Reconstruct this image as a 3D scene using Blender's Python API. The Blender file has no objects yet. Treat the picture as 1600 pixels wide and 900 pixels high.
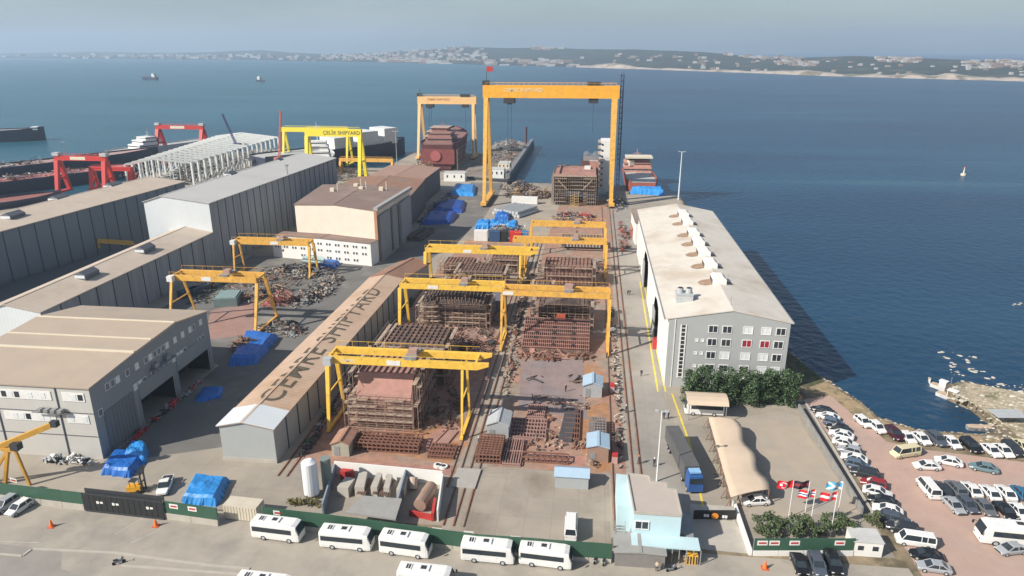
import bpy, bmesh, math, random
from mathutils import Vector, Matrix
R = math.radians
rnd = random.Random(7)
sc = bpy.context.scene
COL = sc.collection
# ------------------------------------------------------------------ camera
F_, HY, VPX, H = 1100., 78., 930., 70.
PIT = math.atan((450-HY)/F_)
YAW = math.atan((VPX-800)/(F_/math.cos(PIT)))
cam = bpy.data.cameras.new('camera')
camo = bpy.data.objects.new('camera', cam); COL.objects.link(camo)
cam.sensor_width = 36; cam.lens = F_/1600*36
cam.clip_end = 30000; cam.clip_start = 1
camo.location = (0, 0, H); camo.rotation_euler = (R(90)-PIT, 0, YAW)
sc.camera = camo
# ------------------------------------------------------------------ light
SUN_EL, SUN_AZ = 36.5, 35.0        # shadows fall towards (cos35, sin35)
w = bpy.data.worlds.new('World'); sc.world = w; w.use_nodes = True
nt = w.node_tree; bg = nt.nodes['Background']
sky = nt.nodes.new('ShaderNodeTexSky'); sky.sky_type = 'NISHITA'; sky.sun_disc = False
sky.sun_elevation = R(SUN_EL)
sd = Vector((-math.cos(R(SUN_AZ)), -math.sin(R(SUN_AZ)), 0))
sky.sun_rotation = math.atan2(sd.x, sd.y)
sky.air_density = 1.0; sky.dust_density = 1.2; sky.ozone_density = 1.5
tc = nt.nodes.new('ShaderNodeTexCoord'); mp = nt.nodes.new('ShaderNodeMapping'); mp.inputs['Scale'].default_value = (1.2, 1.2, 9)
nz = nt.nodes.new('ShaderNodeTexNoise'); nz.inputs['Scale'].default_value = 2.2; nz.inputs['Detail'].default_value = 6; nz.inputs['Roughness'].default_value = .55
cr = nt.nodes.new('ShaderNodeValToRGB'); cr.color_ramp.elements[0].position = .42; cr.color_ramp.elements[0].color = (.0,)*3+(1,); cr.color_ramp.elements[1].position = .75; cr.color_ramp.elements[1].color = (.38,)*3+(1,)
mx = nt.nodes.new('ShaderNodeMixRGB'); mx.inputs[2].default_value = (7.2, 7.6, 7.9, 1)
nt.links.new(tc.outputs['Generated'], mp.inputs[0]); nt.links.new(mp.outputs[0], nz.inputs['Vector']); nt.links.new(nz.outputs['Fac'], cr.inputs[0])
nt.links.new(cr.outputs[0], mx.inputs[0]); nt.links.new(sky.outputs[0], mx.inputs[1]); nt.links.new(mx.outputs[0], bg.inputs['Color'])
bg.inputs['Strength'].default_value = .074
sl = bpy.data.lights.new('sun', 'SUN'); slo = bpy.data.objects.new('sun', sl); COL.objects.link(slo)
sl.energy = 4.9; sl.angle = R(.6); sl.color = (1, .93, .83)
sdir = Vector((sd.x*math.cos(R(SUN_EL)), sd.y*math.cos(R(SUN_EL)), math.sin(R(SUN_EL))))
slo.rotation_euler = sdir.to_track_quat('Z', 'Y').to_euler()
slo.location = (0, 0, 300)
vs = sc.view_settings; vs.view_transform = 'Standard'; vs.look = 'None'; vs.exposure = .42; vs.gamma = 1
sc.cycles.use_denoising = True
sc.cycles.max_bounces = 5; sc.cycles.volume_bounces = 1; sc.cycles.diffuse_bounces = 3
# ------------------------------------------------------------------ pixel -> yard coordinates (x right, y along the slipways, z up)
sp, cp, sy_, cy_ = math.sin(PIT), math.cos(PIT), math.sin(YAW), math.cos(YAW)
def ray(u, v):
    a = (u-800)/F_; b = (v-450)/F_
    fw = cp-sp*b; dn = sp+cp*b
    return a*cy_-fw*sy_, a*sy_+fw*cy_, -dn
def g(u, v, z=0.):
    x, y, d = ray(u, v); t = (z-H)/d
    return (x*t, y*t)
def zat(u, v, y0):
    x, y, d = ray(u, v); t = y0/y
    return (x*t, y0, H+d*t)
def hd(u, v, du, dv):
    a = g(u, v); b = g(u+du, v+dv)
    return math.atan2(b[1]-a[1], b[0]-a[0])
# ------------------------------------------------------------------ materials
MATS = {}
def mat(name, c, rough=.8, var=.12, scale=.5, metal=0., c2=None, c2pos=(.5, .65), bump=0., detail=6, objcol=False, c2scale=None, stretch=None, brick=None):
    if name in MATS: return MATS[name]
    m = bpy.data.materials.new(name); m.use_nodes = True; n = m.node_tree; b = n.nodes['Principled BSDF']
    b.inputs['Roughness'].default_value = rough; b.inputs['Metallic'].default_value = metal
    t = n.nodes.new('ShaderNodeTexCoord'); mpn = n.nodes.new('ShaderNodeMapping')
    n.links.new(t.outputs['Object'], mpn.inputs[0])
    if stretch: mpn.inputs['Scale'].default_value = stretch
    z = n.nodes.new('ShaderNodeTexNoise'); z.inputs['Scale'].default_value = scale; z.inputs['Detail'].default_value = detail; z.inputs['Roughness'].default_value = .62
    n.links.new(mpn.outputs[0], z.inputs['Vector'])
    mr = n.nodes.new('ShaderNodeMapRange'); mr.inputs[1].default_value = .25; mr.inputs[2].default_value = .75; mr.inputs[3].default_value = 1-var; mr.inputs[4].default_value = 1+var
    n.links.new(z.outputs['Fac'], mr.inputs[0])
    mul = n.nodes.new('ShaderNodeMixRGB'); mul.blend_type = 'MULTIPLY'; mul.inputs[0].default_value = 1
    if objcol:
        oi = n.nodes.new('ShaderNodeObjectInfo'); n.links.new(oi.outputs['Color'], mul.inputs[1])
    else: mul.inputs[1].default_value = (*c, 1)
    last = mul
    if c2:
        z2 = n.nodes.new('ShaderNodeTexNoise'); z2.inputs['Scale'].default_value = c2scale or scale*.4; z2.inputs['Detail'].default_value = 7; z2.inputs['Roughness'].default_value = .65
        n.links.new(mpn.outputs[0], z2.inputs['Vector'])
        r2 = n.nodes.new('ShaderNodeMapRange'); r2.inputs[1].default_value = c2pos[0]; r2.inputs[2].default_value = c2pos[1]
        n.links.new(z2.outputs['Fac'], r2.inputs[0])
        m2 = n.nodes.new('ShaderNodeMixRGB'); m2.inputs[1].default_value = (*c, 1); m2.inputs[2].default_value = (*c2, 1)
        n.links.new(r2.outputs[0], m2.inputs[0]); n.links.new(m2.outputs[0], mul.inputs[1])
    n.links.new(mr.outputs[0], mul.inputs[2])
    if brick:
        br = n.nodes.new('ShaderNodeTexBrick'); br.offset = brick[3] if len(brick) > 3 else 0.; br.inputs['Scale'].default_value = 1
        br.inputs['Brick Width'].default_value = brick[0]; br.inputs['Row Height'].default_value = brick[1]; br.inputs['Mortar Size'].default_value = brick[2]
        br.inputs['Color1'].default_value = (1, 1, 1, 1); br.inputs['Color2'].default_value = (.93, .93, .93, 1); br.inputs['Mortar'].default_value = (.84, .84, .84, 1)
        n.links.new(t.outputs['Object'], br.inputs['Vector'])
        m3 = n.nodes.new('ShaderNodeMixRGB'); m3.blend_type = 'MULTIPLY'; m3.inputs[0].default_value = 1
        n.links.new(last.outputs[0], m3.inputs[1]); n.links.new(br.outputs[0], m3.inputs[2]); last = m3
    n.links.new(last.outputs[0], b.inputs['Base Color'])
    if bump:
        bp = n.nodes.new('ShaderNodeBump'); bp.inputs['Strength'].default_value = bump; bp.inputs['Distance'].default_value = .3
        n.links.new(z.outputs['Fac'], bp.inputs['Height']); n.links.new(bp.outputs[0], b.inputs['Normal'])
    MATS[name] = m; return m
concrete = mat('yard_concrete', (.34, .30, .245), .9, .16, .08, c2=(.20, .185, .165), c2pos=(.5, .72), c2scale=.035, brick=(6, 6, .06))
tarmac = mat('shade_toned_asphalt', (.15, .145, .135), .9, .16, .15, c2=(.24, .22, .19), c2pos=(.52, .66), c2scale=.05)
pavement = mat('forecourt_paving', (.35, .315, .265), .9, .12, .25, c2=(.24, .22, .195), c2pos=(.48, .66), c2scale=.06)
asphalt = mat('road_asphalt', (.27, .25, .225), .9, .12, .3, c2=(.29, .27, .24), c2pos=(.5, .7), c2scale=.04)
rustg = mat('rusty_slipway', (.34, .19, .135), .92, .3, .5, c2=(.27, .225, .18), c2pos=(.45, .62), c2scale=.09)
orangeg = mat('orange_rust_dust', (.36, .18, .085), .92, .25, .6, c2=(.28, .2, .15), c2pos=(.5, .66), c2scale=.16)
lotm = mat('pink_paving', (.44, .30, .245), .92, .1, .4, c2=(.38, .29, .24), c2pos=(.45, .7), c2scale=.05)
earth = mat('shore_earth', (.24, .19, .125), .95, .3, .7, c2=(.12, .10, .06), c2pos=(.45, .6), c2scale=.22, bump=.5)
sand = mat('pale_rubble', (.40, .34, .24), .95, .35, .8, c2=(.16, .15, .08), c2pos=(.5, .62), c2scale=.25, bump=.6)
rockm = mat('rock', (.5, .47, .4), .95, .3, 1.5)
roofbeige = mat('beige_sheet_roof', (.50, .42, .34), .7, .07, .25, c2=(.44, .36, .28), c2pos=(.5, .7), c2scale=.12, stretch=(1, 1, 1))
roofgrey = mat('grey_sheet_roof', (.50, .49, .47), .65, .06, .2, c2=(.44, .43, .41), c2pos=(.5, .7), c2scale=.1)
rooflight = mat('pale_sheet_roof', (.62, .66, .68), .6, .05, .2)
roofwhite = mat('weathered_white_roof', (.62, .575, .505), .7, .07, .3, c2=(.50, .43, .35), c2pos=(.48, .66), c2scale=.06)
roofbrown = mat('brown_roof', (.22, .155, .13), .85, .12, .3, c2=(.27, .2, .17), c2pos=(.5, .7), c2scale=.08)
roofrust = mat('rust_brown_roof', (.27, .15, .10), .85, .16, .3, c2=(.22, .17, .14), c2pos=(.5, .65), c2scale=.1)
roofshed = mat('tan_shed_roof', (.50, .36, .26), .75, .09, .3, c2=(.42, .28, .18), c2pos=(.5, .7), c2scale=.09)
wallgrey = mat('grey_cladding', (.27, .30, .33), .6, .16, .5, stretch=(1, 1, .12), c2=(.22,.235,.25), c2pos=(.45,.7), c2scale=.3)
walljoint = mat('dark_joint', (.07, .085, .11), .6, .05, 1)
wallpale = mat('pale_cladding', (.62, .66, .68), .55, .04, .2)
wallcream = mat('cream_wall', (.70, .62, .52), .8, .07, .3, c2=(.6, .5, .4), c2pos=(.56, .75), c2scale=.12)
wallwhite = mat('white_wall', (.74, .73, .70), .7, .05, .3)
wallfront = mat('grey_facade', (.37, .385, .385), .7, .04, .3)
wallshed = mat('shed_cladding', (.37, .39, .385), .6, .05, .4)
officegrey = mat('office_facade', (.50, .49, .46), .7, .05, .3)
officeside = mat('office_side_cladding_shade', (.235, .255, .27), .7, .06, .3)  # facade grey darkened: the side wall's shade is put into the colour
glassd = mat('dark_glass', (.03, .04, .05), .15, .1, 1)
glassl = mat('pale_blind_window', (.68, .71, .72), .3, .1, 2)
whitep = mat('white_paint', (.74, .74, .72), .4, .07, .9, c2=(.60,.59,.56), c2pos=(.55,.75), c2scale=1.2)
cream = mat('cream_paint', (.66, .60, .47), .6, .05, .6)
yel = mat('crane_yellow', (.72, .40, .075), .55, .2, .9, c2=(.40, .23, .10), c2pos=(.54, .72), c2scale=.7)
yel2 = mat('crane_bright_yellow', (.80, .50, .07), .55, .16, .9, c2=(.50, .30, .11), c2pos=(.55, .72), c2scale=.7)
yelpale = mat('crane_faded_yellow', (.78, .50, .22), .55, .07, .25)
amber = mat('crane_amber', (.80, .39, .035), .5, .14, .5, c2=(.6,.32,.07), c2pos=(.55,.72), c2scale=.25)
redp = mat('crane_red', (.52, .035, .03), .5, .1, .4)
rust = mat('rusted_steel', (.225, .135, .10), .85, .4, .6, c2=(.12, .085, .07), c2pos=(.45, .6), c2scale=.5)
rust2 = mat('primed_steel_plate', (.38, .20, .165), .8, .2, .35, c2=(.28, .16, .12), c2pos=(.45, .65), c2scale=.25)
rustdark = mat('dark_scorched_steel', (.09, .068, .06), .85, .35, .8, c2=(.17, .11, .085), c2pos=(.5, .6), c2scale=.6)
scaf = mat('scaffold_boards', (.34, .25, .19), .9, .35, 1.2, c2=(.44, .38, .31), c2pos=(.5, .6), c2scale=1.5)
dark = mat('dark_metal', (.035, .038, .042), .6, .2, 1)
greym = mat('grey_metal', (.25, .26, .265), .55, .15, .8)
galv = mat('galvanised', (.42, .44, .45), .5, .12, .8)
tarp = mat('blue_tarp', (.015, .13, .46), .45, .22, .5, bump=.6)
tarpd = mat('deep_blue_tarp', (.01, .06, .30), .45, .25, .5, bump=.6)
tarpl = mat('light_blue_tarp', (.03, .24, .60), .45, .2, .5, bump=.6)
blueroof = mat('pale_blue_sheet', (.35, .47, .58), .5, .06, .6)
lblue = mat('light_blue_render', (.47, .62, .66), .8, .04, .4)
bluep = mat('blue_paint', (.03, .10, .30), .5, .1, .6)
redpaint = mat('red_paint', (.45, .04, .035), .6, .15, .6)
greenf = mat('green_fence_sheet', (.035, .095, .06), .6, .1, .4)
black = mat('black_paint', (.02, .022, .025), .5, .1, 1)
rubber = mat('tyre_rubber', (.02, .02, .02), .9, .1, 1)
carp = mat('car_paint', (1, 1, 1), .28, .02, 1, objcol=True)
conc2 = mat('pale_concrete', (.42, .39, .34), .9, .12, .5)
slab = mat('grey_slab_roof', (.30, .295, .28), .9, .12, .4)
yline = mat('yellow_line_paint', (.70, .55, .06), .8, .3, 1.2)
wline = mat('faded_line_paint', (.46, .45, .42), .9, .25, 1.5)
railm = mat('rail_steel', (.10, .065, .05), .7, .2, 1)
leaf = mat('hedge_leaves', (.085, .145, .06), .7, .5, 1.4, c2=(.045, .085, .035), c2pos=(.4, .6), c2scale=1.2)
leaf2 = mat('bush_leaves', (.085, .11, .045), .7, .5, 2)
bark = mat('bark', (.12, .08, .05), .9, .2, 2)
orange = mat('orange_plastic', (.80, .16, .03), .6, .08, 1)
skin_m = mat('skin', (.45, .28, .2), .7, .03, 1)
cloth_d = mat('dark_workwear', (.03, .04, .07), .9, .1, 1)
cloth_t = mat('dark_trousers', (.025, .025, .03), .9, .1, 1)
canvas = mat('beige_canvas', (.55, .44, .33), .85, .06, .4)
hullred = mat('maroon_hull', (.10, .03, .032), .6, .2, .2, c2=(.16, .05, .045), c2pos=(.5, .7), c2scale=.12)
hullblue = mat('navy_hull', (.035, .045, .075), .55, .15, .1)
deckred = mat('red_deck', (.26, .10, .085), .8, .2, .2)
deckgrey = mat('pale_deck', (.42, .43, .42), .8, .15, .2)
silver = mat('tank_white', (.72, .73, .74), .4, .05, .6)
# ------------------------------------------------------------------ mesh builder
BASE = {}
class MB:
    def __init__(s): s.v = []; s.f = []; s.m = []
    def add(s, vs_, fs, mi=0):
        k = len(s.v); s.v += [tuple(p) for p in vs_]
        for f in fs: s.f.append([i+k for i in f]); s.m.append(mi)
        return s
    def box(s, x0, x1, y0, y1, z0, z1, mi=0):
        return s.add([(x0,y0,z0),(x1,y0,z0),(x1,y1,z0),(x0,y1,z0),(x0,y0,z1),(x1,y0,z1),(x1,y1,z1),(x0,y1,z1)],
                     [(3,2,1,0),(4,5,6,7),(0,1,5,4),(1,2,6,5),(2,3,7,6),(3,0,4,7)], mi)
    def rbox(s, c, size, rz=0, mi=0, tilt=0):
        hx, hy, hz = size[0]/2, size[1]/2, size[2]/2
        M = Matrix.Rotation(rz, 3, 'Z') @ Matrix.Rotation(tilt, 3, 'Y')
        vs_ = [Vector(c)+M@Vector((a*hx, b*hy, d*hz)) for d in (-1,1) for a, b in ((-1,-1),(1,-1),(1,1),(-1,1))]
        return s.add(vs_, [(3,2,1,0),(4,5,6,7),(0,1,5,4),(1,2,6,5),(2,3,7,6),(3,0,4,7)], mi)
    def bar(s, p, q, w_, h_=None, mi=0):
        p, q = Vector(p), Vector(q); d = q-p; L = d.length
        if L < 1e-5: return s
        h_ = h_ or w_; d.normalize()
        up = Vector((0,0,1)) if abs(d.z) < .98 else Vector((0,1,0))
        a = d.cross(up).normalized()*(w_/2); b = a.cross(d).normalized()*(h_/2)
        vs_ = [p-a-b, p+a-b, p+a+b, p-a+b, q-a-b, q+a-b, q+a+b, q-a+b]
        return s.add(vs_, [(3,2,1,0),(4,5,6,7),(0,1,5,4),(1,2,6,5),(2,3,7,6),(3,0,4,7)], mi)
    def cyl(s, p, q, r, n=8, mi=0, r2=None):
        p, q = Vector(p), Vector(q); d = (q-p).normalized(); r2 = r if r2 is None else r2
        up = Vector((0,0,1)) if abs(d.z) < .98 else Vector((0,1,0))
        a = d.cross(up).normalized(); b = a.cross(d).normalized()
        vs_ = [c+(a*math.cos(2*math.pi*i/n)+b*math.sin(2*math.pi*i/n))*rr for c, rr in ((p, r), (q, r2)) for i in range(n)]
        fs = [(i, (i+1) % n, n+(i+1) % n, n+i) for i in range(n)] + [tuple(range(n))[::-1], tuple(range(n, 2*n))]
        return s.add(vs_, fs, mi)
    def prism(s, poly, z0, z1, mi=0, mtop=None):
        n = len(poly)
        ar = sum(poly[i][0]*poly[(i+1) % n][1]-poly[(i+1) % n][0]*poly[i][1] for i in range(n))
        if ar < 0: poly = poly[::-1]
        vs_ = [(p[0], p[1], z0) for p in poly]+[(p[0], p[1], z1) for p in poly]
        s.add(vs_, [(i, (i+1) % n, n+(i+1) % n, n+i) for i in range(n)]+[tuple(range(n))[::-1]], mi)
        return s.add(vs_[n:], [tuple(range(n))], mi if mtop is None else mtop)
    def loft(s, rings, mi=0, cap=True):
        n = len(rings[0]); vs_ = [p for r in rings for p in r]; fs = []
        for k in range(len(rings)-1):
            for i in range(n): fs.append((k*n+i, k*n+(i+1) % n, (k+1)*n+(i+1) % n, (k+1)*n+i))
        if cap: fs += [tuple(range(n))[::-1], tuple((len(rings)-1)*n+i for i in range(n))]
        return s.add(vs_, fs, mi)
    def sheet(s, pts, mi=0): return s.add(pts, [tuple(range(len(pts)))], mi)
    def build(s, name, m, parent=None, loc=None, smooth=False, fixn=True):
        me = bpy.data.meshes.new(name)
        base = BASE.get(parent.name) if parent else None
        if base is None: base = Vector(loc) if loc else Vector((0,0,0))
        me.from_pydata([(v[0]-base.x, v[1]-base.y, v[2]-base.z) for v in s.v], [], s.f)
        for mm in (m if isinstance(m, (list, tuple)) else [m]): me.materials.append(mm)
        me.polygons.foreach_set('material_index', s.m)
        if fixn:
            bm = bmesh.new(); bm.from_mesh(me); bmesh.ops.recalc_face_normals(bm, faces=bm.faces); bm.to_mesh(me); bm.free()
        if smooth: me.polygons.foreach_set('use_smooth', [True]*len(me.polygons))
        o = bpy.data.objects.new(name, me); COL.objects.link(o)
        if parent: o.parent = parent
        else: o.location = base
        BASE[o.name] = base
        return o
def tag(o, label=None, cat=None, group=None, kind=None):
    if label: o['label'] = label
    if cat: o['category'] = cat
    if group: o['group'] = group
    if kind: o['kind'] = kind
    return o
def thing(name, label, cat, loc=(0,0,0), group=None):
    o = bpy.data.objects.new(name, None); COL.objects.link(o); o.location = loc; o.empty_display_size = .5
    BASE[o.name] = Vector(loc); return tag(o, label, cat, group)
def copy_tree(o, parent=None):
    c = o.copy(); COL.objects.link(c); c.parent = parent
    for ch in list(o.children): copy_tree(ch, c)
    return c
def place(o, x, y, rz, z=0., color=None):
    o.location = (x, y, z); o.rotation_euler = (0, 0, rz)
    if color:
        for ch in o.children_recursive: ch.color = (*color, 1)
    return o
def struct(name, pts, z, m, thick=0.):
    mb = MB()
    if thick: mb.prism(pts, z-thick, z)
    else: mb.sheet([(p[0], p[1], z) for p in pts])
    o = mb.build(name, m, fixn=bool(thick))
    if not thick and o.data.polygons[0].normal.z < 0:
        o.data.flip_normals()
    return tag(o, kind='structure')
def px(*pts, z=0.): return [g(u, v, z) for u, v in pts]
def ribs(m, period, amt, axis='X'):
    n = m.node_tree; b = n.nodes['Principled BSDF']; t = n.nodes.new('ShaderNodeTexCoord'); wv = n.nodes.new('ShaderNodeTexWave'); wv.bands_direction = axis; wv.inputs['Scale'].default_value = .314/period; wv.inputs['Distortion'].default_value = .15
    n.links.new(t.outputs['Object'], wv.inputs['Vector']); mr = n.nodes.new('ShaderNodeMapRange'); mr.inputs[3].default_value = 1-amt; mr.inputs[4].default_value = 1+amt; n.links.new(wv.outputs['Fac'], mr.inputs[0])
    mm = n.nodes.new('ShaderNodeMixRGB'); mm.blend_type = 'MULTIPLY'; mm.inputs[0].default_value = 1; src = b.inputs['Base Color'].links[0].from_socket
    n.links.new(src, mm.inputs[1]); n.links.new(mr.outputs[0], mm.inputs[2]); n.links.new(mm.outputs[0], b.inputs['Base Color'])
ribs(roofbeige, 1.1, .05, 'Y'); ribs(roofgrey, 1.1, .04, 'Y'); ribs(roofshed, 1.0, .06, 'Y'); ribs(roofwhite, 1.2, .035, 'Y'); ribs(wallgrey, .9, .06, 'Y'); ribs(wallpale, .9, .025, 'X'); ribs(roofbrown, 1.2, .05, 'X'); ribs(officeside, .8, .05, 'Y')
#============================================================ SETTING
# sea
seam = bpy.data.materials.new('sea_water'); seam.use_nodes = True; n = seam.node_tree; b = n.nodes['Principled BSDF']
b.inputs['Roughness'].default_value = .3; b.inputs['Specular IOR Level'].default_value = .5; b.inputs['IOR'].default_value = 1.33
t = n.nodes.new('ShaderNodeTexCoord')
m1 = n.nodes.new('ShaderNodeMapping'); m1.inputs['Scale'].default_value = (.0022, .009, 1); m1.inputs['Rotation'].default_value = (0, 0, R(12)); n.links.new(t.outputs['Object'], m1.inputs[0])
z1 = n.nodes.new('ShaderNodeTexNoise'); z1.inputs['Scale'].default_value = 1; z1.inputs['Detail'].default_value = 5; n.links.new(m1.outputs[0], z1.inputs['Vector'])
r1 = n.nodes.new('ShaderNodeValToRGB'); r1.color_ramp.elements[0].position = .40; r1.color_ramp.elements[0].color = (.005, .036, .084, 1); r1.color_ramp.elements[1].position = .60; r1.color_ramp.elements[1].color = (.011, .060, .118, 1)
n.links.new(z1.outputs['Fac'], r1.inputs[0])
# turbid, greener water off the western quays
sx = n.nodes.new('ShaderNodeSeparateXYZ'); n.links.new(t.outputs['Object'], sx.inputs[0])
rx = n.nodes.new('ShaderNodeMapRange'); rx.inputs[1].default_value = 60; rx.inputs[2].default_value = -420; n.links.new(sx.outputs[0], rx.inputs[0])
ad = n.nodes.new('ShaderNodeMath'); ad.operation = 'MULTIPLY'; n.links.new(rx.outputs[0], ad.inputs[0]); n.links.new(z1.outputs['Fac'], ad.inputs[1])
mg = n.nodes.new('ShaderNodeMixRGB'); mg.inputs[2].default_value = (.03, .15, .18, 1); n.links.new(ad.outputs[0], mg.inputs[0]); n.links.new(r1.outputs[0], mg.inputs[1]); 
m4 = n.nodes.new('ShaderNodeMapping'); m4.inputs['Scale'].default_value = (.0016, .02, 1); m4.inputs['Rotation'].default_value = (0, 0, R(-14)); n.links.new(t.outputs['Object'], m4.inputs[0])
z4 = n.nodes.new('ShaderNodeTexNoise'); z4.inputs['Scale'].default_value = 1; z4.inputs['Detail'].default_value = 7; z4.inputs['Roughness'].default_value = .6; n.links.new(m4.outputs[0], z4.inputs['Vector'])
r4 = n.nodes.new('ShaderNodeMapRange'); r4.inputs[1].default_value = .57; r4.inputs[2].default_value = .72; r4.inputs[4].default_value = .55; n.links.new(z4.outputs['Fac'], r4.inputs[0])
s4 = n.nodes.new('ShaderNodeMixRGB'); s4.inputs[2].default_value = (.05, .135, .17, 1); n.links.new(r4.outputs[0], s4.inputs[0]); n.links.new(mg.outputs[0], s4.inputs[1]); n.links.new(s4.outputs[0], b.inputs['Base Color'])
z3 = n.nodes.new('ShaderNodeTexNoise'); z3.inputs['Scale'].default_value = .35; z3.inputs['Detail'].default_value = 6; n.links.new(t.outputs['Object'], z3.inputs['Vector'])
bp = n.nodes.new('ShaderNodeBump'); bp.inputs['Strength'].default_value = .7; bp.inputs['Distance'].default_value = 1.1; n.links.new(z3.outputs['Fac'], bp.inputs['Height']); n.links.new(bp.outputs[0], b.inputs['Normal'])
struct('sea', [(-16000, -400), (9000, -400), (9000, 16000), (-16000, 16000)], -2, seam)
# land
quay = [(-900,-60),(-900,255),(-330,262),(-262,325),(-252,505),(-188,505),(-186,430),(-128,430),(-127,500),(-62,500),(-60,392),(-47,388),(-14,388),(-14,352),(10,352),(10,386),(20,386),(20,362),(45,360),(47,170),
        *px((1232,548),(1262,580),(1300,600),(1345,628),(1372,652),(1432,672),(1530,678),(1568,672),(1545,648),(1520,628),(1482,612),(1478,600),(1510,596),(1560,606),(1620,622)), (150,160),(400,150),(400,-60)]
struct('ground', quay, 0, earth, thick=3)
struct('yard_ground', [(-400,90),(-400,250),(-330,260),(-261,324),(-251,504),(-189,504),(-187,429),(-129,429),(-126,499),(-63,499),(-61,391),(-48,387),(-15,387),(-15,351),(9,351),(9,385),(19,385),(19,361),(44,359),(46,168),(46,132),(46,90)], .004, concrete)
struct('yard_road', [(-53,104),(-53,206),(-48,290),(-47,390),(-66,390),(-71,229),(-72,205),(-66,190),(-66,104),(-83,101),(-84.6,190),(-105,232),(-121,228),(-122,182),(-86,142),(-86,91.5),(-64,103)][:0] or [(-85,100),(-66,108),(-66,205),(-57,220),(-46,296),(-47,386),(-66,386),(-71,228),(-120,232),(-121,160),(-85,142)], .008, tarmac)  # asphalt toned dark: shade between shed and office put into the colour
struct('slipway_ground', [(-51,104),(-21.5,104),(-21.5,215),(-50,215)], .008, rustg)
struct('far_slipway_ground', [(-50,215.2),(-21.5,215.2),(-21.5,255),(-36,262),(-47,262)], .008, rustg)
struct('slipway_ground', [(-16.5,107),(8,107),(8,250),(-16.5,250)], .008, rustg)
struct('far_slipway_ground', [(-16.5,250.2),(9,250.2),(9,345),(-14,345)], .008, rustg)
struct('rust_dust_ground', px((545,690),(690,665),(700,690),(735,690),(700,725),(560,700)), .012, orangeg)
struct('rust_dust_ground', px((905,640),(955,625),(955,735),(925,740),(905,690)), .012, orangeg)
struct('rust_dust_ground', px((812,575),(930,565),(950,600),(900,612),(812,590)), .012, orangeg)
steelmat = mat('steel_floor_plates', (.34,.20,.16), .8, .16, .4, c2=(.28,.21,.19), c2pos=(.45,.65), c2scale=.12, brick=(6,2.4,.05))
struct('assembly_floor_ground', px((690,505),(775,508),(770,545),(668,545)), .013, steelmat)
struct('assembly_floor_ground', px((815,565),(912,560),(918,655),(810,640)), .013, mat('pinkish_floor_plates', (.27,.205,.195), .8, .16, .4, c2=(.22,.2,.2), c2pos=(.45,.65), c2scale=.12, brick=(3,5,.05)))
struct('assembly_floor_ground', px((330,485),(395,470),(398,522),(318,532)), .013, steelmat)
struct('slipway_apron_ground', [(-21,88.5),(5,88.5),(5,106.8),(-16.5,106.8),(-21,106.8)], .008, mat('apron_concrete', (.33,.29,.24), .9, .14, .15, c2=(.24,.2,.16), c2pos=(.48,.66), c2scale=.09, brick=(4.2,5.2,.07)))
# forecourt and road south of the fence
struct('forecourt', [(-400,-50),(48,-50),(48,70),(47,88),(18,88),(5,87.6),(-100,91),(-400,104)], .004, pavement)
struct('road', [(-400,-50),(60,-50),(60,60),(-30,66),(-73,74.5),(-75.5,78),(-100,79),(-400,86)], .009, asphalt)
struct('car_park_pavement', px((1256,624),(1300,618),(1345,652),(1385,690),(1440,702),(1600,722),(1750,750),(1800,900))+[(80,60),(48.3,60),(48.3,92)], .006, lotm)
struct('entrance_pavement', [(16.8,89),(26,88.6),(23.5,100),(18,100)], .01, conc2)
struct('guest_court_pavement', px((1150,655),(1215,642),(1248,650),(1255,668),(1345,800),(1170,810)), .01, mat('beige_court', (.38,.32,.25), .9, .08, .3, c2=(.33,.3,.26), c2pos=(.45,.65), c2scale=.07))
struct('east_yard_pavement', [(8.6,100),(18,100),(17.2,142),(17.2,330),(9.5,330)], .012, mat('light_concrete', (.33,.305,.27), .9, .12, .12, c2=(.25,.235,.21), c2pos=(.48,.68), c2scale=.05, brick=(4.3,6,.05)))
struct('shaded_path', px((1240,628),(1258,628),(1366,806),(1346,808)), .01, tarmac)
def strip(name, pts, wd, z, m, lab=None):
    mb = MB()
    for (a, b2) in zip(pts, pts[1:]):
        a, b2 = Vector(a), Vector(b2); d = (b2-a).normalized(); nn = Vector((-d.y, d.x))*wd/2
        mb.sheet([(*(a-nn), z), (*(a+nn), z), (*(b2+nn), z), (*(b2-nn), z)])
    o = mb.build(name, m); return tag(o, kind='structure')
strip('yellow_road_line', px((1000,440),(1013,520),(1028,612)), .35, .017, yline)
strip('yellow_road_line', px((1006,440),(1020,520),(1040,612)), .35, .017, yline)
strip('yellow_road_line', px((1050,615),(1080,700),(1100,800)), .35, .017, yline)
strip('parking_line', px((180,835),(225,808)), .1, .013, wline); strip('parking_line', px((205,848),(250,828)), .1, .013, wline)
strip('parking_line', px((0,846),(60,848)), .1, .013, wline)
# kerbs
def kerb(pts, wd=.35, h=.12):
    mb = MB()
    for a, b2 in zip(pts, pts[1:]): mb.bar((*a, h/2), (*b2, h/2), wd, h)
    return tag(mb.build('kerb', conc2), kind='structure')
kerb(px((0,866),(35,869),(50,858),(180,864),(330,884),(390,889)))
kerb(px((190,884),(300,892),(380,898)))
# crane rails set in the yard floor
for i, (x, y0, y1) in enumerate([(-52,100,215),(-50.4,100,215),(-22.2,100,262),(-20.8,90,262),(-19.2,90,262),(-17.6,90,262),(5.7,89,330),(9.2,100,330),(10.6,100,330)]):
    mb = MB(); mb.box(x-.09, x+.09, y0, y1, .02, .16); mb.box(x-.35, x+.35, y0, y1, .013, .021, 1)
    tag(mb.build('crane_rail', [railm, rustg]), kind='structure')
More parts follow.
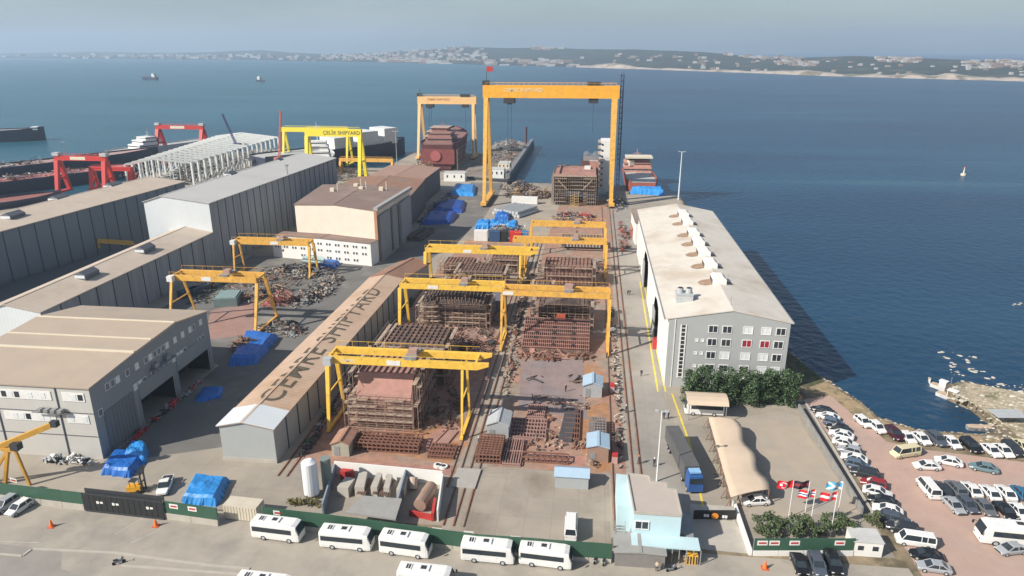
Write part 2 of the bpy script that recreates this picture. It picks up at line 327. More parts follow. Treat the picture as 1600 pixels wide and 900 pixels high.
# ------------------------------------------------------------ far shore
def interp(x, pts):
    for (a, va), (b2, vb) in zip(pts, pts[1:]):
        if a <= x <= b2: return va+(vb-va)*(x-a)/(b2-a)
    return pts[0][1] if x < pts[0][0] else pts[-1][1]
shore = [(-900,88),(0,91),(400,94),(620,98),(900,105),(1000,108),(1200,115),(1300,119),(1450,123),(1600,127),(1900,138),(2500,150)]
ridge = [(-900,84),(0,83),(150,81),(250,82.5),(330,81),(410,78.5),(480,84),(530,86),(600,82),(660,79),(720,74.5),(800,75),(870,75),(950,77),(1010,78),(1080,81),(1130,84),(1180,89),(1250,90),(1330,88),(1400,90),(1500,93),(1600,97),(1900,105),(2500,120)]
hrnd = random.Random(3)
us = [-900+i*12 for i in range(284)]
ph = [hrnd.uniform(0, 6.28) for _ in range(8)]
def wob(u, k): return math.sin(u*.021*k+ph[0])+.6*math.sin(u*.053*k+ph[1])+.5*math.sin(u*.11*k+ph[2])+.3*math.sin(u*.23*k+ph[3])
rows = 9; V = []; HP = {}
for i, u in enumerate(us):
    s0 = g(u, interp(u, shore), -2); rr = 1.42
    rv = interp(u, ridge)+.35*wob(u, 1)
    x, y, d = ray(u, rv); top = H+d*(s0[1]*rr/y)
    top = max(top, 14)
    for j in range(rows):
        f = j/(rows-1); k = 1+(rr-1)*f
        if j == rows-1: k = rr*1.25
        prof = [0, .16, .27, .40, .52, .66, .82, 1., .75][j]
        zz = -2.5+(top+2.5)*prof*(1+.12*math.sin(u*.05+j*1.7)*math.sin(u*.021+j)) if 0 < j < rows-2 else (-2.5 if j == 0 else (top if j == rows-2 else top*.4))
        if j == rows-2: k = rr
        elif j < rows-2: k = 1+(rr-1)*j/(rows-2)
        V.append((s0[0]*k, s0[1]*k, zz)); HP[(i, j)] = V[-1]
mb = MB(); mb.add(V, [(i*rows+j, (i+1)*rows+j, (i+1)*rows+j+1, i*rows+j+1) for i in range(len(us)-1) for j in range(rows-1)])
hm = mat('wooded_hills', (.03,.042,.03), .95, .4, .01, c2=(.085,.085,.065), c2pos=(.54,.68), c2scale=.006)
tag(mb.build('hills', hm, smooth=True), kind='structure')
# pale quarry cliffs and beach along the far shore
mb = MB(); cl = random.Random(5)
for i, u in enumerate(us[:-1]):
    if 895 <= u <= 1640:
        hgt = lambda u: 2.5+11*math.exp(-((u-957)/26)**2)+8*math.exp(-((u-1484)/17)**2)+6*math.exp(-((u-1255)/30)**2)+5*math.exp(-((u-1420)/14)**2)+1.6*math.sin(u*.13)*math.sin(u*.047)
        a, b2 = HP[(i, 0)], HP[(i+1, 0)]
        k = 1.006
        p = [(a[0]*.995, a[1]*.995, -2.3), (b2[0]*.995, b2[1]*.995, -2.3), (b2[0]*k, b2[1]*k, hgt(u+12)), (a[0]*k, a[1]*k, hgt(u)), (a[0]*1.05, a[1]*1.05, hgt(u)*1.15), (b2[0]*1.05, b2[1]*1.05, hgt(u+12)*1.15)]
        mb.add(p, [(0,1,2,3), (3,2,5,4)])
tag(mb.build('shore_cliffs', mat('pale_cliff', (.40,.34,.28), .95, .3, .03, c2=(.16,.14,.09), c2pos=(.5,.6), c2scale=.012)), kind='structure')
# distant town: hundreds of tiny buildings scattered on the far hills
mb = MB(); tw = random.Random(11)
def town(u0, u1, n_, j0, j1, s0_, s1_):
    for _ in range(n_):
        u = tw.uniform(u0, u1); i = (u+900)/12; ii = int(i); fi = i-ii; j = tw.uniform(j0, j1); jj = min(int(j), rows-3); fj = j-jj
        a = Vector(HP[(ii, jj)]).lerp(Vector(HP[(ii+1, jj)]), fi); b_ = Vector(HP[(ii, jj+1)]).lerp(Vector(HP[(ii+1, jj+1)]), fi)
        p = a.lerp(b_, fj); k = p.y/3000
        wx, wy, hz = tw.uniform(s0_, s1_)*k, tw.uniform(s0_, s1_)*k, tw.uniform(4, 9)*max(k, .7)
        mb.box(p.x-wx, p.x+wx, p.y-wy, p.y+wy, p.z-6, p.z+hz, tw.choice((0,0,1,2)))
town(-300,120,30,0,3,8,18); town(120,500,90,0,3.5,6,14); town(500,760,260,1,6.8,5,12); town(600,700,30,0,1.2,14,34); town(760,900,60,0,2,8,22); town(830,880,12,6.6,7,12,26)
town(1210,1272,70,3,5.5,5,12); town(1365,1430,60,5,6.8,6,14); town(1500,1620,70,4,6.9,6,14); town(1130,1260,40,6,6.9,5,10); town(900,1640,60,.3,6,4,9); town(950,1100,20,2,5,5,12)
tag(mb.build('distant_town', [mat('far_white_wall', (.42,.41,.40), .9, .05, 1), mat('far_tan_wall', (.30,.26,.22), .9, .05, 1), mat('far_tile_roof', (.24,.17,.14), .9, .05, 1)]), 'pale town buildings scattered over the hills across the bay', 'town', kind='stuff')
#============================================================ HAZE
mb = MB(); mb.box(-14500, 8500, -300, 12000, -4, 330)
hz = mb.build('haze', mat('haze_air', (1,1,1)))
hm_ = bpy.data.materials.new('haze_volume'); hm_.use_nodes = True; hn = hm_.node_tree; hn.nodes.clear()
ho = hn.nodes.new('ShaderNodeOutputMaterial'); hv = hn.nodes.new('ShaderNodeVolumePrincipled'); hv.inputs['Color'].default_value = (.62,.79,.98,1)
hv.inputs['Density'].default_value = .00014; hv.inputs['Anisotropy'].default_value = .2; hn.links.new(hv.outputs[0], ho.inputs['Volume'])
hz.data.materials.clear(); hz.data.materials.append(hm_); tag(hz, 'thin blue sea haze filling the air', 'haze', kind='stuff')
#============================================================ BUILDINGS
def lerp2(a, b_, t): return (a[0]+(b_[0]-a[0])*t, a[1]+(b_[1]-a[1])*t)
def shell(root, FL, FR, BR, BL, ze, zr, rf, wm, rm, joints=0, over=.35, frontm=None, jm=None, sidejoint=True, mono=False):
    """gabled building: ridge runs from front to back at fraction rf of the width; walls and roof are its parts"""
    RF, RB = lerp2(FL, FR, rf), lerp2(BL, BR, rf)
    mb = MB()
    P = lambda p, z: (p[0], p[1], z)
    mb.sheet([P(FL,0), P(FR,0), P(FR,ze), P(RF,zr), P(FL,ze)], 1); mb.sheet([P(BL,0), P(BR,0), P(BR,ze), P(RB,zr), P(BL,ze)], 0)
    mb.sheet([P(FR,0), P(BR,0), P(BR,ze), P(FR,ze)], 0); mb.sheet([P(FL,0), P(BL,0), P(BL,ze), P(FL,ze)], 0)
    if joints:
        ax = Vector((BR[0]-FR[0], BR[1]-FR[1])); L = ax.length; ax.normalize(); nn = Vector((ax.y, -ax.x))
        for i in range(1, joints):
            c = Vector(FR)+ax*(L*i/joints)+nn*.06
            mb.rbox((c.x, c.y, ze/2), (.28, .16, ze-.1), math.atan2(ax.y, ax.x), 2)
        for i in range(1, joints):
            c = Vector(FL)+ax*(L*i/joints)-nn*.06
            mb.rbox((c.x, c.y, ze/2), (.28, .16, ze-.1), math.atan2(ax.y, ax.x), 2)
    mb.build('wall', [wm, frontm or wm, jm or walljoint], root, fixn=False)
    mb = MB(); ax = Vector((BR[0]-FR[0], BR[1]-FR[1])).normalized(); cx = Vector((FR[0]-FL[0], FR[1]-FL[1])).normalized()
    def off(p, a, c): return (p[0]+ax.x*a+cx.x*c, p[1]+ax.y*a+cx.y*c)
    sl_, sr = (zr-ze)/max(.1, math.dist(FL, RF)), (zr-ze)/max(.1, math.dist(RF, FR)); t_ = .22
    fl, bl, fr, br = off(FL,-over,-over), off(BL,over,-over), off(FR,-over,over), off(BR,over,over); rf_, rb_ = off(RF,-over,0), off(RB,over,0)
    for z0 in (0,):
        top = [P(fl, ze-sl_*over+t_), P(rf_, zr+t_), P(fr, ze-sr*over+t_)]; bot = [P(fr, ze-sr*over+.02), P(rf_, zr+.02), P(fl, ze-sl_*over+.02)]
        topb = [P(bl, ze-sl_*over+t_), P(rb_, zr+t_), P(br, ze-sr*over+t_)]; botb = [P(br, ze-sr*over+.02), P(rb_, zr+.02), P(bl, ze-sl_*over+.02)]
        mb.loft([top+bot, topb+botb])
    # ridge cap
    mb.bar(P(rf_, zr+t_+.03), P(rb_, zr+t_+.03), .5, .08)
    mb.build('roof', rm, root)
    return root
def window(parent, c, w_, h_, rz=0, panem=None, sill=False, fr=.14, name='window'):
    """framed window standing on a wall; rz turns its outward normal from -y"""
    M = Matrix.Rotation(rz, 3, 'Z')
    def bx(mb, x0, x1, z0, z1, y0, y1, mi=0):
        cc = M@Vector(((x0+x1)/2, (y0+y1)/2, 0)); mb.rbox((c[0]+cc.x, c[1]+cc.y, c[2]+(z0+z1)/2), (x1-x0, y1-y0, z1-z0), rz, mi)
    mb = MB(); a, b_ = w_/2, h_/2
    bx(mb, -a-fr, a+fr, b_, b_+fr, -.1, .02); bx(mb, -a-fr, a+fr, -b_-fr, -b_, -.1, .02); bx(mb, -a-fr, -a, -b_, b_, -.1, .02); bx(mb, a, a+fr, -b_, b_, -.1, .02)
    if w_ > 1.2: bx(mb, -.05, .05, -b_, b_, -.09, .02)
    fo = mb.build(name, whitep, parent); BASE[fo.name] = BASE[parent.name]
    mb = MB(); bx(mb, -a, a, -b_, b_, -.05, -.02); mb.build('pane', panem or glassd, fo)
    return fo
# ---------------------------------------- long white hall on the right
hall = thing('shipyard_hall', 'long white waterside hall with grey five-storey gable and a row of roof vents', 'hall', (30, 142.6, 0))
x0, x1, y0, y1 = 17.7, 42.7, 142.6, 251
mb = MB(); ze, zr, xr = 15.9, 18.1, 30.8
mb.sheet([(x0,y0,0),(x1,y0,0),(x1,y0,ze),(xr,y0,zr),(x0,y0,ze)], 1); mb.sheet([(x1,y1,0),(x0,y1,0),(x0,y1,ze),(xr,y1,zr),(x1,y1,ze)], 0)
mb.sheet([(x1,y0,0),(x1,y1,0),(x1,y1,ze),(x1,y0,ze)], 0)
# west wall with openings for the arched gates
dr = [(163.5, 176.5, 10.5), (199.5, 216.5, 11.5)]; yy = y0
for a, b_, hh in dr:
    mb.sheet([(x0,yy,0),(x0,a,0),(x0,a,ze),(x0,yy,ze)]); ch = 3.2
    mb.sheet([(x0,a,hh-ch),(x0,a+ch*.6,hh-ch*.2),(x0,(a+b_)/2,hh),(x0,b_-ch*.6,hh-ch*.2),(x0,b_,hh-ch),(x0,b_,ze),(x0,a,ze)])
    yy = b_
mb.sheet([(x0,yy,0),(x0,y1,0),(x0,y1,ze),(x0,yy,ze)])
for k in range(1, 19):
    y = y0+k*5.9
    if not any(a-.3 < y < b_+.3 for a, b_, _ in dr): mb.box(x0-.12, x0-.01, y-.1, y+.1, 0, ze-.2, 0)
for k in range(1, 19): mb.box(x1+.01, x1+.12, y0+k*5.9-.1, y0+k*5.9+.1, 0, ze-.2, 0)
mb.build('wall', [wallwhite, wallfront], hall, fixn=False)
for a, b_, hh in dr:
    mb = MB(); mb.box(x0+1.2, x0+1.35, a-.5, b_+.5, 0, hh+.5); mb.build('gate_recess', dark, hall)
    mb = MB(); mb.box(x0-.45, x0-.15, b_-6, b_-.5, .1, hh-3.4); mb.build('sliding_door', wallfront, hall)
mb = MB(); ov = .25; t_ = .25
mb.loft([[(x0-.9,y,ze-.05),(xr,y,zr+.24),(x1+.5,y,ze+.05),(x1+.5,y,ze-.12),(xr,y,zr+.03),(x0-.9,y,ze-.25)] for y in (y0-.15, y1+.3)])
mb.build('roof', roofwhite, hall)
mb = MB(); mb.bar((x0-.95,y0-.1,ze-.1),(x0-.95,y1,ze-.1),.22,.3); mb.bar((x1+.6,y0-.1,ze-.02),(x1+.6,y1,ze-.02),.22,.3); mb.build('gutter', greym, hall)
# gable trim strip and stair window slit
mb = MB(); mb.box(x0+1.3, x0+1.45, y0-.12, y0, 0, ze); mb.build('downpipe', whitep, hall)
def zr_at(x): return zr-(zr-ze)*abs(x-xr)/(xr-x0 if x < xr else x1-xr)
st = MB(); st.box(20.2, 20.45, y0-.12, y0-.003, 2.2, 14.6); st.box(21.25, 21.5, y0-.12, y0-.003, 2.2, 14.6)
for k in range(13): st.box(20.45, 21.25, y0-.11, y0-.003, 2.4+k*.95, 2.55+k*.95)
sw = st.build('stair_window', wallwhite, hall); BASE[sw.name] = BASE[hall.name]; MB().box(20.4, 21.3, y0-.05, y0-.004, 2.3, 14.5).build('pane', glassd, sw)
wr = random.Random(2)
redpane = mat('red_blind', (.30, .02, .04), .3, .1, 1)
for ri, vz in enumerate((13.9, 10.9, 7.9, 4.9, 1.9)):
    for ci, xx in enumerate((27.0, 29.9, 34.2, 37.9, 40.7)):
        if ci == 4 and ri in (0,): xx = 40.9
        lit = wr.random() < .45
        window(hall, (xx, y0-.003, vz), 1.75, 1.45, 0, redpane if (ri == 1 and ci in (2, 3)) else (glassl if lit else glassd))
    if ri: 
        for xx in (23.8, 25.0): window(hall, (xx, y0-.003, vz+.3), .5, .5, 0, glassl, fr=.1)
# roof vents: white hoods
for k, (vu, vv) in enumerate([(1120,437),(1103,410),(1089,390),(1080,372),(1070,360),(1073,343),(1070,331)]):
    yv = [162.5,175.5,186.5,197,207.5,222,233][k]; xv = 30.8
    mb = MB(); zt = zr+.25
    mb.loft([[(xv-1.6,y,zt-.3),(xv+1.6,y,zt-.3),(xv+1.6,y,zt+.9),(xv+.9,y,zt+1.45),(xv-.9,y,zt+1.45),(xv-1.6,y,zt+.9)] for y in (yv-2.0, yv+2.0)])
    v_ = mb.build('roof_vent', wallwhite, hall); BASE[v_.name] = BASE[hall.name]
    mb = MB(); mb.box(xv+1.61, xv+1.66, yv-1.9, yv+1.9, zt-.2, zt+.85); mb.box(xv-1.66, xv-1.61, yv-1.9, yv+1.9, zt-.2, zt+.85); mb.build('louvre', mat('brown_louvre_shade', (.12,.09,.075), .7, .2, 1), v_)  # dark side panels; the right one paints in the hood's shaded side
    mb = MB(); mb.sheet([(xv-1.7, yv-2.0, zr_at(xv-1.7)+.29), (xv-1.7, yv+2.1, zr_at(xv-1.7)+.29), (xv-3.5, yv+2.0, zr_at(xv-3.5)+.31), (xv-4.7, yv+.6, zr_at(xv-4.7)+.34), (xv-4.5, yv-.9, zr_at(xv-4.5)+.34), (xv-3.3, yv-2.0, zr_at(xv-3.3)+.30)])
    mb.sheet([(xv+1.7, yv-1.2, zr_at(xv+1.7)+.262), (xv+1.7, yv+1.3, zr_at(xv+1.7)+.262), (xv+3.2, yv+.7, zr_at(xv+3.2)+.262), (xv+3.6, yv-.4, zr_at(xv+3.6)+.262)])
    mb.build('rust_stain', mat('rust_stain', (.30, .19, .12), .8, .15, .8, c2=(.40,.29,.20), c2pos=(.42,.66), c2scale=.9), v_, fixn=False)
# cooling units on the roof
mb = MB(); cx_, cy2 = 22.0, 152.5; zb = zr_at(cx_)
mb.box(cx_-2, cx_+1.6, cy2-1.6, cy2+1.6, zb-.3, zb+1.7); mb.box(cx_-2.1, cx_+1.7, cy2-1.7, cy2+1.7, zb+1.7, zb+1.85)
for dx in (-1.1, .8): mb.cyl((cx_+dx, cy2+.2, zb+1.8), (cx_+dx, cy2+.2, zb+2.9), .75, 10); mb.cyl((cx_+dx, cy2+.2, zb+2.95), (cx_+dx, cy2+.2, zb+3.0), .55, 10, 1)
mb.build('cooling_unit', [galv, dark], hall)
mb = MB(); mb.cyl((30.8,146,zr),(30.8,146,zr+2.2),.05,5); mb.cyl((33.5,165,zr_at(33.5)),(33.5,165,zr_at(33.5)+1.6),.05,5); mb.build('aerial', greym, hall)
mb = MB(); mb.box(42.9,44.6,205,209,8,12.5); mb.cyl((43.7,207,12.5),(43.7,207,15),.5,8); mb.box(42.9,43.8,163,165,13,15.5); mb.build('wall_machinery', galv, hall)
# red cabinet
mb = MB(); p = g(1024, 543); mb.box(p[0]-.7, p[0]+.5, p[1]-1.2, p[1]+1.2, 0, 2.3); mb.box(p[0]-.75, p[0]-.7, p[1]-.9, p[1]+.9, .3, 2.0, 1)
tag(mb.build('fire_cabinet', [redpaint, mat('cabinet_door', (.6,.08,.06), .5)], loc=(p[0],p[1],0)), 'red cabinet against the white wall of the long hall', 'cabinet')
# ---------------------------------------- annexes behind the hall
an = thing('harbour_office', 'small white office with square windows and brown roof behind the long hall', 'building', (21, 262, 0))
shell(an, (17.5,262),(26,262),(25,284),(17,284), 8.5, 9.3, .5, wallwhite, roofbrown)
for xx in (19.2,21.6,24): 
    for zz in (6.6,3.8): window(an, (xx, 261.99, zz), .9, .9, 0, glassd, fr=.1)
an = thing('workshop', 'low tan-roofed workshop between the white office and the water', 'building', (33, 258, 0))
shell(an, (26.5,256),(36,256),(34,282),(25.8,282), 7.6, 9.2, .5, wallcream, mat('tan_roof', (.42,.29,.19), .8, .12, .3))
an = thing('quayside_store', 'small brown-roofed store at the edge of the water behind the long hall', 'building', (40, 258, 0))
shell(an, (36.8,256),(43.5,256),(41.5,276),(35.5,276), 6, 7.4, .5, wallcream, mat('brown_sheet_roof', (.30,.20,.14), .8, .12, .3))
# ---------------------------------------- CEMRE SHIPYARD shed
sh = thing('lettered_shed', 'long low shed with rust-tanned roof painted with the words CEMRE SHIPYARD', 'shed', (-59, 103.9, 0))
shell(sh, (-63.9,103.9),(-53.9,103.9),(-53.3,190),(-62.9,190), 6.9, 7.9, .45, wallshed, roofshed, joints=17, frontm=wallshed, jm=walljoint)
mb = MB()
sxr = -59.4
mb.loft([[(-64.3,y,7.1),(sxr+.0,y,8.2),(-53.5,y,7.1),(-53.5,y,7.0),(sxr,y,8.1),(-64.3,y,7.0)] for y in (103.5, 110.2)]); mb.build('pale_roof_bay', rooflight, sh)
mb = MB(); mb.box(-64, -53.8, 103.7, 103.85, 0, .7); mb.build('plinth', conc2, sh)
for ch in list(sh.children):
    pass
# far brown bay of the shed
shell(sh, (-63.2,190.3),(-52.8,190.3),(-49.2,206),(-59,206), 6.9, 8.4, .5, wallshed, roofrust)
# lettering painted on the roof, following both slopes
tcu = bpy.data.curves.new('roof_lettering', 'FONT'); tcu.body = 'CEMRE SHIPYARD'; tcu.size = 6.6; tcu.space_character = 1.12; tcu.offset = .03
to = bpy.data.objects.new('roof_lettering', tcu); COL.objects.link(to); bpy.context.view_layer.update()
dg = bpy.context.evaluated_depsgraph_get(); me = bpy.data.meshes.new_from_object(to.evaluated_get(dg)); COL.objects.unlink(to); bpy.data.objects.remove(to)
xs = [v.co.x for v in me.vertices]; ysv = [v.co.y for v in me.vertices]; wx = max(xs)-min(xs); hy = max(ysv)-min(ysv)
L0, L1 = 112.0, 177.5; XB, XT = -56.5, -60.8
bm = bmesh.new(); bm.from_mesh(me)
for v in bm.verts:
    fy = (v.co.x-min(xs))/wx; fx = (v.co.y-min(ysv))/hy
    v.co = Vector((XB+(XT-XB)*fx+.9*fy, L0+(L1-L0)*fy, 0))
def ridge_x(y): return -59.4+.7*(y-103.9)/86
def bis(n0, d0):
    pass
geom = bm.verts[:]+bm.edges[:]+bm.faces[:]
bmesh.ops.bisect_plane(bm, geom=geom, plane_co=(ridge_x(103.9),103.9,0), plane_no=(86,-.7,0))
for v in bm.verts:
    y = v.co.y; xr_ = ridge_x(y); xe = -53.9+.6*(y-103.9)/86; xl = -63.9+1.0*(y-103.9)/86
    f_ = abs(v.co.x-xr_)/((xe-xr_) if v.co.x > xr_ else (xr_-xl)); v.co.z = 7.9+.22-f_*1.0+.06
    v.co -= Vector((-59, 103.9, 0))
bm.to_mesh(me); bm.free(); me.name = 'roof_lettering'; me.materials.clear(); me.materials.append(mat('faded_dark_paint', (.10,.085,.06), .85, .3, .8, c2=(.2,.15,.1), c2pos=(.55,.7), c2scale=.5))
to = bpy.data.objects.new('roof_lettering', me); COL.objects.link(to); to.parent = sh
# ---------------------------------------- grey office block on the left
of = thing('office_block', 'grey stepped-roof office block with white window bands and open workshop bays', 'building', (-100, 101.6, 0))
ox = -85.6; oxl = -116.5; ya, yb, yc, yd = 101.6, 114.6, 128.3, 141
mb = MB()
mb.sheet([(oxl,ya,0),(ox,ya,0),(ox,ya,14.2),(oxl,ya,14.2)], 1)
# right wall with three bay openings
bays = [(103.8,112.4,8.2,False),(114.2,125.2,5.6,True),(127.2,139.2,5.6,True)]; yy = ya
for a, b_, hh, opn in bays:
    mb.sheet([(ox,yy,0),(ox,a,0),(ox,a,9),(ox,yy,9)]); mb.sheet([(ox,a,hh),(ox,b_,hh),(ox,b_,9),(ox,a,9)]); yy = b_
mb.sheet([(ox,yy,0),(ox,yd,0),(ox,yd,9),(ox,yy,9)])
mb.sheet([(ox,ya,9),(ox,yd,9),(ox,yd,13.6),(ox,yc,15.7),(ox,yb,15.2),(ox,ya,14.2)])
mb.sheet([(oxl,yd,0),(ox,yd,0),(ox,yd,13.6),(oxl,yd,13.6)]); mb.sheet([(oxl,ya,0),(oxl,yd,0),(oxl,yd,13.6),(oxl,yc,15.7),(oxl,ya,14.2)])
for zz in (4.6, 9.2): mb.box(oxl, ox, ya-.1, ya, zz-.04, zz+.04, 2)
for xx in (-92, -104, -116): mb.box(xx-.1, xx+.1, ya-.14, ya-.01, 0, 14, 2)
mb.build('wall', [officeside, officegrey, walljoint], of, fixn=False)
for i, (a, b_, hh, opn) in enumerate(bays):
    if opn:
        mb = MB(); mb.box(ox-6, ox-5.9, a-.5, b_+.5, 0, hh+.5); mb.box(ox-6, ox, a-.6, a-.5, 0, hh); mb.box(ox-6, ox, b_+.5, b_+.6, 0, hh); mb.build('bay_recess', dark, of)
        mb = MB(); mb.box(ox+.03, ox+.15, a-.2, b_+.2, hh-.2, hh+3); mb.build('rolled_door', officeside, of)
    else:
        mb = MB(); mb.box(ox+.0, ox+.12, a, b_, 0, hh); 
        for k in range(9): mb.box(ox+.12, ox+.17, a+.4+k*.95, a+.48+k*.95, 0, hh)
        mb.build('bay_door', mat('dark_door', (.16,.175,.19), .6, .06, .5), of)
mb = MB()
mb.add([(oxl,ya-.3,14.35),(ox+.3,ya-.3,14.35),(ox+.3,yb-.2,15.35),(oxl,yb-.2,15.35),(oxl,ya-.3,14.1),(ox+.3,ya-.3,14.1),(ox+.3,yb-.2,15.1),(oxl,yb-.2,15.1)], [(0,1,2,3),(7,6,5,4),(0,4,5,1),(1,5,6,2),(2,6,7,3),(3,7,4,0)])
mb.add([(oxl,yb,15.4),(ox+.3,yb,15.4),(ox+.3,yc,16.1),(oxl,yc,16.1),(oxl,yb,14.9),(ox+.3,yb,14.9),(ox+.3,yc,15.72),(oxl,yc,15.72)], [(0,1,2,3),(7,6,5,4),(0,4,5,1),(1,5,6,2),(2,6,7,3),(3,7,4,0)])
mb.add([(oxl,yc+.02,16.1),(ox+.3,yc+.02,16.1),(ox+.3,yd+.4,13.85),(oxl,yd+.4,13.85),(oxl,yc+.02,15.75),(ox+.3,yc+.02,15.75),(ox+.3,yd+.4,13.6),(oxl,yd+.4,13.6)], [(0,1,2,3),(7,6,5,4),(0,4,5,1),(1,5,6,2),(2,6,7,3),(3,7,4,0)])
mb.build('roof', mat('office_roof', (.42,.34,.26), .75, .07, .3, c2=(.36,.30,.24), c2pos=(.5,.7), c2scale=.15), of)
mb = MB(); mb.bar((oxl,yb-.1,15.45),(ox+.3,yb-.1,15.45),.4,.35); mb.bar((oxl,yc,16.2),(ox+.3,yc,16.2),.35,.2); mb.bar((oxl,yb+5.5,15.8),(ox+.3,yb+5.5,15.8),.3,.2); mb.build('flashing', cream, of)
for zz in (12.3, 8.0):
    for (a, b_) in ((-90.9,-86.7), (-103,-93), (-115,-105.5)):
        mb = MB(); mb.box(a, b_, ya-.1, ya-.004, zz-.85, zz+.85)
        f_ = mb.build('window_band', whitep, of); BASE[f_.name] = BASE[of.name]
        mb = MB(); x = a+.5
        while x < b_-.9:
            if wr.random() < .8: mb.box(x, x+.9, ya-.14, ya-.1, zz-.55, zz+.55, 0 if wr.random() < .25 else 1)
            x += 1.25
        if mb.v: mb.build('pane', [glassd, glassl], f_)
for zz in (12.3, 8.6):
    y = ya+1.6
    while y < yd-2:
        if wr.random() < .68:
            window(of, (ox+.003, y, zz), 1.0, 1.2, R(90), glassl if wr.random() < .4 else mat('shaded_pane', (.14,.17,.2), .25), fr=.08)
        y += 1.45
mb = MB()
for k in range(4): mb.box(ox-6-k*1.3, ox-5.2-k*1.3, ya-1.2, ya-.2, 9.6, 10.1)
mb.box(ox-11, ox-5, ya-1.0, ya-.8, 9.3, 9.5); mb.build('air_conditioner', greym, of)
mb = MB(); mb.box(ox+.05, ox+1.3, 118, 126, 9.6, 9.75); mb.box(ox+.1, ox+.9, 119, 120.4, 9.8, 10.8); mb.box(ox+.1, ox+.9, 123, 124.4, 9.8, 10.8); mb.build('plant_balcony', greym, of)
# ---------------------------------------- tall halls on the left
mid = thing('shed_building', 'lower beige-roofed hall running up to the front of the tall hall', 'hall', (-134, 120, 0))
shell(mid, (-141,141),(-126.9,141),(-125.9,217.6),(-141,217.6), 11.8, 13.4, .38, wallgrey, roofbeige, joints=12, frontm=wallpale)
def vent(root, x, y, z, l=3.4, w_=1.9, m=mat('vent_slate', (.12,.13,.15), .7, .15, .8), rz=0):
    mb = MB(); mb.loft([[(x+a, y+yy2, z+b_) for a, b_ in ((-w_,-.4),(w_,-.4),(w_,.8),(0,1.7),(-w_,.8))] for yy2 in (-l, l)])
    v_ = mb.build('roof_vent', m, root); BASE[v_.name] = BASE[root.name]
    MB().box(x-w_*.9, x+w_*.9, y-l-.06, y-l-.01, z, z+.8).build('louvre', wallpale, v_)
for uu, vv_ in ((135,425),(226,386)):
    pv = g(uu, vv_, 14.2); vent(mid, pv[0], pv[1], 13.3, 2.8, 1.6)
tall = thing('tall_hall', 'tallest hall, white front gable, ribbed grey side and pale grey roof', 'hall', (-137, 218, 0))
shell(tall, (-148.8,217.8),(-125.7,217.8),(-119.5,322),(-143.2,322), 21.7, 23.8, .28, wallgrey, roofgrey, joints=22, frontm=wallpale)
vent(tall, -140.5, 262, 23.4, 2.4, 1.6); vent(tall, -137.5, 300, 23.2, 2.0, 1.4)
mb = MB(); p = zat(381,283,275); mb.cyl((-123,275,21.5),(-123,275,25.6),.22,6); mb.box(-123.6,-122.4,274.6,275.4,25.2,25.9); mb.build('floodlight', greym, tall)
wst = thing('western_hall', 'leftmost ribbed grey hall with long beige roof and three dark vents', 'hall', (-180, 200, 0))
shell(wst, (-196,110),(-176.8,110),(-161.4,264),(-180.5,264), 20, 21.6, .22, mat('darker_cladding', (.17,.195,.22), .65, .07, .3, stretch=(1,1,.2)), roofbeige, joints=28, frontm=wallpale)
for (u, v) in ((20,337),(92,310),(176,290)):
    p = g(u, v, 21.5); vent(wst, p[0], p[1], 21.2, 3, 1.8)
# dark low building below western hall
mb = MB(); pts = [(-172,150),(-152,150),(-143,214),(-158,218)]
lw = thing('annex', 'dark flat-roofed annex in the alley between the two ribbed halls', 'building', (-158, 180, 0)); MB().prism(pts, 0, 5.5).build('wall', walljoint, lw); MB().prism([(-172.4,149.6),(-151.6,149.6),(-142.6,214.2),(-158.3,218.4)], 5.5, 5.9).build('roof', mat('dark_roof', (.08,.09,.1), .8), lw)
# ---------------------------------------- cream building and its neighbours
cb = thing('cream_workshop', 'cream-fronted workshop with flat brown roof and small roof fans', 'building', (-88, 231, 0))
shell(cb, (-104,235.8),(-72.6,229),(-70.5,268),(-108,274), 18, 19.0, .5, wallcream, roofbrown, frontm=wallcream, over=.3)
mb = MB(); mb.bar((-72.4,228.8,18.6),(-70.2,268.4,18.6),1.5,1.1); mb.build('parapet', mat('parapet_grey', (.34,.335,.32), .8, .1, .3), cb)
mb = MB()
for (a, b_) in ((230,242),(244,250),(252,267)): mb.box(-72.3+(a-229)*.054+.1, -72.2+(b_-229)*.054+.25, a, b_, 0, 16)
mb.build('side_panel', mat('grey_side', (.27,.28,.29), .7, .08, .3), cb)
mb = MB(); mb.box(-72.5,-71.7,250.2,251.6,0,18); mb.box(-73,-72,228.6,229.2,0,18,1); mb.build('corner_column', [wallpale, mat('rusty_corner', (.45,.24,.14), .8)], cb)
for (x, y) in ((-98,258),(-88,262),(-80,262),(-92,268)):
    mb = MB(); mb.box(x-.8,x+.8,y-.8,y+.8,18.7,20); mb.cyl((x+2,y,18.7),(x+2,y,22),.2,5); mb.build('roof_fan', cream, cb)
t_ = bpy.data.curves.new('wall_lettering', 'FONT')
be = thing('brown_roof_workshop', 'lower workshop with rust-brown roof behind the cream workshop, open on its dark yard side', 'building', (-92, 300, 0))
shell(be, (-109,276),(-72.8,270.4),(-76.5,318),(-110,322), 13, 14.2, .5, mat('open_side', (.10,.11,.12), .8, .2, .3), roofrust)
be2 = thing('brown_roof_workshop', 'farthest small workshop with pinkish-brown roof near the slip cranes', 'building', (-92, 340, 0))
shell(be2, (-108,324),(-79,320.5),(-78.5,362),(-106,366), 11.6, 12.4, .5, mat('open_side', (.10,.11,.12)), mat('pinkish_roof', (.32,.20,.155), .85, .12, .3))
fo = thing('site_office', 'white two-storey site office with small dark windows in front of the cream workshop', 'building', (-92, 229, 0))
A_, B_, C_, D_ = (-111.5,231),(-73.2,223.5),(-72,229),(-110,236.5)
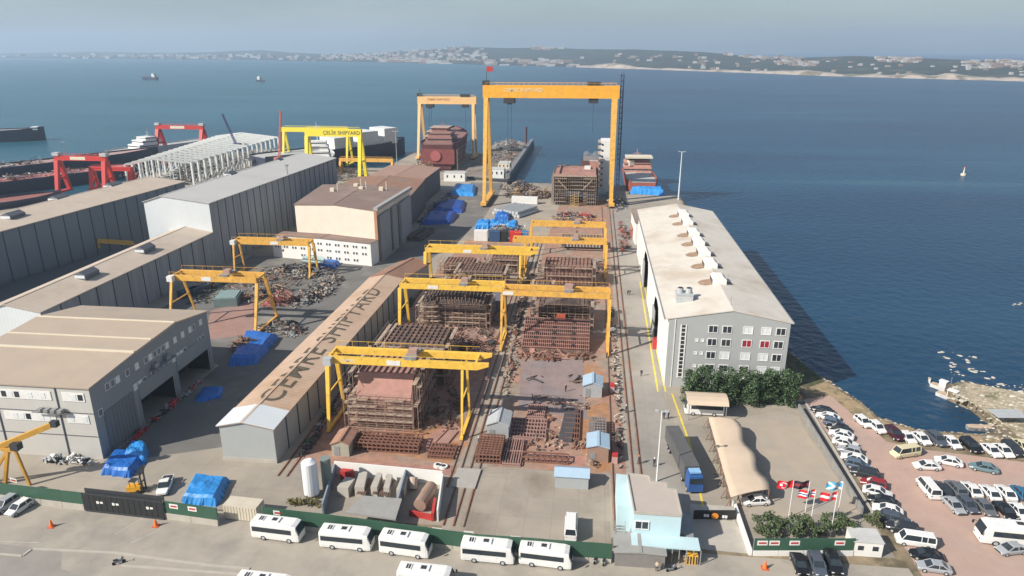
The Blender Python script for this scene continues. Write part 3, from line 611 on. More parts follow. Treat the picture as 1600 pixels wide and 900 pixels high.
shell(fo, A_, B_, C_, D_, 7.8, 8.2, .5, wallwhite, roofbrown, over=.2)
dv = Vector((B_[0]-A_[0], B_[1]-A_[1])); rz = math.atan2(dv.y, dv.x); dn = dv.normalized(); nn = Vector((dn.y, -dn.x))
for k in range(11):
    for zz in (6.4, 4.1, 1.6):
        if zz > 2 or wr.random() < .5:
            for s_ in (-.55, .55):
                c = Vector(A_)+dn*(2+k*3.45+s_)+nn*.01
                window(fo, (c.x, c.y, zz), .55, .8, rz, glassd, fr=.06)
# ---------------------------------------- gate house (light blue) by the entrance
gh = thing('gatehouse', 'light blue gatehouse with flat grey roof and dark double window by the entrance', 'building', (11, 92, 0))
P1 = [g(991,802,6.2), g(1065,807,6.2), g(1056,767,6.2), g(1042,766,6.2), g(1041,757,6.2), g(1016,755,6.2), g(1014,746,6.2), g(980,742,6.2)]
MB().prism(P1, 0, 6.2).build('wall', lblue, gh)
def ins(poly, d):
    cx = sum(p[0] for p in poly)/len(poly); cy = sum(p[1] for p in poly)/len(poly)
    return [(cx+(p[0]-cx)*d, cy+(p[1]-cy)*d) for p in poly]
MB().prism(ins(P1,1.02), 6.2, 6.35).build('roof', mat('gatehouse_roof', (.44,.385,.34), .85, .05, .5), gh)
mb = MB()
for a, b_ in zip(P1, P1[1:]+P1[:1]): mb.bar((*a,6.42),(*b_,6.42),.18,.3)
mb.build('parapet', conc2, gh)
MB().prism([g(963,740,4.5), g(980,742,4.5), g(988,792,4.5), g(965,790,4.5)], 0, 4.5).build('side_wing', lblue, gh)
yf = P1[0][1]
window(gh, (P1[0][0]+1.2, yf-.02, 4.3), 1.8, 1.2, 0, glassd)
mb = MB(); mb.box(P1[0][0]-.3, P1[1][0]+2.6, yf-2.6, yf-.01, 2.5, 2.75); mb.build('canopy_slab', lblue, gh)
mb = MB()
for k in range(8): mb.cyl((P1[0][0]+2.5+k*1.0, yf-2.5, 0), (P1[0][0]+2.5+k*1.0, yf-2.5, 2.5), .08, 6)
mb.build('canopy_post', greym, gh)
mb = MB(); a = (P1[0][0]-2.6, yf-2.2); 
for k in range(12): mb.box(a[0], a[0]+1.5, a[1]+k*.32, a[1]+k*.32+.3, k*.24, k*.24+.1)
mb.bar((a[0],a[1],.9),(a[0],a[1]+3.6,3.7),.07); mb.bar((a[0]+1.5,a[1],.9),(a[0]+1.5,a[1]+3.6,3.7),.07); mb.build('outside_stair', greym, gh)
MB().prism([g(1060,830,2.4), g(1085,845,2.4), g(1078,800,2.4), g(1066,795,2.4)], 0, 2.4).build('east_porch', greym, gh)
# grey kiosk in front of gatehouse
kk = thing('checkpoint_shed', 'low corrugated grey shed on the road in front of the gatehouse', 'shed', (9, 84, 0))
q0, q1 = g(960,884), g(1038,889)
shell(kk, q0, q1, (q1[0], q1[1]+4.2), (q0[0], q0[1]+4.2), 2.3, 2.5, .5, mat('corrugated_grey', (.21,.2,.19), .7, .1, 1), slab, joints=0, over=.2)
# small huts in the bays -----------------------------------------
def hut(name, label, cat, u0, v0, u1, v1, dep, hw, hr, wm, rm, ridge_x=False, door=True, group=None):
    a = g(u0, v0); b_ = g(u1, v1); b_ = (b_[0], a[1])
    r_ = thing(name, label, cat, ((a[0]+b_[0])/2, a[1], 0), group)
    if ridge_x:
        x0, x1, y0, y1 = a[0], b_[0], a[1], a[1]+dep; ym = (y0+y1)/2
        mb = MB(); mb.sheet([(x0,y0,0),(x1,y0,0),(x1,y0,hw),(x0,y0,hw)]); mb.sheet([(x1,y1,0),(x0,y1,0),(x0,y1,hw),(x1,y1,hw)])
        mb.sheet([(x1,y0,0),(x1,y1,0),(x1,y1,hw),(x1,ym,hr),(x1,y0,hw)]); mb.sheet([(x0,y0,0),(x0,y1,0),(x0,y1,hw),(x0,ym,hr),(x0,y0,hw)]); mb.build('wall', wm, r_, fixn=False)
        mb = MB(); mb.loft([[(x,y0-.2,hw-.05),(x,ym,hr+.05),(x,y1+.2,hw-.05),(x,y1+.2,hw+.07),(x,ym,hr+.17),(x,y0-.2,hw+.07)] for x in (x0-.2, x1+.2)]); mb.build('roof', rm, r_)
    else:
        shell(r_, a, b_, (b_[0], a[1]+dep), (a[0], a[1]+dep), hw, hr, .5, wm, rm, over=.2)
    if door: MB().box(a[0]+.5, a[0]+1.5, a[1]-.05, a[1]-.005, 0, 2).build('door', greym, r_)
    return r_
hut('hut', 'grey gable-roofed hut standing between the two slipways, near the front gantry', 'hut', 761, 685, 795, 685, 5.2, 2.9, 3.7, mat('hut_grey', (.36,.38,.39), .6, .06, 1), galv)
hut('hut', 'pale blue gable-roofed hut in the right bay beside the bare floor plates', 'hut', 911, 620, 940, 620, 4.6, 2.6, 3.4, mat('hut_grey', (.36,.38,.39)), blueroof)
hut('hut', 'blue-roofed hut on stilts beside the right rail, behind the long blue-roofed hut', 'hut', 917, 722, 950, 722, 4.6, 3.0, 3.5, mat('hut_brown', (.32,.2,.15), .8, .1, 1), blueroof)
hut('hut', 'long hut with blue sloping roof and grey front on the concrete apron', 'hut', 867, 762, 919, 762, 2.9, 2.3, 3.0, mat('hut_grey', (.36,.38,.39)), blueroof, ridge_x=True, door=False)
hut('hut', 'small brown-roofed hut beside the left rail near the front gantry', 'hut', 519, 712, 547, 712, 4.8, 2.4, 3.1, mat('hut_green_grey', (.36,.35,.28), .7, .08, 1), mat('rusty_hut_roof', (.36,.2,.14), .8, .2, .6))
hut('hut', 'small teal-grey hut among the steel in the far right bay', 'hut', 872, 440, 890, 440, 4, 3.4, 4.0, mat('teal_grey', (.13,.2,.2), .7), galv, door=False)
hut('hut', 'pale grey box hut beside the domed steel section in the left bay', 'hut', 769, 487, 790, 487, 4, 6, 6.3, mat('hut_shade', (.2,.2,.24), .7), galv, door=False)
hut('hut', 'red-brown roofed hut against the rear of the long hall yard', 'hut', 985, 372, 996, 372, 10, 3.2, 4, mat('hut_red', (.3,.12,.1), .8), roofrust, door=False)
#============================================================ CRANES
def gantry(name, label, xl, xr, y0, y1, zb, zt, m, group, over_r=0., over_l=0., legw=.75, legr=None, plate=None, text=None, tpos=.35, taper=True, cabm=None, gap=None, textm=None, pale=False):
    ym = (y0+y1)/2; gap = gap if gap is not None else min(2.3, (y1-y0)*.25); root = thing(name, label, 'gantry crane', ((xl+xr)/2, ym, 0), group)
    gw = .85
    for s_ in (-1, 1):
        mb = MB(); yc = ym+s_*gap
        mb.box(xl-over_l, xr+over_r*(.55 if taper else 1), yc-gw/2, yc+gw/2, zb, zt)
        if over_r and taper: mb.loft([[(xr+over_r*.55,yc-gw/2,zb),(xr+over_r*.55,yc+gw/2,zb),(xr+over_r*.55,yc+gw/2,zt),(xr+over_r*.55,yc-gw/2,zt)],[(xr+over_r,yc-gw/2,zb+(zt-zb)*.6),(xr+over_r,yc+gw/2,zb+(zt-zb)*.6),(xr+over_r,yc+gw/2,zt),(xr+over_r,yc-gw/2,zt)]])
        mb.build('girder', m, root)
        for x, lw in ((xl, legw), (xr, legr or legw*.6)):
            mb = MB(); yb = y0 if s_ < 0 else y1
            mb.loft([[(x+a*lw*.4, yb+b_*lw*.35, .5) for a, b_ in ((-1,-1),(1,-1),(1,1),(-1,1))], [(x+a*lw*.6, yc+b_*lw*.6, zb) for a, b_ in ((-1,-1),(1,-1),(1,1),(-1,1))]])
            mb.build('leg', m, root)
    for x in (xl, xr):
        mb = MB(); mb.box(x-.3, x+.3, y0-.7, y1+.7, .25, .75)
        for yb in (y0, y1): mb.cyl((x-.2,yb-.4,.3),(x+.2,yb-.4,.3),.3,8,1); mb.cyl((x-.2,yb+.4,.3),(x+.2,yb+.4,.3),.3,8,1)
        zc = zb*.55
        f_ = zc/zb; ya_ = y0+(ym-gap-y0)*f_; yb_ = y1+(ym+gap-y1)*f_; mb.bar((x,ya_,zc),(x,yb_,zc),.22,.3)
        mb.build('end_carriage', [m, dark], root)
    mb = MB()
    for x in (xl-over_l+.2, xr+over_r*.5): mb.bar((x,ym-gap,zt-.4),(x,ym+gap,zt-.4),.4,.6)
    mb.build('end_tie', m, root)
    mb = MB(); tx = xl+(xr-xl)*.62; mb.box(tx-1.1,tx+1.1,ym-gap-.3,ym+gap+.3,zt+.05,zt+.45); mb.box(tx-.8,tx+.9,ym-.9,ym+.8,zt+.45,zt+1.3,1); mb.cyl((tx,ym,zb+.2),(tx,ym,zb-2),.05,5,1); mb.box(tx-.25,tx+.25,ym-.2,ym+.2,zb-2.6,zb-2,1)
    mb.build('trolley', [greym, mat('hoist_brown', (.4,.25,.2), .7)], root)
    mb = MB()
    for s_ in (-1, 1):
        yo = ym+s_*(gap+gw/2+.25); mb.bar((xl-over_l,yo,zt+1),(xr+over_r*.5,yo,zt+1),.06)
        for k in range(9): x = xl+(xr-xl)*k/8; mb.bar((x,yo,zt),(x,yo,zt+1),.05)
    mb.build('handrail', m, root)
    if plate is not None:
        x = xl+(xr-xl)*plate; MB().box(x-1.3,x+1.3,ym-gap-gw/2-.06,ym-gap-gw/2-.005,zb+(zt-zb)*.15,zt-(zt-zb)*.12).build('sign_plate', whitep, root)
    if cabm: MB().box(xl-.2,xl+1.3,ym-gap-gw/2-1.5,ym-gap-gw/2-.02,zb+.1,zb+1.5).build('cab', cabm, root)
    if text: lettering(root, text, (xl+(xr-xl)*tpos, ym-gap-gw/2-.012, zb+(zt-zb)*.3), (zt-zb)*.55, textm or dark)
    return root
def lettering(root, body, loc, size, m, bold=.02, rot=(90,0,0), name='lettering'):
    tcu = bpy.data.curves.new(name, 'FONT'); tcu.body = body; tcu.size = size*1.35; tcu.offset = bold*size; tcu.extrude = .004
    t_o = bpy.data.objects.new(name, tcu); COL.objects.link(t_o); bpy.context.view_layer.update()
    me = bpy.data.meshes.new_from_object(t_o.evaluated_get(bpy.context.evaluated_depsgraph_get())); COL.objects.unlink(t_o); bpy.data.objects.remove(t_o)
    me.materials.clear(); me.materials.append(m); o = bpy.data.objects.new(name, me); COL.objects.link(o); o.parent = root; b_ = BASE[root.name]
    o.location = (loc[0]-b_.x, loc[1]-b_.y, loc[2]-b_.z); o.rotation_euler = tuple(R(a) for a in rot); return o
GG = 'yellow gantry cranes over the building bays'
gantry('gantry_crane', 'nearest yellow gantry crane, standing over the brown plated block in the left bay', -48.5, -22.5, 115.5, 124.5, 13.7, 15.0, yel2, GG, over_r=5, legw=.7, legr=.42, plate=.5, text='CEMRE', tpos=.1, textm=cream, cabm=galv)
gantry('gantry_crane', 'yellow gantry crane over the domed scaffolded section in the left bay', -47, -20.8, 162, 172, 12.9, 14.1, yel2, GG, legw=.75, legr=.4, plate=.33)
gantry('gantry_crane', 'yellow gantry crane over the steel grillage in the right bay', -20.4, 5.6, 157.4, 168, 13.6, 14.8, yel, GG, legw=.5, legr=.65, plate=.06)
gantry('gantry_crane', 'yellow gantry crane with arrow-shaped overhang at the back of the left bay', -50, -20.5, 203, 213, 10.8, 12.1, yel2, GG, over_r=5.5, legw=.8, legr=.5, plate=.45)
gantry('gantry_crane', 'yellow gantry crane over the ribbed brown section, beside the coloured containers', -20.4, 5.8, 218, 226, 10.9, 12.0, yel, GG, legw=.5, legr=.75, over_l=4)
gantry('gantry_crane', 'farthest low yellow gantry crane, right in front of the stepped hull block', -20.4, 5.8, 241, 249, 10.9, 12.0, yel, GG, legw=.45, legr=.8)
GL = 'orange gantry cranes in the west scrap yard'
gantry('gantry_crane', 'orange gantry crane nearest the grey office block, over the open scrap yard', -108, -84.6, 160, 173, 13.0, 14.4, yel, GL, legw=.55, legr=.7, plate=.42, cabm=whitep)
gantry('gantry_crane', 'orange gantry crane in front of the white site office with small windows', -114.5, -89, 208, 215, 10.4, 11.8, yel, GL, legw=.5, legr=.65, plate=.55, cabm=whitep)
# great goliath crane
def goliath(label, xl, xr, y0, y1, zb, zt, m, legm_, text, tm, mast=False, rl=2.5, group='goliath cranes over the slips', rot=0):
    root = thing('goliath_crane', label, 'gantry crane', ((xl+xr)/2, (y0+y1)/2, 0), group); ym = (y0+y1)/2; gw = (zt-zb)*.75
    mb = MB(); mb.box(xl-1.5, xr+1.5, ym-gw/2, ym+gw/2, zb, zt); mb.box(xl-1.4, xr+1.4, ym-gw/2-.08, ym-gw/2, zb, zb+.35); mb.build('girder', m, root)
    mb = MB()
    for yo in (ym-gw/2, ym+gw/2):
        mb.bar((xl,yo,zt+1.1),(xr,yo,zt+1.1),.1)
        for k in range(25): x = xl+(xr-xl)*k/24; mb.bar((x,yo,zt),(x,yo,zt+1.1),.08)
    mb.build('handrail', m, root)
    for s_ in (-1, 1):
        yb = y0 if s_ < 0 else y1
        lw = 1.0
        MB().loft([[(xl+a*lw*.75, yb+b_*lw*.75, 1) for a, b_ in ((-1,-1),(1,-1),(1,1),(-1,1))], [(xl+a*lw, ym+s_*2+b_*lw*.9, zb) for a, b_ in ((-1,-1),(1,-1),(1,1),(-1,1))]]).build('leg', legm_, root)
        MB().loft([[(xr-.3+a*rl*.32, yb*.62+ym*.38+b_*rl*.32, 1) for a, b_ in ((-1,-1),(1,-1),(1,1),(-1,1))], [(xr-.6+a*rl*.55, ym+s_*1.4+b_*rl*.4, zb) for a, b_ in ((-1,-1),(1,-1),(1,1),(-1,1))]]).build('leg', legm_, root)
    for x, k_ in ((xl, 1.), (xr, .7)):
        mb = MB(); ya, yb = (y0, y1) if k_ == 1 else (y0*.62+ym*.38, y1*.62+ym*.38)
        mb.box(x-1.3, x+1.3, ya-3, yb+3, .9, 2.2)
        for yy in (ya-2, ya, ya+2, yb-2, yb, yb+2): mb.cyl((x-.5,yy,.5),(x+.5,yy,.5),.5,8,1)
        mb.build('end_carriage', [legm_, dark], root)
    mb = MB(); tx = xl+(xr-xl)*.18; mb.box(tx-2.5,tx+2.5,ym-gw/2-.8,ym+gw/2+.8,zb-2.4,zb-.1); mb.box(tx-1,tx+1,ym-1,ym+1,zb-3,zb-2.4)
    mb.build('trolley', dark, root)
    mb = MB()
    for dx in (-.8, .8): mb.cyl((tx+dx,ym,zb-2.9),(tx+dx,ym,10),.09,5)
    mb.box(tx-1.2,tx+1.2,ym-.6,ym+.6,8.6,10); mb.build('hoist_rope', dark, root)
    mb = MB(); tx = xl+(xr-xl)*.83; mb.box(tx-2.2,tx+2.2,ym-1.6,ym+1.6,zb-2.2,zb-.1); mb.box(tx-3,tx+3,ym-2,ym+2,zt,zt+1.6); mb.cyl((tx,ym,zb-2),(tx,ym,zb-16),.08,5); mb.build('machinery_house', dark, root)
    lettering(root, text, (xl+(xr-xl)*.14, ym-gw/2-.1, zb+(zt-zb)*.5), (zt-zb)*.30, tm)
    mb = MB(); mb.box(xl-1.8,xl+1.2,ym-1.5,ym+1.5,zt,zt+2); mb.cyl((xl,ym,zt),(xl,ym,zt+6),.12,5); mb.build('access_cabin', dark, root)
    if mast:
        mb = MB()
        for a, b_ in ((-.9,-.9),(.9,-.9),(.9,.9),(-.9,.9)): mb.cyl((xr+2.6+a*.7,ym+b_,0),(xr+2.6+a*.7,ym+b_,zt+5),.16,5)
        for k in range(26): 
            z = k*2.35; mb.box(xr+2.0,xr+3.2,ym-.9,ym+.9,z,z+.25); mb.bar((xr+2.0,ym-.9,z),(xr+3.2,ym-.9,z+2.35),.12)
        mb.box(xr+2.9,xr+3.2,ym-.9,ym+.9,0,zt+3); mb.build('stair_tower', mat('navy_steel_shade', (.03,.035,.07), .6, .1, 1), root)  # tall dark panel also paints in the crane leg's shaded side
        mb = MB(); mb.cyl((xl,ym,zt+5.9),(xl,ym,zt+8),.1,5); mb.box(xl,xl+3,ym-.05,ym+.05,zt+6,zt+8.2,1); mb.build('flag', [greym, redpaint], root)
    return root
goliath('great yellow goliath crane, the larger one, spanning the slip with the stepped hull block', -49.5, 10.2, 324, 348, 49.0, 54.6, amber, yel, 'CEMRE SHIPYARD', mat('faded_cream_letters', (.78,.62,.36), .7), mast=True)
goliath('faded yellow goliath crane, the smaller farther one, over the maroon ship', -116, -79, 468, 492, 35.6, 40.4, yelpale, yelpale, 'CEMRE SHIPYARD', mat('faded_red_letters', (.5,.25,.15), .7), rl=1.8)
# yellow crane of the neighbour yard with lettering
def portal(name, label, xl, xr, y, spread, zb, zt, m, group, text=None, tpos=.1, lw=1., textm=None, over_l=0, cap=None):
    root = thing(name, label, 'gantry crane', ((xl+xr)/2, y, 0), group)
    MB().box(xl-over_l-lw*.6, xr+lw*.6, y-1.1, y+1.1, zb, zt).build('girder', m, root)
    for x in (xl, xr):
        for s_ in (-1, 1):
            MB().loft([[(x+a*lw*.5, y+s_*spread/2+b_*lw*.5, .3) for a, b_ in ((-1,-1),(1,-1),(1,1),(-1,1))], [(x+a*lw*.6, y+s_*.8+b_*lw*.5, zb) for a, b_ in ((-1,-1),(1,-1),(1,1),(-1,1))]]).build('leg', m, root)
        mb = MB(); mb.box(x-lw*.7, x+lw*.7, y-spread/2-1, y+spread/2+1, .2, 1.1); mb.bar((x,y-spread*.3,zb*.45),(x,y+spread*.3,zb*.45),lw*.5); mb.build('end_carriage', m, root)
    mb = MB(); mb.bar((xl,y-1.2,zt+.9),(xr,y-1.2,zt+.9),.1); mb.bar((xl,y+1.2,zt+.9),(xr,y+1.2,zt+.9),.1); mb.build('handrail', m, root)
    if cap:
        mb = MB()
        for x in (xl, xr): mb.box(x-1.6,x+1.8,y-1.5,y+1.5,zt,zt+1.6)
        mb.build('machinery_house', cap, root)
        MB().box(xl+(xr-xl)*.3, xl+(xr-xl)*.62, y-1.16, y-1.105, zb+.4, zt-.35).build('sign_board', cream, root)
    if text: lettering(root, text, (xl+(xr-xl)*tpos, y-1.115, zb+(zt-zb)*.28), (zt-zb)*.5, textm or dark)
    return root
GY = 'yellow portal cranes of the neighbouring yard'
ybr = mat('neighbour_yellow', (.80,.66,.05), .5, .07, .3)
c_ = portal('portal_crane', 'bright yellow portal crane with black lettering above the tall hall', -158, -127.5, 384, 12, 24.5, 28.6, ybr, GY, text='ÇELİK SHIPYARD', tpos=.32, lw=1.6)
portal('portal_crane', 'lower yellow portal crane behind the lettered one', -196, -154, 440, 12, 20.5, 23.2, ybr, GY, lw=1.2, over_l=2)
portal('portal_crane', 'small orange-yellow portal crane low beside the navy hull', -150, -118, 412, 6, 6.5, 8.4, yel, GY, lw=1.0)
GR = 'red portal cranes among the western hulls'
portal('portal_crane', 'farthest red portal crane standing alone against the water', -306, -273, 478, 14, 17, 19.6, redp, GR, lw=2.0, cap=galv)
portal('portal_crane', 'red portal crane with white cabin nearest the left edge', -272, -246, 335, 9, 16.5, 18.8, redp, GR, lw=1.8, cap=galv)
portal('portal_crane', 'lowest red portal crane just above the beige hall roof', -261, -239, 344, 6, 10, 12, redp, GR, lw=1.5, cap=None)
def lattice(name, label, base, tip, wd, m, cat='crane boom'):
    mb = MB(); a, b_ = Vector(base), Vector(tip); d = b_-a; n_ = 14; u_ = d.cross(Vector((0,1,0))).normalized()*wd; v_ = Vector((0,1,0))*wd
    cs = [-u_-v_, u_-v_, u_+v_, -u_+v_]
    for c in cs: mb.bar(a+c, b_+c*.6, .22)
    for k in range(n_):
        p, q = a+d*k/n_, a+d*(k+1)/n_
        for i in range(4): mb.bar(p+cs[i], q+cs[(i+1) % 4], .14)
    r_ = thing(name, label, cat, base); mb.build('boom', m, r_)
    mb = MB(); mb.box(a.x-2.4,a.x+2.4,a.y-2,a.y+2,0 if a.z < 3 else a.z-3,a.z+1.6); mb.build('cabin', m, r_); return r_
lattice('crawler_crane', 'blue lattice crane boom leaning left beyond the white frames', zat(370,228,430), zat(347,178,430), .55, mat('blue_boom', (.06,.07,.18), .5), 'crane')
lattice('tower_crane', 'slender faded red crane mast beside the white frames', zat(436,250,400), zat(439,173,400), .5, mat('faded_red', (.5,.16,.14), .6), 'crane')
#============================================================ WHITE STEEL FRAMES
fr = thing('hall_skeleton', 'unclad hall skeleton of white steel portal frames behind the pale roofs', 'steel frame', (-228, 350, 0))
FLx, FRx = (-246,350), (-214.5,360); BLx, BRx = (-264,478), (-217,476)
for k in range(18):
    f_ = k/17; a = lerp2(FLx, BLx, f_); b_ = lerp2(FRx, BRx, f_); m_ = lerp2(a, b_, .42)
    mb = MB(); ze_ = 12.3
    mb.bar((*a,0),(*a,ze_),.95,1.3); mb.bar((*b_,0),(*b_,ze_),.95,1.3); mb.bar((*a,ze_),(*m_,ze_+2.6),.65,1.0); mb.bar((*m_,ze_+2.6),(*b_,ze_),.65,1.0)
    for q in (.25,.7): c = lerp2(a, b_, q); mb.bar((*c,0),(*c,ze_+1.6),.3)
    if k < 17:
        a2 = lerp2(FLx, BLx, (k+1)/17); b2 = lerp2(FRx, BRx, (k+1)/17); m2 = lerp2(a2, b2, .42)
        for p, q in ((a,a2),(b_,b2)): mb.bar((*p,ze_),(*q,ze_),.25); mb.bar((*p,6),(*q,6),.2); mb.bar((*p,0),(*q,6),.18); mb.bar((*p,ze_),(*q,6),.18)
        mb.bar((*m_,ze_+2.6),(*m2,ze_+2.6),.25)
        for q in (.2,.6,.8): c, c2 = lerp2(a,b_,q), lerp2(a2,b2,q); zz_ = ze_+2.6*(q/.42 if q < .42 else (1-q)/.58); mb.bar((*c,zz_),(*c2,zz_),.1)
    mb.build('portal_frame', mat('white_steel', (.66,.68,.66), .5, .06, .5), fr)
#============================================================ BLOCKS AND SCRAP IN THE BAYS
def scrap(name, label, cx, cy, rx, ry, h, n_, mats, seed, rz=0, cat='scrap heap', lmax=3., lmin=.6, thick=.18, kind='stuff', z0=0.):
    q = random.Random(seed); mb = MB(); n_ = int(n_*3); K = [(q.uniform(-.85,.85), q.uniform(-.92,.92), q.uniform(.05,.3), q.randrange(len(mats)), q.uniform(0,3.14)) for _ in range(max(5, int(rx*ry/14)+3))]
    for _ in range(n_):
        a = q.uniform(0, 6.283); r_ = math.sqrt(q.random()); x = math.cos(a)*r_*rx; y = math.sin(a)*r_*ry; kc = None
        if q.random() < .72:
            kc = K[q.randrange(len(K))]; sp_ = kc[2]*2.2; x = kc[0]*rx+q.gauss(0,.35)*sp_*min(rx,6); y = kc[1]*ry+q.gauss(0,.35)*sp_*min(ry,9); r_ = min(1, math.hypot(x/rx, y/ry))
        X = cx+x*math.cos(rz)-y*math.sin(rz); Y = cy+x*math.sin(rz)+y*math.cos(rz); z = z0+q.random()*h*(1-r_*r_)**.6+.1
        L = (lmin+(lmax-lmin)*q.random()**2.2)*(1.5 if q.random() < .07 else 1); az = q.uniform(0, 3.14) if not kc or q.random() < .35 else kc[4]+q.gauss(0,.12); el = q.gauss(0, .2); t_ = q.random()
        d = Vector((math.cos(az)*math.cos(el), math.sin(az)*math.cos(el), math.sin(el)))*L/2; mi = kc[3] if kc and q.random() < .7 else q.randrange(len(mats))
        c = Vector((X, Y, z+abs(d.z)))
        if t_ < .68: mb.bar(c-d, c+d, q.uniform(thick*.5, thick*1.6), q.uniform(thick*.5, thick*1.6), mi)
        elif t_ < .85: sz = q.random()**2; mb.rbox(c, (L*.6, .25+1.1*sz, .08+.7*sz*q.random()), az, mi, el)
        else: mb.cyl(c-d*.6, c+d*.6, q.uniform(.1,.4), 7, mi)
    o = mb.build(name, mats, loc=(cx, cy, 0), fixn=False); tag(o, label, cat, kind=kind); return o
def block(label, x0, x1, y0, y1, zt, levels, m_core, sloped=0., step=0, name='hull_block', dense=True, group='ship blocks under construction', side=True, openfront=False, seed=1, top=None, boards=scaf, core_in=1.3):
    """steel ship section wrapped in scaffolding"""
    q = random.Random(seed); root = thing(name, label, 'ship block', ((x0+x1)/2, y0, 0), group)
    a0, a1, b0, b1 = x0+core_in, x1-core_in*.4, y0+1.2+sloped, y1-.6
    mb = MB()
    if openfront:
        t_ = .25
        mb.box(a0,a0+t_,b0,b1,.8,zt); mb.box(a1-t_,a1,b0,b1,.8,zt); mb.box(a0,a1,b1-t_,b1,.8,zt)
        nd = levels
        for k in range(nd+1): z = .8+(zt-.8)*k/nd; mb.box(a0+t_,a1-t_,b0,b1-t_,z-.1,z+.08)
    elif sloped:
        mb.loft([[(a0,y0+1,.8),(a1,y0+1,.8),(a1,y0+1,zt*.55),(a0,y0+1,zt*.55)][:0] or [(a0,y0+1,.8),(a0,y0+1,zt*.6),(a0,b0,zt),(a0,b1,zt),(a0,b1,.8)], [(a1,y0+1,.8),(a1,y0+1,zt*.6),(a1,b0,zt),(a1,b1,zt),(a1,b1,.8)]])
    else: mb.box(a0,a1,b0,b1,.8,zt)
    mb.build('hull_section', m_core, root)
    mb = MB(); n_ = int((a1-a0)/1.1)
    for k in range(n_+1):
        x = a0+(a1-a0)*k/n_
        if not sloped: mb.box(x-.09,x+.09,b0-.35,b0-.001,.8,zt*.98)
        mb.box(x-.07,x+.07,b0+.1,b1-.1,zt+.001,zt+.32)
    n2 = int((b1-b0)/1.6)
    for k in range(n2+1):
        y = b0+(b1-b0)*k/max(1,n2); mb.box(a1+.001,a1+.3,y-.08,y+.08,.8,zt*.97)
        if top is None: mb.box(a0+.1,a1-.1,y-.06,y+.06,zt+.001,zt+.26)
    mb.build('stiffener', rust, root)
    if not dense: return root
    fz = zt*(.62 if sloped else .95)
    mb = MB(); n_ = max(3, int((x1-x0)/1.8))
    for k in range(n_+1):
        x = x0+(x1-x0)*k/n_
        for yy in (y0, y0+.9): mb.bar((x+q.uniform(-.05,.05),yy,0),(x,yy,fz+q.uniform(.3,1.3)),.09)
    for L in range(levels+1):
        z = fz*(L+.35)/(levels+.35)
        for yy in (y0, y0+.9): mb.bar((x0,yy,z+.9),(x1,yy,z+.9),.07); mb.bar((x0,yy,z),(x1,yy,z),.07)
    if side:
        for k in range(int((y1-y0)/2)+1):
            y = y0+k*2.; mb.bar((x1+.2,y,0),(x1+.2,y,zt*.95+q.uniform(0,1)),.09); mb.bar((x1+1.1,y,0),(x1+1.1,y,zt*.95+q.uniform(0,1)),.09)
        for L in range(levels+1):
            z = zt*(L+.35)/(levels+.35); mb.bar((x1+1.1,y0,z+.9),(x1+1.1,y1,z+.9),.07); mb.bar((x0-.8,y0,z+.9),(x0-.8,y1,z+.9),.07)
        for k in range(int((y1-y0)/2)+1): y = y0+k*2.; mb.bar((x0-.8,y,0),(x0-.8,y,zt*.95+q.uniform(0,1)),.09)
    mb.build('scaffold_frame', mat('scaffold_tube', (.33,.23,.18), .7, .3, 1), root)
    for L in range(levels):
        mb = MB(); z = fz*(L+1.35)/(levels+.35)
        x = x0
        while x < x1-.5:
            l_ = q.uniform(1.5,3.5)
            if q.random() < .88: mb.box(x, min(x+l_,x1), y0+.05+q.uniform(-.1,.1), y0+.85, z+q.uniform(-.06,.06), z+.1+q.uniform(0,.04))
            x += l_+.05
        if side:
            y = y0; zz_ = zt*(L+1.35)/(levels+.35)
            while y < y1-.5:
                l_ = q.uniform(1.5,3.5)
                if q.random() < .85: mb.box(x1+.25,x1+1.05,y,min(y+l_,y1),zz_,zz_+.12)
                if q.random() < .85: mb.box(x0-.75,x0+.05,y,min(y+l_,y1),zz_,zz_+.12)
                y += l_+.05
        mb.build('walkway', boards, root, fixn=False)
    mb = MB()
    for k in range(int((x1-x0)/3)): mb.box(x0+1+k*3,x0+2+k*3,y0+1.5,y1-.8,0,.8)
    mb.build('keel_stool', rustdark, root)
    return root
# left bay, front to back
b1 = block('block with smooth reddish-brown plated slope above scaffolding under the nearest gantry', -45, -32.3, 117, 134, 10.2, 4, rust2, sloped=3.2, seed=1, top=1)
b2 = block('low scaffolded block directly behind the plated block, under the nearest girder', -44.5, -30, 136, 148, 9.6, 4, rustdark, seed=2)
block('open-topped narrow block of stacked beams left of the bare floor plates', -45.5, -34, 150.5, 157, 6.5, 3, rust, seed=3, openfront=True)
dm = block('domed section wrapped in dark scaffolding beyond the bare floor plates', -44, -26, 170.5, 182, 6.0, 4, rustdark, seed=4, top=1)
mb = MB(); rings = []
for k in range(11):
    f_ = k/10; rr_ = math.sin(math.pi*(.12+f_*.76)); rings.append([(-43+16.2*f_, 171.6+10*(i/9), 5.9+3.0*rr_*math.sin(math.pi*i/9)) for i in range(10)])
mb.loft(rings); mb.build('dome_plating', rustdark, dm)
mb = MB(); 
for k in range(18):   # curved frames over the domed section
    x = -43+k*.95; pts = [(x, 171.5+10*i/8, 6.8+3.4*math.sin(math.pi*i/8)*math.sin(math.pi*(k+1.5)/20)) for i in range(9)]
    for a, b_ in zip(pts, pts[1:]): mb.bar(a, b_, .28, .4)
for i in range(9):
    pts = [(-43+k*.95, 171.5+10*i/8, 6.8+3.4*math.sin(math.pi*i/8)*math.sin(math.pi*(k+1.5)/20)) for k in range(18)]
    for a, b_ in zip(pts, pts[1:]): mb.bar(a, b_, .14)
mb.build('curved_frame', rustdark, dm)
block('dark open block with hanging shutters at the far end of the left bay', -39, -25, 197, 208, 7, 3, rustdark, seed=5, openfront=True)
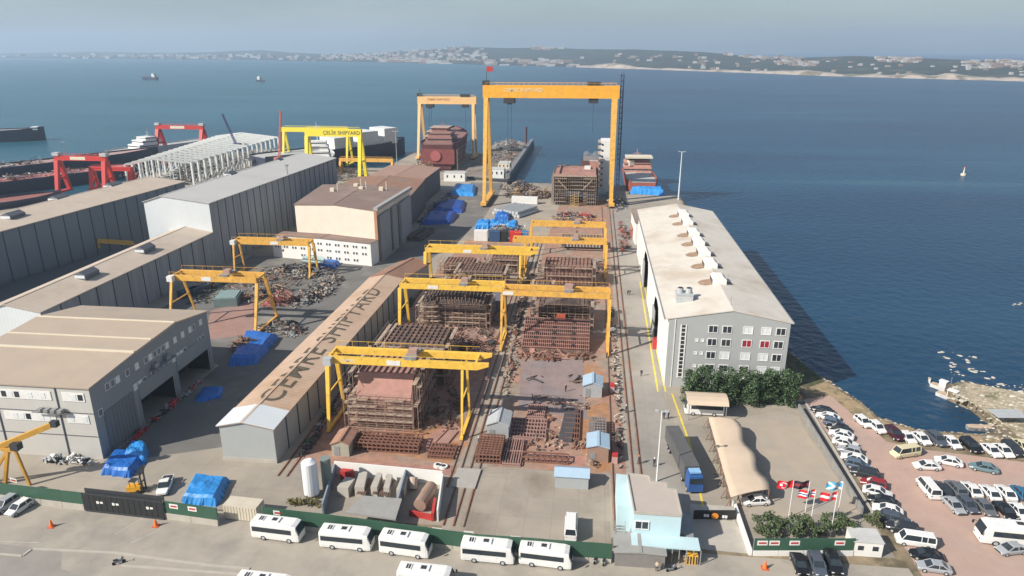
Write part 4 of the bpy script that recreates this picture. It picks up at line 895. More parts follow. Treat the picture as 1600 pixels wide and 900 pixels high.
block('narrow reddish block standing upright at the far end of the left bay', -41, -35, 189, 196, 6.5, 2, rust2, seed=6)
# right bay
gr = block('upper block with red access frames behind the ribbed grillage in the right bay', -13.5, 1.0, 171, 184, 7.2, 4, rustdark, seed=7, openfront=True)
mb = MB(); mb.box(-7.4,-5.2,169.6,170.6,0,2.6); mb.box(-7.4,-5.2,169.6,170.6,3,5.4); mb.build('access_frame', mat('primer_red', (.45,.09,.05), .7), gr)
mb = MB(); mb.loft([[(-11,171,7.2),(-6.5,171,9.4),(-2,171,7.2)],[(-11,176,7.2),(-6.5,176,9.4),(-2,176,7.2)]]); mb.build('shelter_roof', rustdark, gr)
# sloping ribbed grillage
tp = thing('steel_grillage', 'ribbed steel grillage panel lying tilted in front of the scaffolded block, right bay', 'ship block', (-7, 157.5, 0), 'ship blocks under construction')
mb = MB(); X0, X1, Y0, Y1 = -15.4, 1.2, 157.5, 168.5
tz = lambda y: 1.0+(y-Y0)*.33
mb.add([(X0,Y0,tz(Y0)),(X1,Y0,tz(Y0)),(X1,Y1,tz(Y1)),(X0,Y1,tz(Y1)),(X0,Y0,.3),(X1,Y0,.3),(X1,Y1,.3),(X0,Y1,.3)], [(0,1,2,3),(7,6,5,4),(0,4,5,1),(1,5,6,2),(2,6,7,3),(3,7,4,0)]); mb.build('base_plate', rust, tp)
mb = MB()
for k in range(34): x = X0+.2+k*(X1-X0-.4)/33; mb.bar((x,Y0,tz(Y0)+.2),(x,Y1,tz(Y1)+.2),.12,.35)
for k in range(9): y = Y0+.2+k*(Y1-Y0-.4)/8; mb.bar((X0,y,tz(y)+.42),(X1,y,tz(y)+.42),.2,.14)
mb.build('stiffener', rust2, tp)
mb = MB()
for x in (-12,-7.6,-2.8):
    for k in range(5): y = Y0+1.2+k*2.1; mb.box(x-.35,x+.35,y-.4,y+.4,tz(y)+.4,tz(y)+.62)
mb.build('opening', dark, tp)
block('ribbed brown section with upright frames beneath the fifth gantry, right bay', -14.5, 1.5, 208, 219, 6.5, 2, rust2, seed=9, side=True)
block('small dark section left of the teal-grey hut in the right bay', -15.5, -10.5, 194, 201, 4.5, 2, rustdark, seed=10)
al = thing('alley_crane', 'yellow gantry girder half hidden in the alley between the ribbed halls', 'gantry crane', (-160,205,0))
pA, pB = zat(152,376,215), zat(208,380,222)
MB().bar((pA[0],pA[1],pA[2]),(pB[0],pB[1],pB[2]),1.2,1.3).build('girder', yel, al)
for p_ in (pA, pB): MB().bar((p_[0],p_[1],5.9),(p_[0],p_[1],p_[2]-.6),.7).build('leg', yel, al)
block('low pale panel frame between the two farthest low gantries', -11, 5, 252, 262, 3.2, 1, mat('pale_panel', (.40,.37,.34), .8, .2, .4), seed=12, side=False, dense=False)
# stepped hull block under the great crane
hb = thing('hull_block', 'tall stepped midship hull block with open decks and scaffolding under the great crane', 'ship block', (-8, 330, 0), 'ship blocks under construction')
mb = MB(); xa, xb, ya, yb = -17.2, 2.8, 331, 352
mb.box(xa,xa+.4,ya,yb,1,17.6); mb.box(xb-.4,xb,ya,yb,1,17.6); mb.box(xa+.4,xb-.4,yb-.4,yb,1,17.6); mb.box(xa+.4,xb-.4,ya+2,yb-.4,17.3,17.6)
mb.build('hull_section', rustdark, hb)
mb = MB()
for k in range(7):
    z = 2+k*2.35
    ins_ = 0 if k < 4 else 1
    mb.box(xa+.5,xa+6,ya-.2,ya+3,z,z+.3); mb.box(xb-6,xb-.5,ya-.2,ya+3,z,z+.3)
    if k > 2: mb.box(xa+4.5-(k-3)*1.1,xb-4.5+(k-3)*1.1,ya+1,ya+5,z,z+.3)
mb.box(xa,xb,ya-.3,ya+3,17.3,18); mb.build('deck', scaf, hb)
mb = MB()
for k in range(21):
    x = xa+k; mb.bar((x,ya-.6,0),(x,ya-.6,17),.12)
    if k < 6 or k > 14: mb.box(x-.12,x+.12,ya-.1,ya+.4,1,17)
for k in range(22): y = ya+k; mb.bar((xb+1,y,0),(xb+1,y,17.5),.12); mb.bar((xa-1,y,0),(xa-1,y,17.5),.12)
for z in range(2, 18, 2): mb.bar((xb+1,ya,z),(xb+1,yb,z),.12); mb.bar((xa-1,ya,z),(xa-1,yb,z),.12); mb.bar((xa,ya-.6,z),(xb,ya-.6,z),.1)
mb.bar((xa+2,ya-.5,15.5),(xa+6.5,ya-.5,9.5),.5); mb.bar((xb-2,ya-.5,15.5),(xb-6.5,ya-.5,9.5),.5)
mb.build('scaffold_frame', mat('scaffold_pale', (.30,.23,.18), .8, .3, 1), hb)
mb = MB(); mb.box(-9.4,-5.2,329,330.6,0,.4)
for k in range(5): mb.bar((-9.2,329.2,k*1.6),(-5.4,329.2,k*1.6+1.6),.18); mb.bar((-9.2,329.2,k*1.6),(-5.4,329.2,k*1.6),.18)
for x in (-9.2,-7.3,-5.4): mb.bar((x,329.2,0),(x,329.2,9),.22)
mb.build('stair_tower', mat('ochre_scaffold', (.42,.28,.12), .8), hb)
hb.scale = (1, 1.5, .78)
mb = MB(); mb.box(xa+.3,xb-.3,ya+.3,yb-.3,18.02,18.2); mb.box(xa+4,xa+12,ya+8,ya+9,18.2,19); mb.box(xb-6,xb-3,ya+12,ya+16,18.2,19.5,1); mb.box(xa+2,xa+2.4,ya+2,yb-2,18.2,19.3); mb.build('upper_deck', [rust2, whitep], hb)
# white deckhouse block under construction
wh = thing('deckhouse_block', 'tall white deckhouse block standing behind the right leg of the great crane', 'ship block', (8, 366, 0), 'ship blocks under construction')
MB().box(4.6,11.5,368,380,0,26).build('wall', wallwhite, wh)
mb = MB()
for k in range(8): mb.box(4.5,4.6,369,379,2.5+k*3,3.5+k*3); mb.box(5.2,6.0,367.9,367.99,2.5+k*3,3.5+k*3)
mb.build('window_strip', glassd, wh)
mb = MB(); 
for k in range(9): mb.box(3.2,4.5,367,380,1+k*3,1.15+k*3)
mb.build('walkway', scaf, wh)
dd = thing('mast_block', 'small red and white ship block with domes behind the stepped hull block', 'ship block', (-2, 362, 0), 'ship blocks under construction')
MB().box(-5,4,358,368,0,17).build('wall', rust2, dd)
mb = MB(); mb.box(-4,3.6,358.5,366,17,19.5); mb.cyl((-2.4,362,19.5),(-2.4,362,20.6),1.5,12); mb.cyl((-2.4,362,20.6),(-2.4,362,21.6),1.5,12,0,.5); mb.cyl((2,362,19.5),(2,362,20.4),1.4,12); mb.cyl((2,362,20.4),(2,362,21.4),1.4,12,0,.5)
mb.build('upper_house', wallwhite, dd)
#============================================================ SHIPS AND DOCKS
def ship(name, label, A, B, beam, depth, hm__, dm__, cat='ship', group=None, sup=None, supm=None, mast=None, stern='square', z0=-2.2, boot=None, cranes=0):
    """hull from stern A to bow B (ground points)"""
    A, B = Vector(A), Vector(B); d = (B-A); L = d.length; d.normalize(); nn = Vector((-d.y, d.x))
    root = thing(name, label, cat, (A.x, A.y, z0), group)
    def pt(t, s_, z): p = A+d*(t*L)+nn*s_*beam/2; return (p.x, p.y, z)
    prof = [(0,.82 if stern == 'square' else .5,0),(.06,.96 if stern == 'square' else .86,0),(.15,1,0),(.7,1,0),(.82,.86,.03),(.92,.52,.08),(1.,.06,.16)]
    rings = [[pt(t,-w_*.82,z0),pt(t,w_*.82,z0),pt(t,w_,z0+depth*(1+s_)),pt(t,-w_,z0+depth*(1+s_))] for t, w_, s_ in prof]
    MB().loft(rings).build('hull', hm__, root)
    mb = MB(); rr = [[pt(t,-w_*.93,z0+depth*(1+s_)+.03),pt(t,w_*.93,z0+depth*(1+s_)+.03),pt(t,w_*.93,z0+depth*(1+s_)+.12),pt(t,-w_*.93,z0+depth*(1+s_)+.12)] for t, w_, s_ in prof]; mb.loft(rr)
    mb.build('deck', dm__, root)
    mb = MB()
    for s_ in (-1, 1):
        for (t, w_, h_), (t2, w2, h2) in zip(prof, prof[1:]): mb.bar(pt(t,s_*w_,z0+depth*(1+h_)+.5),pt(t2,s_*w2,z0+depth*(1+h2)+.5),.15,1)
    mb.build('bulwark', hm__, root)
    ang = math.atan2(d.y, d.x)
    if sup:
        for i, (t, lx, wy, za, zb) in enumerate(sup):
            c = A+d*(t*L); mb = MB(); mb.rbox((c.x,c.y,z0+depth+(za+zb)/2), (lx, wy, zb-za), ang); 
            dh = mb.build('deckhouse', supm or whitep, root)
            mb = MB()
            if zb-za < 6.1 and zb-za > 1.2: mb.rbox((c.x,c.y,z0+depth+za+(zb-za)*.58), (lx+.12, wy+.12, (zb-za)*.22), ang)
            BASE[dh.name] = BASE[root.name]
            if mb.v: mb.build('window_strip', glassd, dh)
    if mast:
        t, h_ = mast; c = A+d*(t*L); mb = MB(); zt = z0+depth+h_; zb_ = z0+depth
        mb.cyl((c.x,c.y,zb_),(c.x,c.y,zt),.35,6,0,.12); mb.bar((c.x-nn.x*2,c.y-nn.y*2,zt-2.5),(c.x+nn.x*2,c.y+nn.y*2,zt-2.5),.25); mb.bar((c.x-nn.x*1.2,c.y-nn.y*1.2,zt-4),(c.x+nn.x*1.2,c.y+nn.y*1.2,zt-4),.5); mb.build('mast', supm or greym, root)
    return root
A = g(0,223,-2); D = Vector((19.,24.3)).normalized()
ship('cargo_ship', 'long empty navy cargo ship anchored at the left edge of the bay', (A[0]-D.x*95+0, A[1]-D.y*0-20), (-458,556), 17, 9, hullblue, deckgrey, sup=[(.93,5,9,0,2.4)])
def farship(label, u0, v0, u1, v1, sup, hm__, supm, H_=1.):
    a, b_ = g(u0,v0,-2), g(u1,v1,-2); L = math.dist(a, b_); return ship('cargo_ship', label, a, b_, L*.17, L*.11*H_, hm__, deckred, sup=[(t, L*l, L*.13, L*z0_, L*z1) for t, l, z0_, z1 in sup], supm=supm, mast=(.85,L*.12), group='ships out in the bay')
farship('small cargo ship with white bridge out in the bay, left of the white skeleton frames', 246,125,222,124.4, [(.18,.2,0,.10),(.2,.15,.10,.17)], hullblue, whitep)
farship('smallest distant ship far out in the bay, right of the other anchored cargo ship', 402,127.4,414,128.2, [(.3,.35,0,.12),(.35,.25,.12,.2)], hullblue, whitep)
WH = 'hulls moored at the western quay'
ship('barge', 'dark hull with pinkish deck moored along the far western quay', (-372,318), (-296,458), 20, 7.5, hullblue, mat('pinkish_deck', (.40,.27,.25), .85, .25, .3), group=WH, sup=[(.1,3,12,0,1.5),(.2,9,6,0,1.2),(.3,3,10,0,1.8),(.42,8,8,0,1.0)], supm=deckgrey)
ship('barge', 'dark hull with red deck beneath the red crane nearest the edge', (-345,288), (-268,410), 19, 6, hullblue, mat('reddish_deck', (.42,.16,.15), .85, .25, .3), group=WH, sup=[(.25,8,9,0,1.2),(.4,3,12,0,1.6)], supm=deckred)
ship('barge', 'near dark hull with rust deck just above the long beige hall roof', (-300,262), (-262,320), 17, 4.5, hullblue, deckred, group=WH)
ship('offshore_vessel', 'white-bridged vessel with yellow crane moored behind the red cranes', (-322,446), (-292,520), 15, 7, mat('pale_hull', (.5,.52,.52), .6), deckgrey, group=WH, sup=[(.30,14,13,0,3),(.32,11,12,3,5.6),(.34,8,10,5.6,7.6)], mast=(.36,13))
ship('offshore_vessel', 'white vessel with tall grey mast seen through the yellow portal crane', (-160,398), (-176,452), 17, 9, mat('white_hull', (.5,.56,.60), .5), deckgrey, stern='round', sup=[(.28,14,15,0,3),(.3,12,14,3,6),(.33,10,13,6,8.6),(.36,8,11,8.6,11)], mast=(.4,22), supm=whitep)
nv = ship('ship_hull', 'long navy hull with three big white deck modules moored at the quay', (-205,418), (-137,512), 22, 9.5, hullblue, deckgrey)
for t, w_, h_ in ((.50,13,7.5),(.68,13,9.6),(.84,9,10.5)):
    c = Vector((-205,418)).lerp(Vector((-137,512)), t); mb = MB(); mb.rbox((c.x,c.y,7.3+h_/2),(w_+2,17,h_),math.atan2(94,68)); mb.rbox((c.x,c.y,7.3+h_+.05),(w_+2.2,17.2,.15),math.atan2(94,68)); mb.build('cargo_module', mat('module_white', (.66,.68,.66), .6), nv)
mn = ship('ship_hull', 'maroon unfinished ship with layered bridge on the slip under the faded crane', (-93,424), (-97,505), 23, 15, hullred, mat('primer_deck', (.22,.12,.11), .85, .3, .4), z0=.6, sup=[(.18,11,15,0,3.4),(.2,9,13,3.4,6),(.24,6,10,6,8.2)], supm=mat('primer_house', (.30,.16,.14), .8, .2, .4), mast=(.3,12))
for za, zb2, hw_ in ((15.6,19,9),(19,22,7.5),(22,24.5,5)):
    MB().box(-95-hw_,-95+hw_,440,452,za,zb2-.6).build('deckhouse', mat('primer_house', (.30,.16,.14)), mn); MB().box(-95-hw_-1,-95+hw_+1,439,453,zb2-.6,zb2-.3).build('bridge_deck', mat('house_deck', (.40,.30,.26), .8, .2, .5), mn)
mb = MB()
for k in range(13):
    for dz in (0, 3.2, 6.4, 9.6): mb.bar((-81,424+k*5,dz),(-81,424+k*5,dz+3.2),.25); mb.bar((-81,424+k*5,dz+3),(-81,min(484,429+k*5),dz+3),.2)
mb.build('side_scaffold', scaf, mn)
mb = MB(); mb.box(-103.5,-82.5,423.2,423.6,4,13); mb.build('stern_plate', mat('primer_red_plate', (.20,.055,.05), .7, .25, .5), mn)
mb = MB(); mb.cyl((-94,422.5,9),(-94,423.1,9),3.2,14); mb.build('round_opening', mat('pink_primer', (.36,.10,.10), .7), mn)
scrap('scaffold_heap', 'tangle of scaffolding and steel at the stern of the maroon ship', -101, 417, 9, 6, 8, 130, [rust, scaf, mat('ochre', (.4,.27,.14), .8), greym], 61)
rs = ship('offshore_vessel', 'orange and white offshore vessel moored behind the long white hall', (27,366), (25,425), 16, 7.5, mat('ship_orange', (.36,.10,.07), .6, .15, .4), deckgrey, sup=[(.62,12,15,0,3),(.64,11,14.5,3,5.6),(.66,9,13,5.6,7.6)], supm=mat('house_red_white', (.50,.27,.22), .7, .25, .6), mast=(.68,12))
mb = MB(); mb.rbox((26.3,401,13.6),(14.6,9.5,.9),math.atan2(59,-2)+R(90)); mb.rbox((22,399,10.5),(3,3,3),.4); mb.build('bridge_deck', cream, rs)
# floating dock pier
fd = thing('floating_dock', 'long floating dock with cluttered deck running out from the quay', 'dock', (-60, 395, -2))
MB().prism([(-75,398),(-75.5,556),(-45,558),(-45.4,390),(-59,392)], -2.6, 1.4).build('pontoon', mat('dock_hull', (.045,.05,.06), .6, .2, .3), fd)
MB().prism([(-74.6,399),(-75.1,555.4),(-45.5,557.4),(-45.9,391),(-59,393)], 1.4, 1.5).build('deck', mat('dock_deck', (.24,.21,.18), .9, .25, .2, c2=(.16,.12,.10), c2pos=(.45,.6), c2scale=.06), fd)
MB().box(-47.6,-45.3,392,556,1.5,4.2).build('side_wall', mat('dock_side', (.20,.21,.22), .7, .2, .5), fd)
mb = MB(); mb.cyl((-49,530,1.5),(-49,530,16),1.0,8); mb.build('mooring_column', mat('purple_brown', (.10,.06,.07), .7), fd)
DKC = 'cabins on the floating dock'
def cabin(label, x0, x1, y0, y1, h_, m, z=0, grp=None, nm='site_cabin', n_=3, cat='cabin'):
    r_ = thing(nm, label, cat, ((x0+x1)/2, y0, z), grp)
    MB().box(x0,x1,y0,y1,z,z+h_).build('body', m, r_); MB().box(x0-.1,x1+.1,y0-.1,y1+.1,z+h_,z+h_+.12).build('roof', mat('cabin_roof', (.5,.5,.48), .7), r_)
    mb = MB()
    for k in range(n_): x = x0+(x1-x0)*(k+.5)/n_; mb.box(x-.4,x+.4,y0-.05,y0-.003,z+h_*.45,z+h_*.75)
    mb.build('window_row', glassd, r_); return r_
cabin('white cabin with dark curved openings at the root of the floating dock', -56.5,-48.5, 392,400, 5, whitep, 1.5, DKC)
cabin('cream cabin farther out on the floating dock, behind the white one', -56,-49, 424,434, 3.4, cream, 1.5, DKC)
cabin('white twin-window cabin standing below the maroon hull', -82,-70, 388,394, 4.6, whitep)
cabin('small white cabin at the left foot of the faded yellow crane', -113,-107, 404,409, 3.6, whitep)
scrap('deck_clutter', 'heaps of steel gear and winches on the outer end of the floating dock', -60, 525, 12, 22, 5, 300, [rust, galv, greym, mat('pale_gear', (.36,.33,.29), .8)], 62, lmax=6, z0=1.5)
scrap('deck_clutter', 'rusty gear strewn over the middle of the floating dock', -61, 470, 10, 24, 4, 200, [rust, greym, scaf], 63, lmax=5, z0=1.5)
PD = [deckgrey, mat('pale_gear', (.36,.33,.29), .8), dark, deckred]
for (cx, cy, ln, sd, lab) in ((-336,384,52,71,'pale gear heaped along the deck of the farthest dark hull'),(-308,346,46,72,'gear and hatch pieces along the deck of the middle red-decked hull')):
    scrap('deck_clutter', lab, cx, cy, 6, ln, 2.2, 230, PD, sd, lmax=6, z0=5.4 if sd == 71 else 3.9, rz=-math.atan2(76,140) if sd == 71 else -math.atan2(77,122))
# fishing boats by the spit
def boat(label, u, v, rz, L, m, bare=False):
    p = g(u, v, -2); r_ = thing('fishing_boat', label, 'boat', (p[0], p[1], -2), 'boats moored off the spit')
    d = Vector((math.cos(rz), math.sin(rz))); nn = Vector((-d.y, d.x)); prof = [(-.5,.7,.0),(-.3,1,.0),(.1,1,.02),(.35,.7,.15),(.5,.05,.35)]
    P_ = lambda t, s_, z: (p[0]+d.x*t*L+nn.x*s_*L*.15, p[1]+d.y*t*L+nn.y*s_*L*.15, z)
    MB().loft([[P_(t,-w_*.6,-2.3),P_(t,w_*.6,-2.3),P_(t,w_,-1.2+s_),P_(t,-w_,-1.2+s_)] for t, w_, s_ in prof]).build('hull', m, r_)
    MB().loft([[P_(t,-w_*.85,-1.3+s_),P_(t,w_*.85,-1.3+s_),P_(t,w_*.85,-1.17+s_),P_(t,-w_*.85,-1.17+s_)] for t, w_, s_ in prof]).build('deck', mat('boat_deck', (.5,.38,.28), .8, .2, 1), r_)
    if bare: return
    mb = MB(); c = P_(-.12,0,-.5); mb.rbox(c,(L*.22,L*.16,1.3),rz); mb.rbox((c[0],c[1],.2),(L*.26,L*.2,.12),rz); mb.build('wheelhouse', whitep, r_)
    mb = MB(); mb.cyl(P_(.1,0,-1.2),P_(.1,0,1.6),.06,5); mb.build('mast', greym, r_)
boat('white fishing boat with orange deck, inner of the pair moored off the spit', 1478, 611, hd(1478,611,40,14), 6.5, whitep)
boat('white fishing boat with red waterline, outer and longer of the moored pair', 1494, 627, hd(1494,627,40,14), 8, whitep)
boat('tiny white dinghy floating just left of the two fishing boats', 1452, 597, hd(1452,597,6,20), 1.8, whitep, True)
boat('flat grey skiff lying at the beach below the spit', 1535, 672, hd(1535,672,40,2), 6, greym, True)
mb = MB(); p = g(1505,274,-2); mb.cyl((*p,-2.2),(*p,-.9),1.5,12); mb.cyl((*p,-.9),(*p,2.6),.5,8,0,.2); mb.cyl((*p,2.6),(*p,3.1),.35,8,1)
tag(mb.build('buoy', [cream, orange], loc=(*p,-2)), 'small pale navigation buoy alone in the open water on the right', 'buoy')
# rocks in the shallows
q = random.Random(21)
pts = [(1470,551),(1475,558),(1472,560),(1492,553),(1505,562),(1510,566),(1487,567),(1485,573),(1495,580),(1500,586),(1515,577),(1517,581),(1535,581),(1540,590),(1503,596),(1512,598),(1490,581),(1522,558),(1555,590),(1570,600),(1585,612),(1598,474),(1590,476)]
def rock(mb, x, y, z, s_, mi=0):
    vs_ = []; n_ = 7
    for j, (f, r_) in enumerate(((-.3,.9),(.25,1),(.7,.55))):
        for i in range(n_): a = 6.283*i/n_+j*.3; rr = s_*r_*q.uniform(.75,1.2); vs_.append((x+math.cos(a)*rr*1.4, y+math.sin(a)*rr, z+f*s_*.7))
    fs = [(j*n_+i, j*n_+(i+1) % n_, (j+1)*n_+(i+1) % n_, (j+1)*n_+i) for j in range(2) for i in range(n_)]+[tuple(2*n_+i for i in range(n_))]
    mb.add(vs_, fs, mi)
mb = MB()
for u, v in pts:
    p = g(u, v, -2)
    for _ in range(3): rock(mb, p[0]+q.gauss(0,.7), p[1]+q.gauss(0,.5), -2.05, q.uniform(.12,.42))
tag(mb.build('reef_rocks', rockm), 'scatter of pale rocks breaking the water off the spit', 'rocks', kind='stuff')
mb = MB()
poly = [(1490,606),(1510,600),(1555,612),(1600,622),(1600,640),(1560,650),(1530,632)]
for _ in range(520):
    u = q.uniform(1488,1640); v = q.uniform(598,690); 
    if u < 1530 and v > 640: continue
    p = g(u, v); rock(mb, p[0], p[1], 0, q.uniform(.08,.25)*(2.4 if q.random() < .12 else 1), 0 if q.random() < .7 else 1)
for _ in range(420):
    t_ = q.random(); uu = 1235+t_*310; vv = interp(uu, [(1235,545),(1262,575),(1300,596),(1345,624),(1372,648),(1432,668),(1545,677)]); p = g(uu, vv+q.uniform(2,16)*(.4 if uu < 1300 else 1)); rock(mb, p[0], p[1], -.1, q.uniform(.08,.3), q.choice((0,1,1,1)))
tag(mb.build('shore_rubble', [rockm, mat('brown_rock', (.27,.21,.14), .95, .3, 1.5)]), 'pale and brown rubble lying along the shore and spit', 'rubble', kind='stuff')
struct('spit_ground', px((1484,612),(1508,598),(1560,606),(1640,622),(1660,690),(1602,688),(1566,662),(1530,636)), .02, sand)
struct('beach_ground', px((1242,575),(1262,584),(1300,603),(1342,631),(1370,655),(1430,675),(1530,682),(1610,690),(1620,718),(1540,703),(1440,692),(1380,680),(1340,655),(1300,620),(1262,612)), .03, mat('dry_beach', (.34,.25,.15), .95, .25, .9, c2=(.17,.15,.08), c2pos=(.48,.62), c2scale=.3, bump=.5))
struct('grass_patch', px((1222,548),(1240,556),(1290,596),(1262,606),(1240,600)), .05, mat('dull_grass', (.07,.08,.035), .95, .4, .8, c2=(.16,.12,.07), c2pos=(.5,.65), c2scale=.3))
mb = MB(); p = g(1572,658)
for k in range(5): mb.cyl((p[0]+q.uniform(-2,2),p[1]+q.uniform(-1.5,1.5),0),(p[0]+q.uniform(-2,2),p[1],1.6),.08,5)
mb.rbox((p[0],p[1],1.7),(6,3.4,.1),.1,1); sb = mb.build('shelter', [greym, galv], loc=(*p,0)); tag(sb, 'small pale shack roof standing on the sandy spit', 'shack')
#============================================================ VEHICLES
def wheels(root, pos, r_, w_=.24, proto=None):
    for x, y in pos:
        mb = MB(); mb.cyl((x,y-w_/2,r_),(x,y+w_/2,r_),r_,12); wo = mb.build('wheel', rubber, root); s_ = 1 if y > 0 else -1
        BASE[wo.name] = Vector((0,0,0)); MB().cyl((x,y+s_*w_*.5,r_),(x,y+s_*(w_*.5+.02),r_),r_*.6,8).build('rim', galv, wo)
def car_proto(kind):
    root = thing('car', 'car', 'car')
    P_ = dict(saloon=dict(L=4.5,W=1.78,hb=.88,ht=1.43,c=(-1.75,-1.0,.35,1.15),tail=.98), hatch=dict(L=4.1,W=1.74,hb=.92,ht=1.5,c=(-1.95,-1.6,.3,1.05),tail=.92), suv=dict(L=4.6,W=1.86,hb=1.06,ht=1.70,c=(-2.15,-1.8,.45,1.15),tail=1.04), van=dict(L=5.3,W=1.95,hb=1.1,ht=2.0,c=(-2.6,-2.5,1.45,2.0),tail=1.08))[kind]
    L, W, hb, ht = P_['L'], P_['W'], P_['hb'], P_['ht']; c0, c1, c2, c3 = P_['c']; h = L/2
    def ring(x, w_, z0, z1): return [(x,-w_*.92,z0),(x,w_*.92,z0),(x,w_,z0+.25),(x,w_,z1-.12),(x,w_*.9,z1),(x,-w_*.9,z1),(x,-w_,z1-.12),(x,-w_,z0+.25)]
    w_ = W/2
    body = [ring(-h,w_*.86,.35,hb*P_['tail']-.12), ring(-h+.18,w_*.97,.25,hb*P_['tail']), ring(c0,w_,.22,hb), ring(c3,w_,.22,hb*.99), ring(h-.55,w_*.97,.24,hb*.87), ring(h-.12,w_*.88,.28,hb*.74), ring(h,w_*.72,.38,hb*.62)]
    MB().loft(body).build('body', carp, root, smooth=False)
    z1 = ht-.06
    MB().loft([[(c0,-w_*.9,hb-.01),(c0,w_*.9,hb-.01),(c1,w_*.74,z1),(c1,-w_*.74,z1)],[(c3,-w_*.9,hb-.01),(c3,w_*.9,hb-.01),(c2,w_*.74,z1),(c2,-w_*.74,z1)]]).build('window_glass', glassd, root)
    mb = MB(); mb.loft([[(c1-.04,-w_*.77,z1),(c1-.04,w_*.77,z1),(c1+.1,w_*.7,ht),(c1+.1,-w_*.7,ht)],[(c2+.04,-w_*.77,z1),(c2+.04,w_*.77,z1),(c2-.1,w_*.7,ht),(c2-.1,-w_*.7,ht)]])
    for s_ in (-1,1):
        mb.bar((c3,s_*w_*.9,hb),(c2,s_*w_*.76,z1),.09); mb.bar((c0,s_*w_*.9,hb),(c1,s_*w_*.76,z1),.14); xm = (c1+c2)/2; mb.bar((xm-.1,s_*w_*.905,hb),(xm-.1,s_*w_*.765,z1),.09)
        if kind in ('van','suv'): mb.bar((xm-.9,s_*w_*.905,hb),(xm-.9,s_*w_*.765,z1),.09)
    mb.build('roof', carp, root)
    wheels(root, [(h*.62,w_-.12),(h*.62,-w_+.12),(-h*.6,w_-.12),(-h*.6,-w_+.12)], .33)
    for s_ in (-1, 1):
        MB().rbox((h-.09,s_*w_*.66,hb*.66),(.14,.34,.13)).build('headlight', silver, root); MB().rbox((-h+.06,s_*w_*.7,hb*.75),(.12,.3,.14)).build('tail_light', redpaint, root)
    return root
PRO = {k: car_proto(k) for k in ('saloon','hatch','suv','van')}; used = set()
CC = dict(white=(.72,.72,.71), black=(.012,.013,.016), dark=(.03,.033,.04), grey=(.12,.13,.14), silver=(.33,.35,.37), blue=(.04,.08,.16), bluegrey=(.10,.14,.20), red=(.28,.02,.025), teal=(.13,.21,.23), cream=(.62,.56,.36), sky=(.03,.13,.25), maroon=(.05,.01,.02), slate=(.07,.085,.11))
def car(kind, color, u, v, du, dv, label, group, name=None, flip=False):
    p = g(u, v); rz = hd(u, v, du, dv)+(math.pi if flip else 0)
    if kind in used: o = copy_tree(PRO[kind])
    else: o = PRO[kind]; used.add(kind)
    place(o, p[0], p[1], rz, .02, CC[color]); tag(o, label, 'van' if kind == 'van' else 'car', group)
    for ch in o.children_recursive: ch.color = (*CC[color], 1)
    if kind == 'van': o.name = 'van'
    return o
G1_ = 'cars parked along the boundary wall of the pink car park'
ordn = ['first','second','third','fourth','fifth','sixth','seventh','eighth','ninth','tenth','eleventh','twelfth','thirteenth','fourteenth','fifteenth']
col1 = [('saloon','black','black',1283,647),('saloon','white','white',1294,656),('suv','bluegrey','blue-grey',1303,664),('saloon','dark','dark',1310,673),('hatch','black','black',1318,682)][:0]
col1 = [('saloon','black','black',1284,645),('saloon','white','white',1293,655),('hatch','bluegrey','blue-grey',1303,665),('saloon','black','black',1309,673),('saloon','white','white',1314,683),('saloon','white','white',1320,696),('hatch','silver','silver',1327,708),('saloon','white','white',1334,720),('hatch','bluegrey','grey-blue',1340,731),('suv','dark','dark',1350,744),('hatch','red','red',1364,760),('saloon','white','white',1370,773),('saloon','black','black',1378,787),('saloon','white','white',1386,801),('suv','slate','slate-grey',1398,817),('suv','dark','dark',1409,831)]
for i, (k, c, w_, u, v) in enumerate(col1):
    only = {'red': 'the only red car in the column beside the boundary wall', 'silver': 'silver hatchback between two white cars in the column beside the boundary wall'}.get(w_)
    nth = ordn[i] if i < 15 else 'last'
    lab = only or f'{w_} car, {nth} from the sea end of the column along the boundary wall'
    car(k, c, u, v, 20, 5, lab, G1_, flip=(i % 3 != 2))
G2_ = 'cars parked facing the beach'
row2 = [('hatch','white','white',1348,663),('hatch','white','white',1370,672),('suv','maroon','dark maroon',1396,682),('saloon','white','white',1416,687),('saloon','white','white',1439,689),('suv','slate','slate-blue',1463,691),('saloon','white','white',1486,695),('suv','black','black',1516,701),('saloon','white','white',1548,708),('saloon','white','white',1567,708),('suv','dark','dark',1581,706),('saloon','cream','cream',1597,701)]
for i, (k, c, w_, u, v) in enumerate(row2):
    lab = {'dark maroon': 'dark maroon car in the beach row, right of two white hatchbacks', 'slate-blue': 'slate-blue car in the beach row between two white saloons', 'cream': 'cream car at the right end of the beach row', 'black': 'black car in the beach row, left of the last pair of white saloons'}.get(w_, f'{w_} car, {ordn[i]} from the left in the row facing the beach')
    car(k, c, u, v, 18, 15, lab, G2_)
G3_ = 'cars standing in the middle of the pink car park'
car('van','cream',1413,712,-20,3,'cream yellow passenger van alone near the beach row of cars',G3_)
car('saloon','white',1447,732,-20,-1,'white saloon standing left of a similar one, mid car park',G3_)
car('saloon','white',1481,725,-20,-4,'white saloon parked just above right of its twin, mid car park',G3_)
car('saloon','teal',1536,735,-20,-4,'pale teal saloon standing alone at the right of the car park',G3_)
car('van','white',1449,768,-10,-12,'white van at the left end of the upper packed car row',G3_)
row4 = [('saloon','dark','dark',1471,768),('suv','grey','dark grey',1492,768),('saloon','white','white',1517,769),('saloon','white','white',1546,774),('saloon','white','white',1570,774),('hatch','sky','blue',1593,774)]
for i, (k, c, w_, u, v) in enumerate(row4): car(k, c, u, v, -12, -13, f'{w_} car, {ordn[i]} to the right of the white van in the upper packed row', 'cars in the upper packed row')
